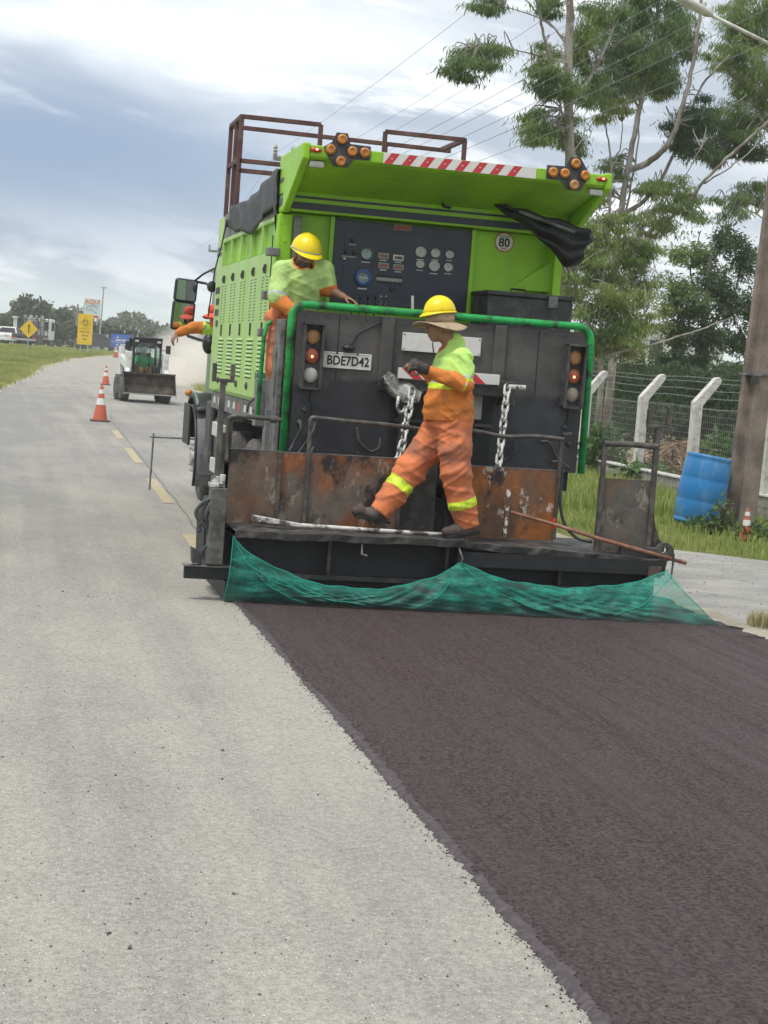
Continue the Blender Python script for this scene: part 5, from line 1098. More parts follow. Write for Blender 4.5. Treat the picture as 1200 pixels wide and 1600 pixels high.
# ================================================================== TREES AND SHRUBS
BARK = pmat('eucalypt_bark', (0.30, 0.28, 0.25), rough=0.9, var=0.25, vs=2.5, dirt=(0.16, 0.135, 0.11), ds=2.4, dth=0.51, dsoft=0.06, bump=0.7, bs=14, stretch=(1, 1, 0.35), dirt2=(0.40, 0.37, 0.33), ds2=5, dth2=0.62)
BARKD = pmat('dark_bark', (0.12, 0.10, 0.085), rough=0.9, var=0.25, vs=4, bump=0.4, bs=20)
LF_A = leafmat('gum_leaves', (0.105, 0.175, 0.062), (0.20, 0.28, 0.095), 0.42, 0.9)
LF_B = leafmat('gum_leaves_young', (0.15, 0.22, 0.065), (0.285, 0.345, 0.11), 0.42, 0.9)
LF_D = leafmat('dark_tree_leaves', (0.055, 0.10, 0.048), (0.115, 0.165, 0.07), 0.36, 0.8)
LF_S = leafmat('shrub_leaves', (0.075, 0.14, 0.045), (0.15, 0.22, 0.07), 0.3, 1.5)
def curve(pts, k=6):
    pts = [np.array(p, float) for p in pts]; out = []
    for i in range(len(pts) - 1):
        p0, p1, p2, p3 = pts[max(i - 1, 0)], pts[i], pts[i + 1], pts[min(i + 2, len(pts) - 1)]
        for t in np.linspace(0, 1, k, endpoint=False): out.append(0.5 * (2 * p1 + (p2 - p0) * t + (2 * p0 - 5 * p1 + 4 * p2 - p3) * t * t + (3 * p1 - p0 - 3 * p2 + p3) * t ** 3))
    return np.array(out + [pts[-1]])
def tree(name, label, Y, trunk, limbs, clumps, leafsets, seed, bark=BARK, size=0.17, aspect=0.14, droop=0.75, dens=1.0, cat='tree', group=None, twig=True):
    """trunk/limbs: (points [(px,py,dY)], r0, r1); clumps: (px,py,dY,rx_px,rz_px,leafset)"""
    rg = np.random.default_rng(seed); base = P(trunk[0][0][0], trunk[0][0][1], Y)
    t = thing(name, label, cat, (base[0], Y, 0), group)
    allp = []
    for i, (pts, r0, r1) in enumerate([trunk] + limbs):
        c = curve([P(x, y, Y + d) for x, y, d in pts]); c += rg.normal(0, 0.012, c.shape)
        if i == 0: c = np.concatenate([[[c[0][0] - 0.03, c[0][1], -0.1]], c])
        r0, r1 = (r0, r1) if i == 0 else (r0 * 0.8, r1 * 0.8)
        MB().tube(list(c), list(np.linspace(r0, r1, len(c)))if i else [r0 * 1.15] + list(np.linspace(r0, r1, len(c) - 1)), 10 if i == 0 else 7).build('trunk' if i == 0 else 'limb', bark, t, smooth=True)
        allp.append(c[1:])
    allp = np.concatenate(allp); sets = {}; tw = MB()
    ppm = F_PX / Y
    sat = []
    if twig and Y < 48:
        for (px, py, dY, rx, rz, ls) in clumps:
            for q in range(5): a_ = rg.uniform(0, 6.28); k_ = rg.uniform(0.3, 0.6); sat.append((px + rx * math.cos(a_) * rg.uniform(0.8, 1.6), py + rz * math.sin(a_) * rg.uniform(0.7, 1.3), dY + rg.uniform(-0.7, 0.7), rx * k_, rz * k_, ls))
    for (px, py, dY, rx, rz, ls) in list(clumps) + sat:
        c = P(px, py, Y + dY); rx, rz = rx / ppm, rz / ppm; ry = (rx + rz) / 2 * 0.9
        if twig:
            j = np.argmin(np.linalg.norm(allp - (c - (0, 0, rz * 0.8)), axis=1)); a = allp[j]
            for q in range(2):
                e = c + rg.normal(0, 0.5, 3) * (rx, ry, rz); m_ = (a + e) / 2 + rg.normal(0, 0.12, 3) + (0, 0, 0.1)
                tw.tube(list(curve([a, m_, e], 4)), list(np.linspace(0.022, 0.006, 9)), 5)
        ns = max(6, int(66 * rx * rz / 0.35 * dens)); u = rg.normal(0, 1, (ns, 3)); u /= np.linalg.norm(u, axis=1)[:, None]
        lob = 0.85 + 0.75 * np.sin(u @ rg.normal(0, 2.2, 3) + rg.uniform(0, 6)) * np.sin(u @ rg.normal(0, 3.0, 3) + rg.uniform(0, 6))     # uneven outline
        sc = c + u * (rg.uniform(0.05, 1, ns) ** 0.45 * lob * rg.uniform(0.8, 1.35, ns))[:, None] * (rx, ry, rz)
        nl = 34; hl = 0.55 * min(1, 1.3 * rz); tt = rg.uniform(0, 1, ns * nl); sw = 0.05 + 0.13 * np.sin(np.pi * np.minimum(tt * 1.15, 1))           # each spray hangs as a plume
        tilt = np.repeat(rg.normal(0, 0.35, (ns, 2)), nl, 0); hz_ = rg.normal(0, 1, (ns * nl, 2)) * sw[:, None] + tilt * tt[:, None] * hl
        L_ = np.repeat(sc, nl, 0) + np.stack([hz_[:, 0], hz_[:, 1], 0.25 * hl - tt * hl], 1) * (1.0 if Y < 100 else 2.6)
        sets.setdefault(ls, []).append(L_)
    for ls, arr in sets.items(): leaves('crown', np.concatenate(arr), size, leafsets[ls], t, seed + ls, aspect, droop)
    if twig and tw.v: tag(tw.build('twigs', bark, t), kind='stuff')
    return t
GS = {0: LF_A, 1: LF_B, 2: LF_D}
tree('eucalyptus_tree', 'tall pale straight eucalyptus trunk rising right behind the truck hood', 39,
     ([(879, 560, 0), (882, 498, 0), (889, 330, 0), (890, 243, 0), (888, 130, 0), (891, 0, 0), (893, -90, 0)], 0.175, 0.075),
     [([(888, 172, 0), (866, 112, -0.4), (850, 55, -0.5), (838, 0, -0.7), (826, -50, -0.7)], 0.06, 0.03), ([(890, 168, 0), (918, 128, 0.4), (950, 66, 0.7), (975, 0, 0.8), (985, -40, 0.8)], 0.065, 0.035),
      ([(889, 100, 0), (868, 93, -0.5), (830, 84, -0.8), (775, 73, -1.0), (745, 78, -1.1)], 0.03, 0.010), ([(889, 215, 0), (874, 160, -0.6), (864, 100, -0.8)], 0.04, 0.018), ([(889, 75, 0), (862, 40, 0.5), (830, 10, 0.8), (800, -20, 1.0)], 0.04, 0.015), ([(884, 60, 0), (845, 30, 0.2), (780, 8, -0.4)], 0.03, 0.01)],
     [(745, 88, -1.1, 26, 20, 0), (718, 92, -1.2, 18, 20, 0), (765, 80, -1.0, 18, 14, 0), (862, 112, -0.7, 24, 26, 0), (852, 90, -0.5, 16, 20, 1), (875, 130, -0.9, 18, 20, 0), (842, 190, -0.7, 20, 18, 0), (868, 200, 0.3, 22, 16, 0), (900, 212, 0.6, 15, 22, 0), (835, 205, -0.8, 12, 14, 1), (765, 6, -0.4, 20, 10, 0), (925, 125, 0.7, 24, 30, 0), (915, 50, 0.5, 24, 36, 1), (940, 20, 0.8, 26, 26, 0), (850, 10, 0.4, 18, 14, 0)], GS, 21)
tree('eucalyptus_tree', 'many stemmed spreading eucalyptus tree right of the straight pale trunk', 42,
     ([(958, 560, 0), (958, 470, 0), (962, 392, 0), (975, 300, 0), (988, 225, 0), (1006, 140, 0), (1024, 62, 0), (1032, -40, 0)], 0.11, 0.04),
     [([(984, 265, 0), (1012, 254, -0.2), (1038, 232, -0.5), (1060, 190, -0.6), (1083, 100, -0.8), (1094, 20, -1.0), (1100, -40, -1)], 0.12, 0.045),
      ([(972, 335, 0), (1000, 318, 0.3), (1032, 282, 0.6), (1072, 196, 0.8), (1098, 132, 0.9), (1140, 86, 1.0)], 0.085, 0.03),
      ([(953, 420, 0), (951, 350, -0.5), (955, 270, -0.6), (948, 210, -0.7), (938, 158, -0.8)], 0.05, 0.02), ([(952, 270, -0.6), (968, 235, -0.4), (972, 190, -0.4)], 0.03, 0.014),
      ([(966, 400, 0), (1015, 362, -0.6), (1062, 330, -1.0), (1110, 272, -1.4), (1160, 226, -1.6), (1200, 190, -1.8), (1240, 150, -2)], 0.07, 0.035),
      ([(1100, 285, -1.3), (1150, 255, -1.4), (1195, 215, -1.5)], 0.03, 0.018), ([(1005, 140, 0), (990, 80, 0.5), (975, 20, 0.8)], 0.04, 0.02), ([(1010, 130, 0), (1045, 95, 0.6), (1075, 40, 0.9)], 0.04, 0.02),
      ([(975, 385, 0), (980, 320, 0.4), (995, 240, 0.5), (1000, 170, 0.6)], 0.045, 0.02), ([(1098, 225, -1), (1075, 270, -0.9), (1070, 300, -0.9)], 0.02, 0.012)],
     [(1005, 22, 0.3, 40, 36, 0), (960, 60, 0.6, 32, 36, 0), (985, 95, 0.4, 30, 30, 2), (1030, 75, -0.4, 28, 36, 0), (950, 128, -0.6, 20, 24, 2), (985, 135, 0.6, 22, 20, 1), (1022, 128, 0.9, 22, 22, 1), (955, 165, -0.8, 18, 14, 1), (1062, 40, 0.8, 26, 34, 0), (1045, 115, 0.4, 20, 20, 0),
      (1075, 205, 0.8, 26, 20, 2), (1100, 178, -0.7, 22, 22, 2), (1058, 190, 0.4, 16, 18, 2), (1080, 235, 0.2, 24, 14, 2), (1060, 300, -0.9, 28, 18, 1), (1035, 345, -0.8, 30, 20, 1), (1075, 322, -1.0, 20, 16, 0), (965, 262, 0.2, 14, 12, 0), (1020, 300, 0.4, 14, 12, 1), (935, 300, 0.2, 14, 12, 1), (1010, -20, 0, 50, 20, 0)], GS, 31)
tree('eucalyptus_tree', 'eucalyptus with drooping foliage at the right edge above the utility pole', 44,
     ([(1262, 600, 0), (1256, 430, 0), (1248, 250, 0), (1240, 100, 0), (1236, -60, 0)], 0.19, 0.08),
     [([(1250, 300, 0), (1222, 238, -0.4), (1190, 190, -0.6), (1160, 130, -0.8)], 0.06, 0.02), ([(1244, 160, 0), (1212, 100, 0.4), (1180, 50, 0.6), (1150, 0, 0.7)], 0.06, 0.02), ([(1256, 420, 0), (1215, 360, -0.4), (1165, 325, -0.7), (1130, 310, -0.8)], 0.04, 0.014), ([(1245, 220, 0), (1200, 250, 0.4), (1150, 246, 0.5)], 0.035, 0.012)],
     [(1165, 110, -0.8, 32, 34, 1), (1185, 55, 0.4, 36, 34, 0), (1145, 30, 0.7, 26, 24, 1), (1190, 150, -0.2, 24, 34, 1), (1150, 165, -0.6, 22, 24, 0), (1135, 205, 0.5, 30, 26, 2), (1165, 230, 0.3, 26, 16, 2), (1118, 240, 0.5, 14, 14, 2), (1172, 190, -0.3, 22, 20, 0), (1150, 318, -0.8, 22, 18, 0), (1182, 300, -0.5, 18, 18, 0), (1130, 90, 0.6, 16, 20, 1), (1195, 5, 0.6, 30, 20, 1)], GS, 41)
tree('young_eucalyptus', 'bushy young eucalyptus with fine light leaves beside the truck', 36,
     ([(940, 600, 0), (938, 520, 0), (942, 430, 0), (948, 350, 0)], 0.07, 0.02),
     [([(940, 540, 0), (905, 470, -0.4), (888, 410, -0.6)], 0.04, 0.012), ([(940, 520, 0), (985, 450, 0.5), (1005, 385, 0.7)], 0.04, 0.012), ([(938, 560, 0), (985, 520, -0.6), (1010, 480, -0.8)], 0.035, 0.01), ([(930, 560, 0), (1010, 540, -1.0), (1080, 520, -1.3), (1140, 498, -1.6)], 0.04, 0.018)],
     [(905, 400, -0.4, 22, 26, 1), (940, 372, 0, 24, 26, 1), (895, 455, -0.5, 20, 26, 1), (945, 425, 0.4, 28, 26, 1), (980, 400, 0.6, 26, 26, 1), (925, 480, 0.3, 30, 24, 0), (975, 465, -0.4, 32, 26, 1), (1005, 440, 0.7, 18, 26, 1), (955, 515, -0.5, 34, 22, 0), (1000, 505, -0.7, 26, 22, 1), (930, 535, 0.2, 26, 18, 0), (975, 545, 0.3, 30, 14, 1), (1010, 395, 0.6, 12, 16, 1), (915, 350, 0, 12, 14, 1), (960, 345, 0.1, 16, 16, 1)], GS, 51, size=0.13, aspect=0.18, droop=0.65, dens=1.35)
tree('dark_tree', 'dense dark leafed tree behind the fence between young eucalyptus and pole', 50,
     ([(1100, 620, 0), (1098, 540, 0), (1105, 470, 0), (1110, 400, 0)], 0.16, 0.05),
     [([(1100, 560, 0), (1060, 490, -0.5), (1045, 430, -0.8)], 0.07, 0.02), ([(1102, 520, 0), (1150, 450, 0.5), (1165, 380, 0.8)], 0.07, 0.02), ([(1104, 500, 0), (1080, 430, 0.6), (1095, 360, 0.8)], 0.05, 0.02)],
     [(1062, 450, -0.6, 24, 28, 0), (1095, 400, 0.6, 28, 28, 0), (1135, 372, 0.6, 30, 26, 2), (1165, 400, 0.8, 22, 34, 2), (1120, 440, 0, 34, 30, 2), (1085, 480, -0.4, 32, 28, 2), (1140, 470, 0.4, 34, 30, 2), (1062, 515, -0.4, 26, 24, 2), (1105, 525, 0, 36, 26, 2), (1155, 530, 0.4, 28, 28, 2), (1085, 565, -0.2, 36, 20, 2), (1145, 580, 0.2, 34, 20, 0), (1040, 560, -0.4, 22, 20, 2), (1045, 480, -0.6, 14, 20, 1), (1180, 480, 0.5, 20, 40, 2), (1060, 395, 0.2, 16, 18, 1)], GS, 61, bark=BARKD, size=0.16, aspect=0.30, droop=0.3, dens=0.95)
# shrubs and weeds behind / along the fence
def shrub(name, label, c, rx, rz, n, mat, size, seed, aspect=0.4, cat='shrub', droop=0.0, stems=6):
    rg = np.random.default_rng(seed); t = thing(name, label, cat, (c[0], c[1], 0)); mb = MB()
    for i in range(stems):
        a = rg.uniform(0, 6.3); mb.tube(list(curve([(c[0], c[1], 0), (c[0] + 0.4 * rx * math.cos(a), c[1] + 0.4 * rx * math.sin(a), rz * 0.7), (c[0] + 0.8 * rx * math.cos(a), c[1] + 0.8 * rx * math.sin(a), rz * 1.5)], 4)), 0.012, 5)
    mb.build('stems', BARKD, t)
    u = rg.normal(0, 1, (n, 3)); u /= np.linalg.norm(u, axis=1)[:, None]; L_ = np.array((c[0], c[1], rz)) + u * (rg.uniform(0.1, 1, n) ** 0.45)[:, None] * (rx, rx, rz); L_[:, 2] = np.maximum(L_[:, 2], 0.03)
    leaves('foliage', L_, size, mat, t, seed, aspect, droop)
shrub('shrub', 'low leafy green shrub behind the leftmost white fence post', P(946, 690, 29), 0.45, 0.5, 700, LF_S, 0.18, 71)
shrub('shrub', 'broad leafed weed patch at the fence between the middle posts', P(1010, 705, 27), 0.5, 0.25, 500, LF_S, 0.16, 72)
shrub('shrub', 'dark green bush behind the wire mesh left of the utility pole', P(1130, 690, 26), 0.5, 0.55, 800, LF_S, 0.17, 73)
shrub('dry_brush', 'pile of dead brown palm fronds behind the wire mesh', P(1058, 668, 30), 0.75, 0.42, 700, leafmat('dead_fronds', (0.25, 0.165, 0.10), (0.42, 0.31, 0.19), 0.2, 2), 0.42, 74, 0.10, 'brush', 0.4)
shrub('weed', 'small leafy weed growing in front of the blue barrel', (P(1133, 815, 19.3)[0] - 0.05, 19.3), 0.16, 0.24, 110, LF_S, 0.09, 75, 0.4, 'weed')
shrub('weed', 'clump of broad weeds at the foot of the utility pole', (P(1110, 835, 19.4)[0], 19.45), 0.3, 0.10, 220, LF_S, 0.10, 76, 0.4, 'weed')
shrub('weed', 'clump of weeds around the small dirty cone', (P(1185, 850, 18.6)[0], 18.7), 0.28, 0.12, 240, LF_S, 0.09, 77, 0.4, 'weed')
for q, (px, py, Yq, lb) in enumerate(((1060, 590, 46, 'green hedge shrub in front of the dark tree, left one'), (1130, 600, 46, 'green hedge shrub in front of the dark tree, right one'), (975, 600, 44, 'dark shrub below the young eucalyptus behind the fence'), (1185, 600, 44, 'dark shrub beyond the fence at the right photo edge'))):
    c = P(px, py, Yq); shrub('shrub', lb, c, 1.9, 1.25, 4200, LF_D, 0.2, 80 + q)
sheet('yard_dirt', np.linspace(11.4, 30, 30), np.linspace(22, 60, 40), lambda x, y: 0.004 + 0.03 * np.sin(x) * np.sin(y * 0.7) + 0.03, pmat('dry_field', (0.42, 0.35, 0.24), rough=1, var=0.2, vs=1.2, dirt=(0.28, 0.24, 0.14), ds=0.9, dth=0.5))
n = 5000; yy = r.uniform(23, 58, n); xx = r.uniform(11.3, 26, n)
grass('dry_field_grass', np.stack([xx, yy, 0.03 + 0 * xx], -1), 0.22, 0.012, GR3, 'dry straw stubble on the field behind the fence', 9, 0.7)
# shed glimpsed between the trees
sh = thing('shed', 'low dark shed with pale roof edge behind the trees', 'shed', tuple(P(985, 600, 56) * (1, 1, 0)))
c = P(985, 600, 56); x0, x1 = c[0] - 2.0, c[0] + 2.2
MB().box(x0, x1, 55.0, 59.0, 0, 2.45).build('wall', pmat('shed_wall', (0.07, 0.065, 0.065), rough=0.9, var=0.2, vs=1), sh); MB().box(x0 - 0.2, x1 + 0.2, 54.7, 59.3, 2.46, 2.62).build('roof', ALU, sh)
MB().box(x0 + 0.8, x0 + 1.6, 54.97, 55.02, 0.05, 1.9).build('door', BLKW, sh)
wb = thing('warehouse', 'white walled building glimpsed between the tree crowns', 'building', tuple(P(1025, 600, 90) * (1, 1, 0)))
c = P(1025, 600, 90); MB().box(c[0] - 1.2, c[0] + 4, 90, 96, 0, 5.0).build('wall', WHITE, wb); MB().box(c[0] - 1.5, c[0] + 4.3, 89.7, 96.3, 5.0, 5.2).build('roof', GREYM, wb)
for q in range(3): MB().box(c[0] - 0.6 + q * 1.4, c[0] + 0.2 + q * 1.4, 89.96, 90.02, 3.2, 4.3).build('window', BLK, wb)
# ================================================================== COMPACT LOADER
lw = G(226, 629)
loader = thing('compact_loader', 'white compact skid loader with black bucket driving towards the camera', 'loader', (lw[0], lw[1], 0.009), local=True)
WPAINT = pmat('white_paint', (0.72, 0.72, 0.70), rough=0.4, var=0.05, vs=4, dirt=(0.50, 0.46, 0.40), ds=5, dth=0.6)
LGLASS = glassmat('cab_glass', (0.86, 0.94, 0.92), 0.07)
DARKI = MATS['dark_interior']
def lp(name, mb, mat, parent=loader, **k): return mb.build(name, mat, parent, **k)
lp('chassis', MB().box(-0.52, 0.52, 0.0, 2.0, 0.28, 0.95), BLKW, bevel=0.03)
lp('engine_cover', MB().box(-0.5, 0.5, 1.1, 2.1, 0.9, 1.45), WPAINT, bevel=0.05)
for s in (-1, 1):
    for y in (0.15, 1.25):
        w_o = MB().lathe([(0.22, 0), (0.34, 0.0), (0.40, 0.03), (0.41, 0.07), (0.41, 0.23), (0.40, 0.27), (0.34, 0.30), (0.22, 0.30)], (s * 0.83, y, 0.41), (-s, 0, 0), 24).build('wheel', TYRE, loader)
        MB().lathe([(0.22, 0.02), (0.20, 0.07), (0.08, 0.05), (0.05, 0.02)], (s * 0.83, y, 0.41), (-s, 0, 0), 16).build('rim', pmat('rim_red', (0.30, 0.10, 0.07), rough=0.6, var=0.2, vs=9), w_o)
        for q in range(14):
            a = 2 * math.pi * q / 14; MB().obox((s * 0.68, y + 0.41 * math.cos(a), 0.41 + 0.41 * math.sin(a)), (0.27, 0.05, 0.03), rot('X', a + math.pi / 2)).build('lug', TYRE, w_o)
    # lift arm
    lp('lift_arm', MB().prism([(s * 0.56, -0.45, 0.55), (s * 0.56, -0.15, 1.0), (s * 0.56, 0.2, 1.3), (s * 0.56, 1.7, 1.55), (s * 0.56, 1.9, 1.35), (s * 0.56, 1.6, 1.25), (s * 0.56, 0.3, 1.05), (s * 0.56, 0.0, 0.75), (s * 0.56, -0.3, 0.42)], (s * 0.13, 0, 0)), WPAINT, bevel=0.02)
    lp('tower', MB().box(min(s * 0.54, s * 0.68), max(s * 0.54, s * 0.68), 1.45, 2.0, 0.7, 1.75), WPAINT, bevel=0.03)
    lp('fender', MB().box(min(s * 0.5, s * 0.7), max(s * 0.5, s * 0.7), -0.05, 0.25, 0.85, 1.62), WPAINT, bevel=0.03)
    cp_ = lp('cab_post', MB().bar((s * 0.42, 0.05, 0.85), (s * 0.44, 0.1, 2.02), 0.07), BLK, bevel=0.01); lp('cab_post', MB().bar((s * 0.43, 1.1, 0.85), (s * 0.43, 1.1, 2.02), 0.07), BLK)
    lp('side_screen', MB().box(s * 0.43 - 0.01, s * 0.43 + 0.01, 0.15, 1.08, 1.0, 1.95), LGLASS)
    lp('work_light', MB().box(s * 0.36 - 0.06, s * 0.36 + 0.06, 0.0, 0.05, 1.93, 2.0), CLEARL, bevel=0.01)
    lp('mirror', MB().obox((s * 0.66, -0.02, 1.80 if s < 0 else 1.74), (0.16, 0.06, 0.28)), BLK, bevel=0.03); lp('mirror_arm', MB().tube([(s * 0.45, 0.05, 1.7), (s * 0.62, 0, 1.72)], 0.015, 6), BLK)
lp('cab_roof', MB().box(-0.48, 0.48, 0.0, 1.15, 2.02, 2.10), BLK, bevel=0.03); lp('cab_header', MB().box(-0.42, 0.42, 0.06, 0.12, 1.92, 2.02), BLK); lp('cab_back', MB().box(-0.42, 0.42, 1.1, 1.14, 1.75, 2.0), BLK)
for sx in (-1, 1): lp('cab_gusset', MB().prism([(sx * 0.40, 0.06, 1.92), (sx * 0.22, 0.06, 1.92), (sx * 0.40, 0.06, 1.74)], (0, 0.05, 0)), BLK)
lp('windscreen', MB().box(-0.38, 0.38, 0.075, 0.085, 0.92, 1.92), LGLASS); lp('wiper', MB().bar((0.07, 0.06, 1.0), (0.09, 0.06, 1.85), 0.022), BLK)
lp('seat', MB().box(-0.26, 0.26, 0.6, 0.95, 0.85, 0.98).box(-0.26, 0.26, 0.92, 1.02, 0.95, 1.6), BLK, bevel=0.03)
lp('console', MB().box(-0.40, -0.25, 0.15, 0.7, 0.85, 1.15).box(0.25, 0.40, 0.15, 0.7, 0.85, 1.15), BLKW, bevel=0.02)
for sx in (-1, 1): lp('joystick', MB().tube([(sx * 0.3, 0.3, 1.13), (sx * 0.28, 0.28, 1.3)], [0.012, 0.03], 8), BLK)
BKT = pmat('worn_bucket', (0.045, 0.042, 0.038), rough=0.55, metal=0.3, var=0.3, vs=4, dirt=(0.16, 0.125, 0.085), ds=3, dth=0.58)
prof = [(-1.05, 0.30), (-0.75, 0.28), (-0.55, 0.36), (-0.45, 0.55), (-0.50, 0.82), (-0.60, 0.94)]
bk = lp('bucket', MB().grid(lambda u, v: (-0.84 + 1.68 * v,) + tuple(np.array([np.interp(u, np.linspace(0, 1, 6), [p[0] for p in prof]), np.interp(u, np.linspace(0, 1, 6), [p[1] for p in prof])])), 15, 4), BKT, solid=0.03)
for sx in (-0.84, 0.82): MB().prism([(sx, y, z) for y, z in prof], (0.025, 0, 0)).build('bucket_side', BKT, bk)
MB().box(-0.86, 0.86, -1.09, -0.98, 0.275, 0.31).build('cutting_edge', STEEL, bk); MB().box(-0.86, 0.86, -0.63, -0.54, 0.92, 0.97).build('top_lip', BKT, bk)
lp('under_guard', MB().prism([(-0.5, -0.1, 0.42), (-0.3, -0.1, 0.24), (0.3, -0.1, 0.24), (0.5, -0.1, 0.42)], (0, 0.6, 0)), BLKW)
loader.rotation_euler = (0, 0, R(4))

# ================================================================== HIGHWAY VEHICLES
CGLASS = pmat('car_glass', (0.02, 0.024, 0.028), rough=0.08, var=0)
def car(label, loc, rotz, paint, name='hatchback_car'):
    """local: +x right, +y forward"""
    t = thing(name, label, 'car', loc, None, rotz, local=True)
    side = [(-2.0, 0.35), (-2.05, 0.75), (-1.95, 0.95), (-1.6, 1.0), (0.55, 0.98), (1.6, 0.80), (1.98, 0.62), (2.02, 0.35)]
    MB().prism([(-0.86, y, z) for y, z in side], (1.72, 0, 0)).build('body', paint, t, bevel=0.08, seg=3)
    V = [(sx * w, y, z) for sx in (-1, 1) for w, y, z in ((0.80, -1.85, 0.96), (0.62, -1.45, 1.45), (0.62, -0.1, 1.48), (0.78, 0.85, 0.95))]
    MB().add(V, [(0, 1, 2, 3), (7, 6, 5, 4), (0, 4, 5, 1), (1, 5, 6, 2), (2, 6, 7, 3), (3, 7, 4, 0)]).build('cabin', paint, t, bevel=0.05)
    MB().add([(-0.68, -1.84, 1.02), (0.68, -1.84, 1.02), (0.54, -1.55, 1.38), (-0.54, -1.55, 1.38)], [(0, 1, 2, 3)]).build('rear_window', CGLASS, t, solid=0.03)
    MB().add([(-0.66, 0.80, 1.02), (0.66, 0.80, 1.02), (0.54, 0.05, 1.40), (-0.54, 0.05, 1.40)], [(0, 3, 2, 1)]).build('windscreen', CGLASS, t, solid=0.04)
    for s in (-1, 1):
        MB().add([(s * 0.795, -1.5, 1.02), (s * 0.785, 0.55, 1.02), (s * 0.645, -0.12, 1.40), (s * 0.645, -1.3, 1.38)], [(0, 1, 2, 3)]).build('side_window', CGLASS, t, solid=0.05)
        MB().box(min(s * 0.60, s * 0.84), max(s * 0.60, s * 0.84), -2.06, -1.95, 0.70, 0.92).build('tail_light', REDL, t, bevel=0.02); MB().box(min(s * 0.5, s * 0.8), max(s * 0.5, s * 0.8), 1.88, 2.0, 0.55, 0.68).build('headlight', CLEARL, t, bevel=0.02)
        MB().box(min(s * 0.84, s * 0.98), max(s * 0.84, s * 0.98), 0.6, 0.72, 0.95, 1.08).build('wing_mirror', paint, t, bevel=0.02)
        for y in (-1.3, 1.25):
            w_o = MB().lathe([(0.2, 0), (0.29, 0), (0.31, 0.03), (0.31, 0.17), (0.29, 0.2), (0.2, 0.2)], (s * 0.88, y, 0.31), (-s, 0, 0), 20).build('wheel', TYRE, t); MB().lathe([(0.2, 0.02), (0.05, 0.01)], (s * 0.88, y, 0.31), (-s, 0, 0), 14).build('rim', GREYM, w_o)
    MB().box(-0.84, 0.84, -2.10, -1.98, 0.36, 0.58).build('bumper', paint, t, bevel=0.03); MB().box(-0.2, 0.2, -2.075, -2.05, 0.74, 0.84).build('number_plate', WHITE, t)
    return t
hz = 1.122
def HP(px, Y): p = P(px, 540, Y); return (p[0], Y, hz)
car('white hatchback seen from behind at the left photo edge on the highway', HP(15, 141), R(-8), WPAINT)
car('dark grey hatchback on the highway between yellow and blue signs', HP(157, 146), R(-75), pmat('dark_car_paint', (0.035, 0.04, 0.045), rough=0.3, var=0.05, vs=3))
# flatbed truck with gas bottle rack
ft = thing('flatbed_truck', 'flatbed lorry with upright cylinder rack and white cab on the highway', 'lorry', HP(50, 141), None, R(-14), local=True)
CABW = WPAINT
MB().box(-1.0, 1.0, -3.0, 1.4, 0.75, 0.98).build('deck', BLKW, ft, bevel=0.02); MB().box(-0.35, 0.35, -2.9, 3.4, 0.5, 0.74).build('chassis', SOOT, ft)
MB().box(-1.02, 1.02, -3.06, -2.98, 0.45, 0.62).build('under_bar', GREYB, ft); MB().box(-1.05, 1.05, 1.7, 3.5, 0.6, 2.35).build('cab', CABW, ft, bevel=0.1); MB().box(-0.9, 0.9, 1.66, 1.72, 1.4, 2.1).build('cab_window', CGLASS, ft)
for s in (-1, 1):
    MB().box(s * 1.06 - 0.01, s * 1.06 + 0.01, 2.2, 3.2, 1.4, 2.1).build('door_window', CGLASS, ft); MB().box(s * 1.25 - 0.08, s * 1.25 + 0.08, 3.2, 3.26, 1.5, 1.9).build('mirror', BLK, ft)
    MB().box(s * 0.85 - 0.12, s * 0.85 + 0.12, -3.09, -3.05, 0.62, 0.74).build('tail_light', REDL, ft)
    for y in (-2.0, -1.0, 2.6):
        w_o = MB().lathe([(0.25, 0), (0.4, 0), (0.44, 0.04), (0.44, 0.26), (0.4, 0.3), (0.25, 0.3)], (s * 1.02, y, 0.44), (-s, 0, 0), 20).build('wheel', TYRE, ft); MB().lathe([(0.25, 0.03), (0.06, 0.0)], (s * 1.02, y, 0.44), (-s, 0, 0), 12).build('rim', GREYM, w_o)
for x in (-0.95, 0.95):
    for y in (-1.4, 0.0, 1.3): MB().bar((x, y, 0.98), (x, y, 2.75), 0.06).build('rack_post', BLKW, ft)
for z in (1.6, 2.2, 2.72):
    MB().bar((-0.95, -1.4, z), (-0.95, 1.3, z), 0.05).bar((0.95, -1.4, z), (0.95, 1.3, z), 0.05).bar((-0.95, -1.4, z), (0.95, -1.4, z), 0.05).build('rack_rail', BLKW, ft)
for q, x in enumerate((-0.7, -0.25, 0.2, 0.65)):
    c = thing('gas_cylinder', 'upright grey gas cylinder %s in the lorry rack' % ('at the left end', 'second from left', 'second from right', 'at the right end')[q], 'gas cylinder', (0, 0, 0), 'cylinders on the lorry', local=True)
    mw = Matrix.Translation(ft.location) @ Matrix.Rotation(R(-14), 4, 'Z') @ Matrix.Translation((x, 0.3, 0.985)); c.location = mw.translation; c.rotation_euler = (0, 0, R(-14))
    MB().lathe([(0.17, 0), (0.18, 0.03), (0.18, 1.4), (0.12, 1.55), (0.05, 1.6), (0.05, 1.68)], (0, 0, 0), (0, 0, 1), 14).build('tank', GREYB if q % 2 else GREYM, c, smooth=True); MB().lathe([(0.08, 1.62), (0.09, 1.66), (0.09, 1.78), (0.07, 1.8)], (0, 0, 0), (0, 0, 1), 12).build('valve_cap', BLKW, c)

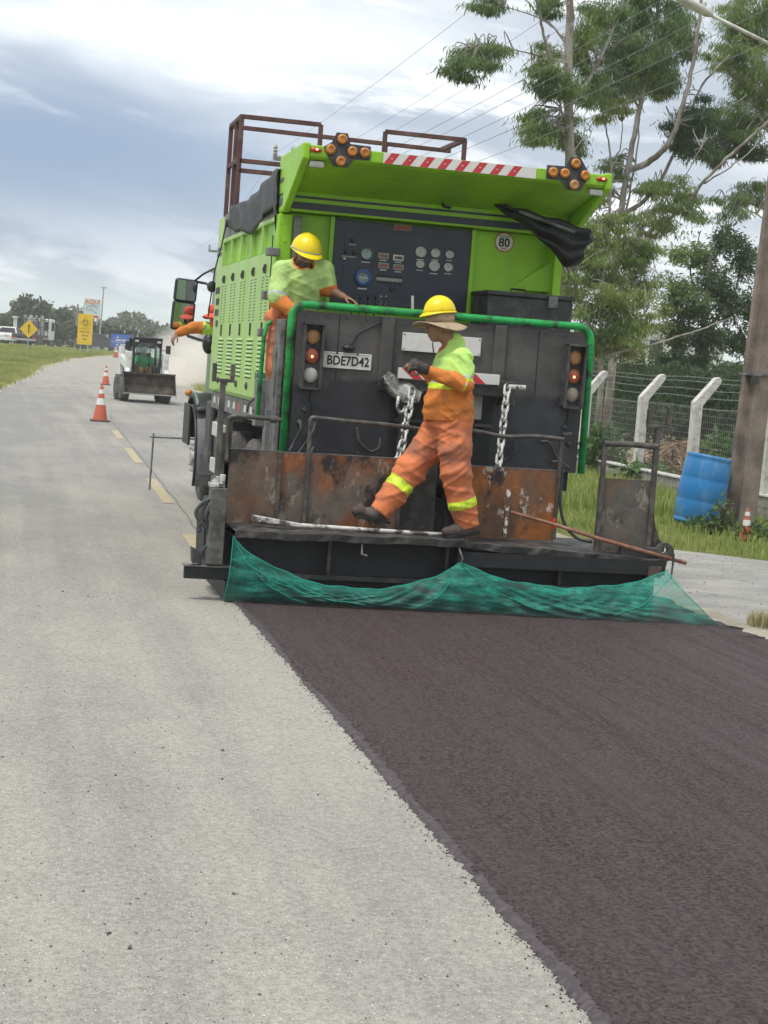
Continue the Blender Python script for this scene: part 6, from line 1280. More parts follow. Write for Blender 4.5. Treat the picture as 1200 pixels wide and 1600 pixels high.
# ================================================================== SIGNS
YEL = pmat('sign_yellow', (0.80, 0.52, 0.01), rough=0.45, var=0.04, vs=2); BLU = pmat('sign_blue', (0.035, 0.13, 0.50), rough=0.45, var=0.06, vs=2); GALV = pmat('galvanised_post', (0.40, 0.40, 0.39), rough=0.5, metal=0.3, var=0.1, vs=4)
def post(t, x, y, z0, z1, r_=0.04): MB().cyl((x, y, z0), (x, y, z1), r_, n=10).build('post', GALV, t)
SY = 120.0; c = P(45, 514, SY); g0 = float(terr(SY))
t = thing('warning_sign', 'yellow diamond sign with black merging arrow left of the lorry', 'road sign', (c[0], SY, g0))
hw = 0.64; MB().prism([(c[0] - hw, SY, c[2]), (c[0], SY, c[2] - hw), (c[0] + hw, SY, c[2]), (c[0], SY, c[2] + hw)], (0, 0.02, 0)).build('board', YEL, t, bevel=0.004); post(t, c[0], SY + 0.06, g0, c[2] + 0.3)
MB().box(c[0] - 0.03, c[0] + 0.03, SY - 0.01, SY - 0.002, c[2] - 0.30, c[2] + 0.22).prism([(c[0] - 0.10, SY - 0.01, c[2] + 0.18), (c[0] + 0.10, SY - 0.01, c[2] + 0.18), (c[0], SY - 0.01, c[2] + 0.34)], (0, 0.008, 0)).build('arrow', INK, t)
MB().bar((c[0] + 0.20, SY - 0.006, c[2] - 0.22), (c[0] + 0.02, SY - 0.006, c[2] + 0.02), 0.05, 0.008).build('merge_stroke', INK, t)
c = P(133, 514.5, SY)
t = thing('panel_sign', 'tall yellow rectangular warning sign with diamond symbol on two posts', 'road sign', (c[0], SY, g0))
MB().box(c[0] - 0.52, c[0] + 0.52, SY, SY + 0.03, c[2] - 1.08, c[2] + 1.08).build('board', YEL, t, bevel=0.004)
for s in (-0.25, 0.25): post(t, c[0] + s, SY + 0.08, g0 - 0.05, c[2] + 0.8)
cz = c[2] + 0.46
for k_ in range(4):
    a0, a1 = math.pi / 2 * k_, math.pi / 2 * (k_ + 1); MB().bar((c[0] + 0.34 * math.cos(a0), SY - 0.006, cz + 0.34 * math.sin(a0)), (c[0] + 0.34 * math.cos(a1), SY - 0.006, cz + 0.34 * math.sin(a1)), 0.03, 0.01).build('symbol_border', INK, t)
MB().tube([(c[0] + 0.15 * math.cos(a), SY - 0.006, cz + 0.15 * math.sin(a)) for a in np.linspace(0, 6.283, 25)[:-1]], 0.016, 5, closed=True).build('symbol', INK, t)
for a in (0.6, 2.7, 4.8): MB().prism([(c[0] + 0.15 * math.cos(a) - 0.05, SY - 0.01, cz + 0.15 * math.sin(a)), (c[0] + 0.15 * math.cos(a) + 0.05, SY - 0.01, cz + 0.15 * math.sin(a)), (c[0] + 0.15 * math.cos(a), SY - 0.01, cz + 0.15 * math.sin(a) + 0.08)], (0, 0.008, 0)).build('symbol', INK, t)
MB().box(c[0] - 0.42, c[0] + 0.42, SY - 0.008, SY - 0.001, c[2] + 0.03, c[2] + 0.045).build('divider', INK, t)
for z, segs in ((-0.18, ((-0.30, -0.12), (-0.08, 0.05), (0.10, 0.30))), (-0.45, ((-0.22, 0.0), (0.05, 0.24))), (-0.70, ((-0.15, 0.12),))):
    for a, b in segs: MB().box(c[0] + a, c[0] + b, SY - 0.008, SY - 0.001, c[2] + z - 0.05, c[2] + z + 0.05).build('lettering', pmat('worn_print', (0.30, 0.20, 0.03), rough=0.6, var=0.4, vs=25), t)
c = P(190, 533, 132); g1 = float(terr(132))
t = thing('direction_sign', 'wide blue direction sign with white arrow behind the compact loader', 'road sign', (c[0], 132, g1))
MB().box(c[0] - 0.82, c[0] + 0.82, 132, 132.04, c[2] - 0.48, c[2] + 0.52).build('board', BLU, t, bevel=0.004)
for s in (-0.5, 0.5): post(t, c[0] + s, 132.08, g1 - 0.05, c[2] + 0.4, 0.05)
MB().box(c[0] - 0.80, c[0] + 0.80, 131.99, 131.999, c[2] - 0.10, c[2] - 0.075).build('divider', WHITE, t)
for a, b, z in ((-0.45, -0.05, 0.06), (0.0, 0.35, 0.06), (-0.1, 0.35, -0.28)): MB().box(c[0] + a, c[0] + b, 131.99, 131.999, c[2] + z - 0.06, c[2] + z + 0.06).build('lettering', WHITE, t)
MB().prism([(c[0] - 0.42, 131.99, c[2] + 0.22), (c[0] - 0.22, 131.99, c[2] + 0.22), (c[0] - 0.32, 131.99, c[2] + 0.42)], (0, 0.008, 0)).build('arrow', WHITE, t); MB().prism([(c[0] - 0.42, 131.99, c[2] - 0.36), (c[0] - 0.22, 131.99, c[2] - 0.36), (c[0] - 0.32, 131.99, c[2] - 0.16)], (0, 0.008, 0)).build('arrow', WHITE, t)
# billboard
c = P(144, 482, 178)
t = thing('billboard', 'tall white advertising board with orange lettering above the yellow sign', 'billboard', (c[0], 178, 1.1))
BBW = pmat('billboard_sky', (0.62, 0.74, 0.76), rough=0.5, var=0.06, vs=0.7)
hw, hh = 0.86, 0.98
MB().box(c[0] - hw, c[0] + hw, 178, 178.1, c[2] - hh, c[2] + hh).build('board', BBW, t); MB().box(c[0] - hw, c[0] + hw, 177.98, 177.999, c[2] + hh - 0.60, c[2] + hh).build('header', WHITEREF, t)
text('AQUI', 0.62, (c[0], 177.97, c[2] + hh - 0.31), pmat('orange_print', (0.62, 0.23, 0.03), rough=0.5, var=0), t, bold=0.012, sx=1.02)
GP = pmat('grey_print', (0.25, 0.30, 0.33), rough=0.5, var=0); RP = pmat('red_graphic', (0.55, 0.10, 0.06), rough=0.5, var=0)
MB().tube([(c[0] + 0.62 * math.cos(a), 177.99, c[2] - 0.12 + 0.42 * math.sin(a)) for a in np.linspace(0.5, 3.6, 18)], 0.035, 5).build('graphic', GP, t); MB().tube([(c[0] - 0.4 + 0.9 * u, 177.985, c[2] - 0.25 + 0.18 * math.sin(5 * u)) for u in np.linspace(0, 1, 12)], 0.03, 5).build('graphic', GP, t)
MB().box(c[0] + 0.1, c[0] + 0.7, 177.985, 177.999, c[2] - 0.95, c[2] - 0.72).build('graphic', RP, t)
for s in (-0.6, 0.6): post(t, c[0] + s, 178.15, 1.05, c[2] + 0.5, 0.08)
# ================================================================== FAR POLES, WIRES
def upole(label, x, y, z0, h, arm, name='utility_pole', r_=0.13, low=True):
    t = thing(name, label, 'utility pole', (x, y, z0))
    MB().cyl((x, y, z0 - 0.1), (x, y, z0 + h), r_ * 1.2, r_ * 0.8, 10).build('shaft', CONCG, t); MB().box(x - arm, x + arm, y - 0.06, y + 0.06, z0 + h - 0.55, z0 + h - 0.42).build('cross_arm', CONCG, t)
    for q in (-0.95, -0.45, 0.45, 0.95): MB().lathe([(0.05, 0), (0.08, 0.06), (0.04, 0.1), (0.08, 0.16), (0.04, 0.2), (0.07, 0.26), (0.03, 0.34)], (x + q * arm, y, z0 + h - 0.42), (0, 0, 1), 10).build('insulator', INS, t)
    if low: MB().box(x - arm * 0.8, x + arm * 0.8, y - 0.06, y + 0.06, z0 + h - 1.75, z0 + h - 1.64).build('cross_arm', CONCG, t)
    return t
p2 = P(430, 240, 50); upole('utility pole top just behind the truck cab with stacked insulators', p2[0] + 1.0, 50, 0, p2[2] + 0.35, 1.05)
p3 = P(331, 390, 100); upole('faint utility pole top left of the truck body with two arms', p3[0] + 0.9, 100, 0.1, p3[2] + 0.3, 1.1)
p4 = P(205, 514, 240); upole('small far utility pole above the blue direction sign', p4[0], 240, 1, p4[2] - 1 + 0.5, 1.6, low=False)
p5 = P(124, 482, 200); upole('wooden utility pole left of the advertising board', p5[0] - 0.2, 200, 1, p5[2] - 1 + 0.5, 1.4, low=False)
lp0 = P(162, 450, 165); t = thing('lamp_post', 'slender grey lamp mast right of the advertising board', 'lamp post', (lp0[0], 165, 1.1)); MB().cyl((lp0[0] - 0.15, 165, 1.0), (lp0[0], 165, lp0[2]), 0.11, 0.06, 10).build('mast', GALV, t); MB().box(lp0[0] - 0.3, lp0[0] + 0.3, 164.9, 165.1, lp0[2], lp0[2] + 0.08).build('lamp_head', GALV, t)
ww = P(24, 505, 165); t = thing('roadside_pillar', 'short white roadside pillar above the white hatchback', 'pillar', (ww[0], 163, 1.1)); MB().box(ww[0] - 0.2, ww[0] + 0.2, 162.8, 163.2, 1.0, 3.55).build('shaft', WHITE, t, bevel=0.03); MB().box(ww[0] - 0.3, ww[0] + 0.3, 162.7, 163.3, 3.56, 3.75).build('cap', WHITE, t, bevel=0.03)
gh = P(228, 528, 210); t = thing('greenhouse', 'long low pale greenhouse roofs far behind the blue sign', 'greenhouse', (gh[0], 210, 1.0))
for q in range(6): MB().prism([(gh[0] - 8 + q * 4, 210, 1.0), (gh[0] - 8 + q * 4, 210, 3.1), (gh[0] - 6 + q * 4, 210, 3.6), (gh[0] - 4.02 + q * 4, 210, 3.1), (gh[0] - 4.02 + q * 4, 210, 1.0)], (0, 12, 0)).build('bay', pmat('greenhouse_film', (0.52, 0.54, 0.52), rough=0.5, var=0.1, vs=0.5), t)
wires = []
for q, (nx_, nz, fx, fz, lb) in enumerate(((-1.0, 9.45, p2[0], p2[2], 'outermost high power line reaching the pole behind the truck'), (0.5, 9.45, p2[0] + 1.4, p2[2], 'second high power line over the truck hood'), (1.0, 9.45, p2[0] + 2.0, p2[2], 'third high power line over the truck hood'),
        (-0.1, 7.9, p2[0] + 0.9, p2[2] - 1.0, 'upper low cable crossing the eucalyptus trunk'), (-0.1, 7.6, p2[0] + 0.9, p2[2] - 1.2, 'second low cable crossing the eucalyptus trunk'), (-0.1, 7.25, p2[0] + 0.9, p2[2] - 1.4, 'third low cable crossing the eucalyptus trunk'), (-0.1, 6.9, p2[0] + 0.9, p2[2] - 1.6, 'fourth low cable crossing the eucalyptus trunk'), (-0.1, 6.45, p2[0] + 0.9, p2[2] - 1.85, 'lowest cable just above the hood lamps'))):
    a = np.array((ca[0] + nx_, ca[1], nz)); b = np.array((fx, 50, fz)); L0 = [a + (b - a) * t_ + (0, 0, -4 * 0.22 * t_ * (1 - t_)) for t_ in np.linspace(0, 1, 24)]
    c_ = np.array((p3[0] + nx_, 100, p3[2] + (fz - p2[2]))); L1 = [b + (c_ - b) * t_ + (0, 0, -4 * 0.6 * t_ * (1 - t_)) for t_ in np.linspace(0, 1, 20)][1:]
    a2 = a + (a - b) * 1.0; a2[2] = a[2]; L_1 = [a2 + (a - a2) * t_ + (0, 0, -4 * 0.3 * t_ * (1 - t_)) for t_ in np.linspace(0, 1, 10)][:-1]
    o = MB().tube(L_1 + L0 + L1, 0.0042 if q < 3 else 0.005, 5).build('overhead_wire', WIRE); tag(o, lb, 'wire', 'overhead wires along the road')
# far trees on the skyline
FAR = {0: LF_FAR}
tree('far_tree', 'large round crowned tree on the skyline above the yellow diamond', 230, ([(52, 540, 0), (52, 525, 0), (50, 500, 0), (48, 480, 0)], 0.35, 0.15), [([(51, 515, 0), (38, 490, -1), (28, 478, -1)], 0.15, 0.06), ([(51, 510, 0), (62, 488, 1), (68, 482, 1)], 0.15, 0.06)],
     [(30, 480, 0, 11, 10, 0), (44, 472, 0.5, 13, 9, 0), (60, 476, -0.5, 11, 8, 0), (70, 490, 0.5, 8, 9, 0), (24, 496, 0.3, 10, 10, 0), (50, 492, 0, 14, 10, 0), (38, 505, -0.6, 14, 10, 0), (64, 505, 0.6, 12, 9, 0)], FAR, 91, bark=BARKD, size=0.75, aspect=0.6, droop=0.1, dens=0.055)
tree('far_tree', 'smaller hazy tree on the skyline left of the advertising board', 240, ([(98, 540, 0), (98, 520, 0), (98, 500, 0)], 0.25, 0.12), [([(98, 512, 0), (90, 498, 0)], 0.1, 0.05), ([(98, 510, 0), (108, 496, 0)], 0.1, 0.05)],
     [(98, 488, 0, 9, 6, 0), (90, 497, 0, 8, 6, 0), (107, 496, 0.5, 8, 6, 0), (100, 506, 0, 12, 6, 0)], FAR, 92, bark=BARKD, size=0.75, aspect=0.6, droop=0.1, dens=0.05)
# ================================================================== PEOPLE (signed-distance bodies, one continuous skin each)
class SDF:
    relax = 2
    def __init__(s, lo, hi, h):
        s.h = h; s.lo = np.array(lo, float); s.n = np.ceil((np.array(hi) - s.lo) / h).astype(int) + 1
        s.f = np.full(s.n, 9.0, np.float32); s.ax = [s.lo[i] + h * np.arange(s.n[i]) for i in range(3)]
    def _sub(s, lo, hi):
        a = np.clip(np.floor((np.array(lo) - s.lo) / s.h).astype(int), 0, s.n - 1); b = np.clip(np.ceil((np.array(hi) - s.lo) / s.h).astype(int) + 1, 1, s.n)
        sl = tuple(slice(a[i], max(b[i], a[i] + 1)) for i in range(3))
        return sl, s.ax[0][sl[0]][:, None, None].astype(np.float32), s.ax[1][sl[1]][None, :, None].astype(np.float32), s.ax[2][sl[2]][None, None, :].astype(np.float32)
    def _put(s, sl, d, k):
        g = s.f[sl]
        if k <= 0: s.f[sl] = np.minimum(g, d)
        else:
            h = np.maximum(k - np.abs(g - d), 0) / k; s.f[sl] = np.minimum(g, d) - h * h * k * 0.25
    def cap(s, a, b, ra, rb=None, k=0.02):
        rb = ra if rb is None else rb; a = np.array(a, float); b = np.array(b, float); m = max(ra, rb) + k + 3 * s.h
        sl, X, Y, Z = s._sub(np.minimum(a, b) - m, np.maximum(a, b) + m); d = b - a; L2 = max(d @ d, 1e-9)
        t = np.clip(((X - a[0]) * d[0] + (Y - a[1]) * d[1] + (Z - a[2]) * d[2]) / L2, 0, 1)
        dist = np.sqrt((X - a[0] - t * d[0]) ** 2 + (Y - a[1] - t * d[1]) ** 2 + (Z - a[2] - t * d[2]) ** 2) - (ra + (rb - ra) * t); s._put(sl, dist, k); return s
    def chain(s, pts, rs, k=0.02):
        for i in range(len(pts) - 1): s.cap(pts[i], pts[i + 1], rs[i], rs[i + 1], k)
        return s
    def ell(s, c, r_, Rm=None, k=0.02):
        c = np.array(c, float); r_ = np.array(r_, float); Rm = np.eye(3) if Rm is None else Rm; m = max(r_) + k + 3 * s.h
        sl, X, Y, Z = s._sub(c - m, c + m); X, Y, Z = X - c[0], Y - c[1], Z - c[2]
        q = [(X * Rm[0, i] + Y * Rm[1, i] + Z * Rm[2, i]) / r_[i] for i in range(3)]
        k0 = np.sqrt(q[0] ** 2 + q[1] ** 2 + q[2] ** 2); k1 = np.sqrt((q[0] / r_[0]) ** 2 + (q[1] / r_[1]) ** 2 + (q[2] / r_[2]) ** 2) + 1e-6
        s._put(sl, k0 * (k0 - 1) / k1, k); return s
    def cut(s, p, n):                                           # remove the side n points to
        n = unit(n); X, Y, Z = s.ax[0][:, None, None], s.ax[1][None, :, None], s.ax[2][None, None, :]
        s.f = np.maximum(s.f, ((X - p[0]) * n[0] + (Y - p[1]) * n[1] + (Z - p[2]) * n[2]).astype(np.float32)); return s
    def carve(s, c, r_):
        X, Y, Z = s.ax[0][:, None, None], s.ax[1][None, :, None], s.ax[2][None, None, :]
        s.f = np.maximum(s.f, (r_ - np.sqrt((X - c[0]) ** 2 + (Y - c[1]) ** 2 + (Z - c[2]) ** 2)).astype(np.float32)); return s
    def wrinkle(s, amp, seed, freq=(36, 55, 80)):                # cloth folds: narrow raised creases, in patches, mostly running across or aslant
        rg = np.random.default_rng(seed); m = np.abs(s.f) < 0.05; I = np.argwhere(m); Pp = s.lo + I * s.h; d = np.zeros(len(I))
        w = Pp + 0.03 * np.sin(Pp[:, [1, 2, 0]] * 8 + rg.uniform(0, 6, 3)) + 0.010 * np.sin(Pp[:, [2, 0, 1]] * 27 + rg.uniform(0, 6, 3))
        for f_ in freq:
            for sx in (-1, 1):
                v = unit(np.array((sx * rg.uniform(0.25, 0.9), rg.uniform(-0.5, 0.5), 1.0))); t = (w @ v) * f_ + rg.uniform(0, 6); c = np.cos(t)
                k = np.sin(Pp @ rg.normal(0, 7, 3) + rg.uniform(0, 6)) + np.sin(Pp @ rg.normal(0, 9, 3) + rg.uniform(0, 6)); k = np.clip(k * 0.8, 0, 1)
                d += k * np.maximum(c, 0) ** 2 * amp * (40 / f_) ** 0.7
        s.f[m] -= d.astype(np.float32); return s
    def mesh(s):
        f = s.f; ins = f < 0; nx, ny, nz = f.shape
        c = np.zeros((nx - 1, ny - 1, nz - 1), np.int8)
        for a in (0, 1):
            for b in (0, 1):
                for d in (0, 1): c += ins[a:nx - 1 + a, b:ny - 1 + b, d:nz - 1 + d]
        act = np.argwhere((c > 0) & (c < 8)); idx = -np.ones(c.shape, np.int32); idx[tuple(act.T)] = np.arange(len(act))
        acc = np.zeros((len(act), 3)); cnt = np.zeros(len(act))
        cor = [(a, b, d) for a in (0, 1) for b in (0, 1) for d in (0, 1)]
        for i in range(8):
            for j in range(i + 1, 8):
                A, B = np.array(cor[i]), np.array(cor[j])
                if abs(A - B).sum() != 1: continue
                fa = f[tuple((act + A).T)]; fb = f[tuple((act + B).T)]; m = (fa < 0) != (fb < 0); t = np.where(m, fa / np.where(m, fa - fb, 1), 0)
                acc += np.where(m[:, None], A + t[:, None] * (B - A), 0); cnt += m
        V = s.lo + (act + acc / cnt[:, None]) * s.h; Q = []
        for ax in range(3):
            sh = [slice(None)] * 3; sh2 = [slice(None)] * 3; sh[ax] = slice(0, -1); sh2[ax] = slice(1, None)
            e = np.argwhere(ins[tuple(sh)] != ins[tuple(sh2)]); o1, o2 = [(1, 2), (2, 0), (0, 1)][ax]
            e = e[(e[:, o1] > 0) & (e[:, o2] > 0) & (e[:, o1] < f.shape[o1] - 1) & (e[:, o2] < f.shape[o2] - 1)]
            fl = ins[tuple(e.T)]; u = np.zeros(3, int); u[o1] = 1; v = np.zeros(3, int); v[o2] = 1
            q = np.stack([idx[tuple((e - u - v).T)], idx[tuple((e - v).T)], idx[tuple(e.T)], idx[tuple((e - u).T)]], 1); q[~fl] = q[~fl][:, ::-1]; Q.append(q)
        Q = np.concatenate(Q); Q = Q[(Q >= 0).all(1)]
        for it in range(s.relax):                               # relax the lattice so shading is even
            acc = np.zeros_like(V); cnt = np.zeros(len(V))
            for a in range(4):
                i, j = Q[:, a], Q[:, (a + 1) % 4]; 
                for k_ in range(3): acc[:, k_] += np.bincount(i, V[j, k_], len(V)) + np.bincount(j, V[i, k_], len(V))
                cnt += np.bincount(i, minlength=len(V)) + np.bincount(j, minlength=len(V))
            V = 0.4 * V + 0.6 * acc / np.maximum(cnt, 1)[:, None]
        return V, Q
    def build(s, name, mat, parent, cls=None):
        V, Q = s.mesh(); mi = None
        if cls is not None: mi = cls(V[Q].mean(1))
        return fast(name, V, Q, mat, parent, midx=mi, smooth=True)

SKIN = pmat('skin_brown', (0.33, 0.18, 0.115), rough=0.55, var=0.15, vs=20, dirt=(0.17, 0.09, 0.06), ds=12, dth=0.6)
BEARD = pmat('dark_hair', (0.105, 0.062, 0.046), rough=0.8, var=0.2, vs=40)
NEON = pmat('neon_lime_cloth', (0.47, 0.74, 0.17), rough=0.85, var=0.10, vs=9, bump=0.5, bs=30, dirt=(0.30, 0.44, 0.16), ds=7, dth=0.60, dsoft=0.10)
NEOND = pmat('soiled_lime_cloth', (0.48, 0.68, 0.22), rough=0.85, var=0.15, vs=8, bump=0.5, bs=30, dirt=(0.22, 0.30, 0.11), ds=6, dth=0.58, dsoft=0.16, damt=0.75)
ORNG = pmat('orange_cloth', (0.66, 0.205, 0.035), rough=0.85, var=0.10, vs=9, bump=0.5, bs=30, dirt=(0.36, 0.13, 0.045), ds=7, dth=0.62)
SALM = pmat('salmon_cloth', (0.68, 0.20, 0.072), rough=0.85, var=0.12, vs=8, bump=0.5, bs=28, dirt=(0.34, 0.135, 0.085), ds=4.5, dth=0.56, dsoft=0.1, dirt2=(0.10, 0.06, 0.05), ds2=11, dth2=0.68)
REFL = pmat('reflective_grey', (0.48, 0.52, 0.46), rough=0.4, var=0.1, vs=20)
REFY = pmat('reflective_yellow', (0.62, 0.80, 0.03), rough=0.55, var=0.12, vs=25, dirt=(0.30, 0.36, 0.05), ds=22, dth=0.6)
HELM = pmat('yellow_helmet', (0.86, 0.65, 0.006), rough=0.38, var=0.04, vs=9, dirt=(0.55, 0.36, 0.03), ds=16, dth=0.68)
STRAW = pmat('khaki_hat', (0.42, 0.32, 0.20), rough=0.9, var=0.15, vs=18, bump=0.3, bs=90, dirt=(0.22, 0.16, 0.10), ds=14, dth=0.6)
BOOT = pmat('dusty_boot', (0.065, 0.048, 0.040), rough=0.75, var=0.25, vs=20, dirt=(0.15, 0.125, 0.105), ds=14, dth=0.58)
GLOVE = pmat('tarry_glove', (0.040, 0.029, 0.025), rough=0.6, var=0.3, vs=25, bump=0.4, dirt=(0.50, 0.48, 0.45), ds=22, dth=0.68, dsoft=0.04)
REDHAT = pmat('red_hat', (0.66, 0.10, 0.06), rough=0.8, var=0.1, vs=12)
GSHIRT = pmat('green_shirt', (0.03, 0.42, 0.17), rough=0.85, var=0.15, vs=8)
EYE = pmat('eye_dark', (0.02, 0.015, 0.012), rough=0.3, var=0)

def hframe(fwd, up=(0, 0, 1)):
    f = unit(fwd); r_ = unit(np.cross(f, up)); return np.stack([r_, f, np.cross(r_, f)], 1)      # columns: right, forward, up
def head(S, c, Rm, k=0.018):
    q = lambda x, y, z: np.array(c) + Rm @ np.array((x, y, z))
    S.ell(q(0, -0.012, 0.035), (0.074, 0.094, 0.088), Rm, k); S.ell(q(0, 0.018, -0.028), (0.060, 0.068, 0.078), Rm, k)
    S.ell(q(0, 0.045, -0.082), (0.032, 0.032, 0.026), Rm, k); S.cap(q(0, 0.088, 0.015), q(0, 0.108, -0.018), 0.009, 0.014, 0.014)
    S.cap(q(-0.013, 0.094, -0.024), q(0.013, 0.094, -0.024), 0.010, 0.010, 0.01); S.cap(q(-0.035, 0.078, 0.030), q(0.035, 0.078, 0.030), 0.012, 0.012, 0.016)
    S.cap(q(-0.018, 0.082, -0.050), q(0.018, 0.082, -0.050), 0.009, 0.009, 0.010); S.cap(q(-0.016, 0.078, -0.062), q(0.016, 0.078, -0.062), 0.009, 0.009, 0.010)
    for s in (-1, 1):
        S.ell(q(s * 0.074, -0.015, -0.005), (0.010, 0.018, 0.032), Rm, 0.006); S.ell(q(s * 0.040, 0.058, -0.010), (0.024, 0.024, 0.022), Rm, 0.018)
def eyes(parent, c, Rm):
    for s in (-1, 1): MB().ball(np.array(c) + Rm @ np.array((s * 0.031, 0.078, 0.010)), (0.011, 0.011, 0.008), 10, 7).build('eye', EYE, parent, smooth=True)
def hand(S, w, d, n, side=1, curl=0.5, r_=0.0085, spread=0.02):
    d = unit(d); n = unit(np.array(n) - d * np.dot(n, d)); l = np.cross(d, n) * side; w = np.array(w, float)
    for o in (0.030, 0.010, -0.011, -0.030): S.cap(w + l * o * 0.6, w + d * 0.088 + l * o, 0.017, 0.0125, 0.012)
    for o, L_, sp_ in zip((0.031, 0.010, -0.011, -0.031), (0.072, 0.080, 0.074, 0.058), (0.12, 0.03, -0.05, -0.14)):
        p = w + d * 0.090 + l * o; a = 0.25 * curl
        for i, fr in enumerate((0.45, 0.30, 0.25)):
            a += curl * (0.75, 0.85, 0.6)[i] * 0.75; q = p + (d * math.cos(a) + n * math.sin(a) + l * sp_) * L_ * fr; S.cap(p, q, r_ * (1.08 - 0.08 * i), r_ * (1.0 - 0.10 * i), 0.004); p = q
    p = w + d * 0.028 + l * 0.028; t = unit(d * 0.62 + l * 0.62 + n * 0.45 * (0.5 + curl)); q = p + t * 0.040; S.cap(p, q, 0.013, 0.0105, 0.010); t2 = unit(t + d * 0.4 - l * 0.35 + n * 0.2); p2_ = q + t2 * 0.030; S.cap(q, p2_, 0.0105, 0.0095, 0.004); S.cap(p2_, p2_ + unit(t2 + d * 0.2 - l * 0.2) * 0.024, 0.0095, 0.0078, 0.004)
def helmet(parent, c, Rm, sx=0.118, sy=0.140, sz=0.125, visor=0.05, ridges=True, name='helmet'):
    q = lambda x, y, z: np.array(c) + Rm @ np.array((x, y, z)); mb = MB(); nu, nv = 40, 12; V = []
    for j in range(nv + 1):
        t = math.pi / 2 * j / nv
        for i in range(nu):
            a = 2 * math.pi * i / nu; x, y = math.cos(a), math.sin(a); rid = 1 + (0.035 * math.exp(-(x / 0.16) ** 2) * math.sin(t) * (1 if ridges else 0.3)) + (0.02 * math.exp(-((abs(x) - 0.42) / 0.10) ** 2) * math.sin(t) if ridges else 0)
            V.append(q(sx * x * math.cos(t) * rid, sy * y * math.cos(t) * rid, sz * math.sin(t) * rid))
    mb.add(V, [(j * nu + i, j * nu + (i + 1) % nu, (j + 1) * nu + (i + 1) % nu, (j + 1) * nu + i) for j in range(nv) for i in range(nu)])
    o = mb.build(name, HELM, parent, smooth=True, solid=0.004)
    def br(u, v):
        a = 2 * math.pi * u; fr = max(0, math.sin(a)); w = 0.010 + (visor * fr ** 2.2); return q((sx + w * v * 0.75) * math.cos(a), (sy + w * v) * math.sin(a), 0.002 - 0.010 * v - 0.018 * v * fr ** 2)
    MB().grid(br, 48, 4).build('brim', HELM, o, smooth=True, solid=0.005); return o

# ---------------------------------------------------------------- walking worker
WY = 12.12
def W(x, y, d=0.0): return P(x, y, WY + d)
w1 = thing('person', 'worker in brimmed hat and yellow helmet stepping along the spreader walkway', 'person', (3.3, WY, 0.55))
hc = W(686, 511, 0.0); HR = hframe((-0.97, -0.14, -0.12), (0.0, 0.05, 1))
nb, sh_n, sh_f = W(708, 536), W(721, 560, -0.16), W(700, 560, 0.17)
el_n, wr_n = W(727, 602, -0.25), W(668, 578, -0.22); el_f, wr_f = W(690, 606, 0.20), W(660, 575, 0.06)
pel = W(702, 650); chest = W(706, 580); belly = W(700, 622)
hip_n, kn_n, an_n = W(712, 664, -0.09), W(712, 738, -0.12), W(730, 816, -0.10)
hip_f, kn_f, an_f = W(690, 664, 0.09), W(642, 732, 0.10), W(594, 796, 0.06)
lo, hi = W(520, 860, -0.45), W(790, 430, 0.45); lo[1], hi[1] = WY - 0.42, WY + 0.42
S = SDF(lo, hi, 0.0062); head(S, hc, HR); S.cap(hc + HR @ np.array((0, -0.03, -0.04)), nb, 0.060, 0.066, 0.03)
S.ell(chest, (0.105, 0.165, 0.17), None, 0.05); S.ell(belly, (0.095, 0.145, 0.14), None, 0.05); S.ell(pel, (0.105, 0.15, 0.11), None, 0.05); S.cap(nb, chest, 0.06, 0.09, 0.05)
for sh_, e_, w_ in ((sh_n, el_n, wr_n), (sh_f, el_f, wr_f)): S.chain([sh_, e_, w_], [0.052, 0.040, 0.027], 0.03)
hand(S, wr_n, W(640, 566, -0.20) - wr_n, (-0.2, 0.9, -0.5), 1, 0.75); hand(S, wr_f, W(636, 560, 0.0) - wr_f, (0, -0.3, -1), -1, 0.7)
for h_, k_, a_ in ((hip_n, kn_n, an_n), (hip_f, kn_f, an_f)): S.chain([h_, k_, a_], [0.078, 0.052, 0.036], 0.03)
S.chain([an_n, W(716, 828, -0.10), W(698, 830, -0.11)], [0.034, 0.030, 0.022], 0.02); S.chain([an_f, W(584, 804, 0.05), W(560, 800, 0.04)], [0.034, 0.030, 0.022], 0.02)
def c1(C):
    q = (C - hc) @ HR; return np.where((np.abs(q).max(1) < 0.13) & (q[:, 1] < 0.0) & (q[:, 2] > -0.02), 1, 0)
S.build('body', [SKIN, BEARD], w1, c1); eyes(w1, hc, HR)
# shirt
S = SDF(lo, hi, 0.0062); S.ell(chest, (0.145, 0.20, 0.20), None, 0.06); S.ell(belly, (0.138, 0.185, 0.17), None, 0.06); S.ell(W(701, 645), (0.184, 0.225, 0.26), None, 0.06); S.cap(nb + (0.005, 0, -0.005), chest, 0.084, 0.13, 0.05)
for sh_, e_, w_ in ((sh_n, el_n, wr_n), (sh_f, el_f, wr_f)): S.chain([sh_, e_, w_ + (e_ - w_) * 0.08], [0.080, 0.060, 0.041], 0.02)
S.wrinkle(0.011, 3); S.cut(W(702, 656), (0.06, 0, -1)); S.carve(hc + HR @ np.array((0, 0.035, -0.085)), 0.094)
zb0, zb1, zb2 = W(700, 586)[2], W(700, 597)[2], W(700, 607)[2]
def segpar(C, a, b):
    d = b - a; t = np.clip((C - a) @ d / (d @ d), 0, 1); return t, np.linalg.norm(C - a - t[:, None] * d, axis=1)
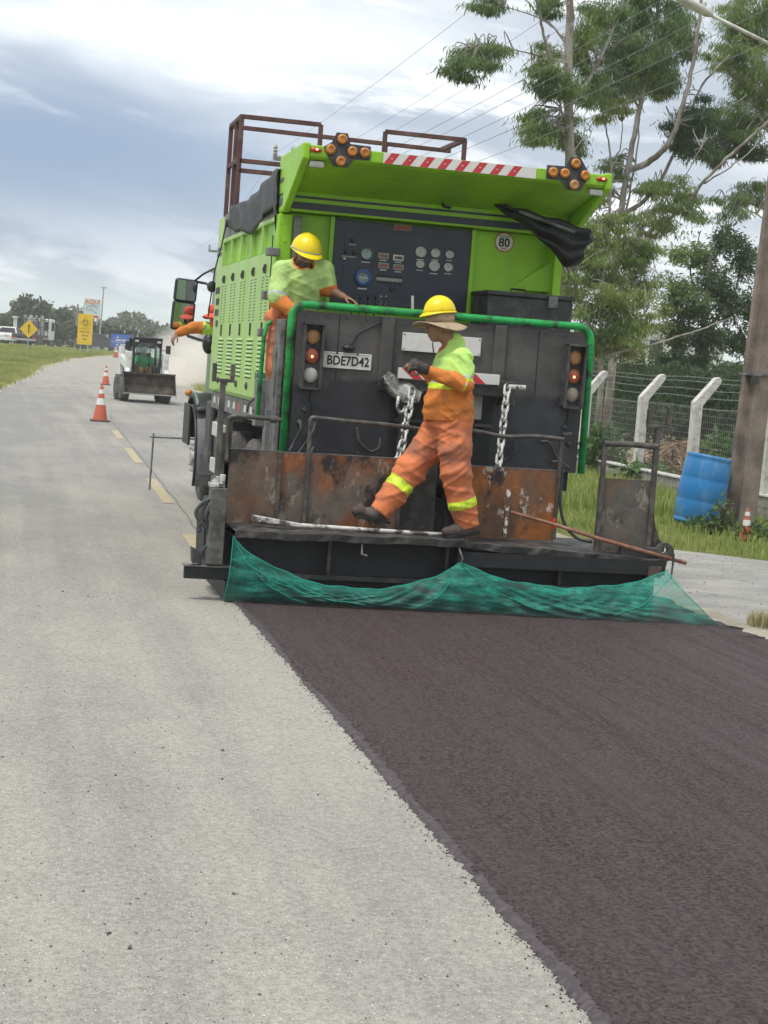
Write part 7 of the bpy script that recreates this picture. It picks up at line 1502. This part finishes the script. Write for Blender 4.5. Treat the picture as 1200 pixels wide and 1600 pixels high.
def c2(C):
    out = np.where(C[:, 2] > zb1 + 0.02, 0, np.where(C[:, 2] > zb2 - 0.005, 2, 1)); out = np.where((C[:, 2] > zb1 - 0.012) & (C[:, 2] <= zb1 + 0.006), 3, out)
    for sh_, e_, w_ in ((sh_n, el_n, wr_n), (sh_f, el_f, wr_f)):
        t, d = segpar(C, sh_, e_); tf, df = segpar(C, e_, w_); up = (d < 0.085) & (t > 0.35) & (d <= df); out = np.where(up, np.where(t > 0.97, 1, np.where(t > 0.86, 2, np.where(t > 0.77, 3, 0))), out)
        out = np.where((df < 0.075 - 0.012 * tf) & (df < d) & (tf > 0.04), 1, out)
    q = np.linalg.norm(C - (hc + HR @ np.array((0, 0.035, -0.085))), axis=1); return np.where(q < 0.106, 1, out)
S.build('shirt', [NEON, ORNG, REFY, REFL], w1, c2)
# trousers
S = SDF(lo, hi, 0.0062); S.ell(W(703, 655), (0.152, 0.185, 0.10), None, 0.06)
S.chain([hip_n, W(711, 700, -0.11), kn_n, W(722, 785, -0.11), an_n + (0, 0, -0.01)], [0.128, 0.118, 0.105, 0.098, 0.088], 0.05)
S.chain([hip_f, W(668, 700, 0.10), kn_f, W(615, 772, 0.08), an_f + (0.005, 0, -0.005)], [0.125, 0.115, 0.105, 0.092, 0.080], 0.05)
S.wrinkle(0.011, 8); S.cut(W(735, 822, -0.1), an_n - kn_n + np.array((0, 0, -0.3))) if False else None
ts = S
X_, Y_, Z_ = ts.ax[0][:, None, None], ts.ax[1][None, :, None], ts.ax[2][None, None, :]
def clip_cuff(S, a, k_, ext, rad):                              # clean hem just below the ankle
    d = unit(a - k_); p = a + d * ext; h = (X_ - p[0]) * d[0] + (Y_ - p[1]) * d[1] + (Z_ - p[2]) * d[2]; near = np.sqrt((X_ - a[0]) ** 2 + (Y_ - a[1]) ** 2 + (Z_ - a[2]) ** 2) < rad
    S.f = np.where(near, np.maximum(S.f, h), S.f).astype(np.float32)
clip_cuff(S, an_n, kn_n, 0.035, 0.2); clip_cuff(S, an_f, kn_f, 0.03, 0.2); S.cut(W(702, 640), (0, 0, 1))
def c3(C):
    tn, dn = segpar(C, kn_n, an_n); tf, df = segpar(C, kn_f, an_f); nn = dn < df; t = np.where(nn, tn, tf); g = np.where(nn, (t > 0.52) & (t < 0.68), (t > 0.30) & (t < 0.50)); return np.where(g & (np.minimum(dn, df) < 0.14), 1, 0)
S.build('trousers', [SALM, REFY], w1, c3)
for a_, t1, t2, dd in ((an_n, W(716, 828, -0.11), W(697, 831, -0.12), -0.1), (an_f, W(583, 803, 0.05), W(556, 798, 0.03), 0.05)):
    Sb = SDF(np.minimum(a_, t2) - 0.16, np.maximum(a_, t2) + 0.16, 0.006); hd_ = a_ + (0.045, 0, -0.045) if a_ is an_n else a_ + (0.035, 0, -0.05)
    Sb.chain([a_ + (0, 0, 0.03), a_, t1, t2], [0.052, 0.055, 0.046, 0.036], 0.03); Sb.cap(hd_, t1, 0.040, 0.045, 0.03)
    d = unit(t2 - hd_); up = np.array((0, 0, 1.0)) - d * d[2]; up = unit(up); base = (t1 - up * 0.036); Sb.cut(base, -up); bo = Sb.build('boot', BOOT, w1)
    V = []; 
    for s_, wdt in ((-0.05, 0.034), (0.0, 0.040), (0.08, 0.042), (0.16, 0.046), (0.215, 0.036), (0.235, 0.018)):
        p = hd_ + d * s_; p = p - up * ((p - base) @ up) + up * 0.006; l = np.cross(d, up); V += [p - l * wdt, p + l * wdt, p + l * wdt - up * 0.022, p - l * wdt - up * 0.022]
    MB().add(V, [(i * 4 + j, i * 4 + (j + 1) % 4, i * 4 + 4 + (j + 1) % 4, i * 4 + 4 + j) for i in range(5) for j in range(4)] + [(3, 2, 1, 0), (20, 21, 22, 23)]).build('sole', SOOT, bo, bevel=0.004)
for w_, tgt, n_, sd in ((wr_n, W(640, 566, -0.20), (-0.2, 0.9, -0.5), 1), (wr_f, W(636, 560, 0.0), (0, -0.3, -1), -1)):
    Sg = SDF(w_ - 0.26, w_ + 0.26, 0.005); hand(Sg, w_, tgt - w_, n_, sd, 0.95, 0.0145); d = unit(tgt - w_); Sg.cap(w_ - d * 0.03, w_ + d * 0.05, 0.036, 0.034, 0.02); Sg.cap(w_ + d * 0.03, w_ + d * 0.085, 0.040, 0.038, 0.02); Sg.build('glove', GLOVE, w1)
hq = lambda x, y, z: hc + HR @ np.array((x, y, z))
hat = MB().lathe([(0.098, 0.030), (0.100, 0.060), (0.097, 0.120)], (0, 0, 0), (0, 0, 1), 30, capped=False)
hat.v = [tuple(hq(x * 0.93, y * 1.12 - 0.01, z)) for x, y, z in hat.v]
ho = hat.build('sun_hat', STRAW, w1, smooth=True, solid=0.004)
def brim(u, v):
    a = 2 * math.pi * u; rx = 0.090 + 0.10 * v; ry = 0.106 + 0.100 * v; x, y = rx * math.cos(a), ry * math.sin(a) - 0.01
    return hq(x, y, 0.034 - 0.05 * v * (0.5 + 0.5 * math.cos(2 * a)) + 0.012 * v * math.sin(3 * a + 1) - 0.055 * v * max(0, -math.sin(a)) + 0.012 * v * max(0, math.sin(a)))
MB().grid(brim, 48, 6).build('brim', STRAW, ho, smooth=True, solid=0.005)
MB().tube([hq(0.08, 0.0, 0.09), hq(0.082, 0.015, 0.02), hq(0.06, 0.03, -0.07), hq(0.0, 0.055, -0.115)], 0.003, 5).build('chin_strap', BLK, ho)
MB().tube([hq(0.0, 0.06, -0.115), hq(0.01, 0.05, -0.2), hq(0.02, 0.035, -0.30), hq(0.03, 0.03, -0.36)], 0.005, 5).build('cord', BLK, ho)
helmet(w1, hq(0, -0.012, 0.108), HR, 0.110, 0.122, 0.125, 0.030, False)
text('MACRO', 0.022, W(686, 563, -0.215), INK, w1, name='chest_print') if False else None

# ---------------------------------------------------------------- operator on the rear deck
OY = 13.72
def O(x, y, d=0.0): return P(x, y, OY + d)
w2 = thing('person', 'bearded operator in soiled lime shirt leaning over the green pipe guard', 'person', (2.3, OY, 1.27))
oc = O(477, 400, -0.06); OR = hframe((0.16, -0.92, -0.30), (0.03, 0.15, 1)); onb = O(470, 412, 0.02); och = O(472, 438); obe = O(468, 470, 0.03); ope = O(466, 500, 0.06)
rsh, rel, rwr = O(441, 424, -0.02), O(434, 466, -0.10), O(458, 486, -0.20); lsh, lel, lwr = O(506, 424, -0.02), O(514, 452, -0.04), O(537, 464, -0.14)
lo, hi = np.array((1.85, OY - 0.5, 1.2)), np.array((3.05, OY + 0.45, 3.0))
S = SDF(lo, hi, 0.0065); head(S, oc, OR); S.cap(oc + OR @ np.array((0, -0.03, -0.05)), onb, 0.056, 0.06, 0.03); S.ell(och, (0.15, 0.10, 0.16), None, 0.05); S.ell(obe, (0.135, 0.10, 0.13), None, 0.05); S.ell(ope, (0.145, 0.105, 0.11), None, 0.05)
for a_, e_, w_ in ((rsh, rel, rwr), (lsh, lel, lwr)): S.chain([a_, e_, w_], [0.052, 0.042, 0.030], 0.03)
hand(S, lwr, O(553, 470, -0.2) - lwr, (0.1, -0.3, -1), -1, 0.35); hand(S, rwr, np.array((0.6, -0.5, -0.3)), (0.2, 0.1, -1), 1, 0.5)
hl, kl, al = np.array((2.20, OY + 0.05, 2.12)), np.array((2.20, OY - 0.02, 1.72)), np.array((2.34, OY + 0.08, 1.36)); hr_, kr, ar = np.array((2.42, OY + 0.06, 2.12)), np.array((2.46, OY + 0.02, 1.72)), np.array((2.48, OY + 0.1, 1.36))
for h_, k_, a_ in ((hl, kl, al), (hr_, kr, ar)): S.chain([h_, k_, a_, a_ + (0, -0.03, -0.04), a_ + (0, -0.14, -0.05)], [0.075, 0.05, 0.036, 0.034, 0.026], 0.03)
def c4(C):
    q = (C - oc) @ OR; return np.where((np.linalg.norm(q, axis=1) < 0.16) & (((q[:, 2] < -0.030) & (q[:, 1] > 0.02) & (q[:, 2] > -0.125)) | ((q[:, 1] < 0) & (q[:, 2] > 0))), 1, 0)
S.build('body', [SKIN, BEARD], w2, c4); eyes(w2, oc, OR)
S = SDF(lo, hi, 0.0062); S.ell(och, (0.185, 0.135, 0.19), None, 0.06); S.ell(obe, (0.175, 0.135, 0.15), None, 0.06); S.cap(onb + (0, 0, -0.03), och, 0.08, 0.13, 0.05); S.cap(onb + (0, 0, -0.04), rsh, 0.07, 0.075, 0.04); S.cap(onb + (0, 0, -0.04), lsh, 0.07, 0.075, 0.04)
S.chain([rsh, rel], [0.088, 0.082], 0.03); S.chain([lsh, lsh + (lel - lsh) * 0.95], [0.085, 0.074], 0.03); S.wrinkle(0.008, 5); S.carve(oc + OR @ np.array((0, 0.0, -0.10)), 0.098); S.cut(O(468, 492), (0, 0, -1))
def c5(C):
    q = np.linalg.norm(C - (oc + OR @ np.array((0, 0.0, -0.10))), axis=1); t, d = segpar(C, rsh, rel); t2, d2 = segpar(C, lsh, lel)
    out = np.where((t2 > 0.90) & (d2 < 0.10), 1, 0); out = np.where((t > 0.86) & (t < 0.97) & (d < 0.12), 2, out); return np.where(q < 0.110, 1, out)
S.build('shirt', [NEOND, ORNG, REFL], w2, c5)
S = SDF(lo, hi, 0.0062); S.chain([rel + (rsh - rel) * 0.05, rel, rwr], [0.062, 0.068, 0.05], 0.03); S.wrinkle(0.010, 6); S.build('under_sleeve', ORNG, w2)
S = SDF(lo, hi, 0.0080); S.ell(ope + (0, 0, -0.03), (0.18, 0.14, 0.12), None, 0.05)
for h_, k_, a_ in ((hl, kl, al), (hr_, kr, ar)): S.chain([h_, k_, a_], [0.118, 0.095, 0.085], 0.04)
S.wrinkle(0.013, 9); S.cut((0, 0, 1.33), (0, 0, -1)); S.build('trousers', SALM, w2)
for a_ in (al, ar):
    Sb = SDF(a_ - 0.22, a_ + 0.22, 0.007); Sb.chain([a_ + (0, 0, 0.04), a_ + (0, 0, -0.03), a_ + (0, -0.16, -0.05)], [0.055, 0.058, 0.042], 0.03); Sb.cut((0, 0, 1.274), (0, 0, -1)); Sb.build('boot', BOOT, w2)
oq = lambda x, y, z: oc + OR @ np.array((x, y, z))
hm = helmet(w2, oq(0, -0.012, 0.050), OR, 0.122, 0.142, 0.135, 0.055, True)
MB().tube([oq(0.124 * math.cos(a), 0.145 * math.sin(a) - 0.012, 0.056) for a in np.linspace(0.1, math.pi - 0.1, 16)], 0.007, 6).build('band', GREYB, hm)
for s_ in (-1, 1): MB().ball(oq(s_ * 0.126, -0.02, 0.055), 0.012, 8, 6).build('earmuff_mount', WHITE, hm)
text('NOVO', 0.035, O(497, 433, -0.165), pmat('shirt_print', (0.05, 0.14, 0.07), rough=0.9, var=0), w2, name='chest_print', bold=0.001) if False else None

# ---------------------------------------------------------------- driver with an arm out of the cab
DYc = 19.9
def D(x, y, d=0.0): return P(x, y, DYc + d)
w3 = thing('person', 'truck driver in red hat stretching an orange sleeved arm out of the cab', 'person', (2.3, DYc, 1.3))
dc = D(337, 493); DR = hframe((-0.55, 0.80, -0.05)); dsh, del_, dwr = D(341, 513), D(302, 512, -0.05), D(277, 520, -0.05); dch = D(352, 540); dhp = D(356, 590)
S = SDF(np.array((1.72, DYc - 0.35, 1.3)), np.array((2.9, DYc + 0.4, 2.6)), 0.0075); head(S, dc, DR); S.cap(dc + (0.02, 0, -0.06), D(345, 515), 0.055, 0.06, 0.03); S.ell(dch, (0.13, 0.15, 0.2), None, 0.05); S.ell(dhp, (0.13, 0.15, 0.14), None, 0.05); S.cap(dsh, dch, 0.055, 0.09, 0.05)
S.chain([dsh, del_, dwr], [0.05, 0.040, 0.027], 0.03); hand(S, dwr, D(266, 536, -0.05) - dwr, (0.55, 0.2, -0.6), 1, 0.55, 0.0095); o = S.build('body', [SKIN, BEARD], w3, lambda C: np.where((((C - dc) @ DR)[:, 1] < -0.01) & (np.linalg.norm(C - dc, axis=1) < 0.14), 1, 0)); eyes(w3, dc, DR)
S = SDF(np.array((1.72, DYc - 0.35, 1.3)), np.array((2.9, DYc + 0.4, 2.6)), 0.0085); S.chain([dsh, del_, dwr + (del_ - dwr) * 0.06], [0.082, 0.066, 0.043], 0.03); S.ell(dch, (0.16, 0.18, 0.22), None, 0.05); S.ell(dhp, (0.15, 0.17, 0.16), None, 0.05); S.wrinkle(0.010, 14); S.carve(dc + (0.01, 0, -0.09), 0.09)
def c6(C):
    t, d = segpar(C, dsh, del_); x0_ = D(322, 512)[0]; return np.where(C[:, 0] < x0_ - 0.045, 1, np.where(C[:, 0] < x0_ - 0.02, 2, np.where((C[:, 0] > x0_ + 0.02) & (C[:, 0] < x0_ + 0.045), 2, 0)))
S.build('shirt', [NEON, ORNG, REFY], w3, c6)
dq = lambda x, y, z: dc + DR @ np.array((x, y, z))
hat = MB().lathe([(0.092, 0.0), (0.096, 0.05), (0.090, 0.085), (0.065, 0.105), (0.003, 0.11)], (0, 0, 0), (0, 0, 1), 24, capped=False); hat.v = [tuple(dq(x, y * 1.1 - 0.01, z + 0.02)) for x, y, z in hat.v]; ho = hat.build('hat', REDHAT, w3, smooth=True, solid=0.004)
MB().grid(lambda u, v: dq((0.09 + 0.07 * v) * math.cos(6.2832 * u), (0.10 + 0.075 * v) * math.sin(6.2832 * u) - 0.01, 0.022 - 0.05 * v + 0.012 * v * math.sin(18.85 * u)), 32, 4).build('brim', REDHAT, ho, smooth=True, solid=0.004)
MB().grid(lambda u, v: dq(0.105 * math.cos(math.pi * (1 + u)) , 0.11 * math.sin(math.pi * (1 + u)) - 0.01 - 0.02 * v, 0.01 - 0.15 * v), 14, 5).build('neck_flap', REDHAT, ho, smooth=True, solid=0.004)

# ---------------------------------------------------------------- loader operator
lc, ls = math.cos(R(4)), math.sin(R(4))
def LO(x, y, z): return np.array((lw[0] + x * lc - y * ls, lw[1] + x * ls + y * lc, z + 0.009))
w4 = thing('person', 'loader operator in green shirt seated behind the cab glass', 'person', tuple(LO(0, 0.75, 0.98)))
hc4 = LO(-0.02, 0.62, 1.66); R4 = hframe((0.0, -1, -0.1))
S = SDF(LO(-0.5, -0.1, 0.8), LO(0.5, 1.1, 1.95), 0.011); head(S, hc4, R4); S.cap(hc4 + (0, 0, -0.08), LO(-0.02, 0.72, 1.46), 0.055, 0.06, 0.03); S.ell(LO(-0.02, 0.75, 1.3), (0.17, 0.11, 0.2), None, 0.05); S.ell(LO(-0.02, 0.78, 1.06), (0.16, 0.12, 0.12), None, 0.05)
for s_ in (-1, 1):
    S.chain([LO(s_ * 0.2, 0.74, 1.42), LO(s_ * 0.30, 0.62, 1.20), LO(s_ * 0.28, 0.38, 1.22)], [0.05, 0.042, 0.03], 0.03); hand(S, LO(s_ * 0.28, 0.38, 1.22), (0, -1, 0.1), (0, 0, -1), s_, 0.8, 0.011); S.chain([LO(s_ * 0.1, 0.75, 1.04), LO(s_ * 0.15, 0.35, 1.05), LO(s_ * 0.14, 0.28, 0.86)], [0.08, 0.065, 0.05], 0.03)
S.build('body', SKIN, w4)
S = SDF(LO(-0.5, -0.1, 0.8), LO(0.5, 1.1, 1.95), 0.011); S.ell(LO(-0.02, 0.75, 1.3), (0.20, 0.14, 0.22), None, 0.05); S.ell(LO(-0.02, 0.78, 1.08), (0.18, 0.14, 0.12), None, 0.05)
for s_ in (-1, 1): S.chain([LO(s_ * 0.2, 0.74, 1.42), LO(s_ * 0.27, 0.66, 1.26)], [0.08, 0.075], 0.03)
S.wrinkle(0.01, 15); S.carve(hc4 + (0, 0, -0.09), 0.09); S.build('shirt', GSHIRT, w4)
S = SDF(LO(-0.5, -0.1, 0.8), LO(0.5, 1.1, 1.95), 0.011)
for s_ in (-1, 1): S.chain([LO(s_ * 0.1, 0.75, 1.04), LO(s_ * 0.15, 0.35, 1.05), LO(s_ * 0.14, 0.28, 0.88)], [0.10, 0.085, 0.07], 0.03)
S.build('trousers', SALM, w4); hh4 = helmet(w4, hc4 + (0, 0, 0.05), R4, 0.115, 0.13, 0.11, 0.04, False); hh4.data.materials[0] = WHITE; hh4.children[0].data.materials[0] = WHITE
# ================================================================== DUST CLOUD behind the loader
def dust(name, label, c, rad, dens, seed):
    m = bpy.data.materials.new(name + '_volume'); m.use_nodes = True; t = m.node_tree; t.nodes.clear(); n = t.nodes.new; l = t.links.new
    out = n('ShaderNodeOutputMaterial'); v = n('ShaderNodeVolumePrincipled'); v.inputs['Color'].default_value = (0.98, 0.94, 0.87, 1); v.inputs['Anisotropy'].default_value = -0.15
    tcn = n('ShaderNodeTexCoord'); nz = n('ShaderNodeTexNoise'); nz.inputs['Scale'].default_value = 2.4; nz.inputs['Detail'].default_value = 3; l(tcn.outputs['Object'], nz.inputs['Vector'])
    ln = n('ShaderNodeVectorMath'); ln.operation = 'LENGTH'; l(tcn.outputs['Object'], ln.inputs[0])
    f = n('ShaderNodeMapRange'); f.inputs[1].default_value = 0.25; f.inputs[2].default_value = 0.95; f.inputs[3].default_value = 1; f.inputs[4].default_value = 0; l(ln.outputs['Value'], f.inputs[0])
    g = n('ShaderNodeMapRange'); g.inputs[1].default_value = 0.35; g.inputs[2].default_value = 0.7; l(nz.outputs['Fac'], g.inputs[0])
    a = n('ShaderNodeMath'); a.operation = 'MULTIPLY'; l(f.outputs[0], a.inputs[0]); l(g.outputs[0], a.inputs[1]); b = n('ShaderNodeMath'); b.operation = 'MULTIPLY'; l(a.outputs[0], b.inputs[0]); b.inputs[1].default_value = dens; l(b.outputs[0], v.inputs['Density'])
    l(v.outputs[0], out.inputs['Volume'])
    me = bpy.data.meshes.new(name); mb = MB().ball((0, 0, 0), 1.0, 24, 14); me.from_pydata(mb.v, [], mb.f); me.materials.append(m); o = bpy.data.objects.new(name, me); COL.objects.link(o); o.location = c; o.scale = rad
    return tag(o, label, 'dust', kind='stuff')
c = P(322, 560, 84); dust('dust_cloud', 'beige dust cloud drifting behind the compact loader', (c[0], 84, 0.9), (3.6, 9.0, 2.8), 0.9, 1)
c = P(215, 556, 118); dust('dust_haze', 'thin dust veil over the far end of the road', (c[0], 120, 1.6), (13.0, 12.0, 1.8), 0.012, 2)
scene.cycles.volume_step_rate = 2.0; scene.cycles.volume_max_steps = 128
# thin even air haze round everything
HZ = bpy.data.materials.new('air_haze'); HZ.use_nodes = True; _t = HZ.node_tree; _t.nodes.clear()
_o = _t.nodes.new('ShaderNodeOutputMaterial'); _v = _t.nodes.new('ShaderNodeVolumePrincipled'); _v.inputs['Color'].default_value = (0.90, 0.94, 0.97, 1); _v.inputs['Density'].default_value = 0.0006
_t.links.new(_v.outputs[0], _o.inputs['Volume'])
tag(MB().box(-4600, 4600, -260, 4600, -4.0, 27.0).build('haze', HZ), 'thin pale air haze over the whole place', 'haze', kind='stuff')
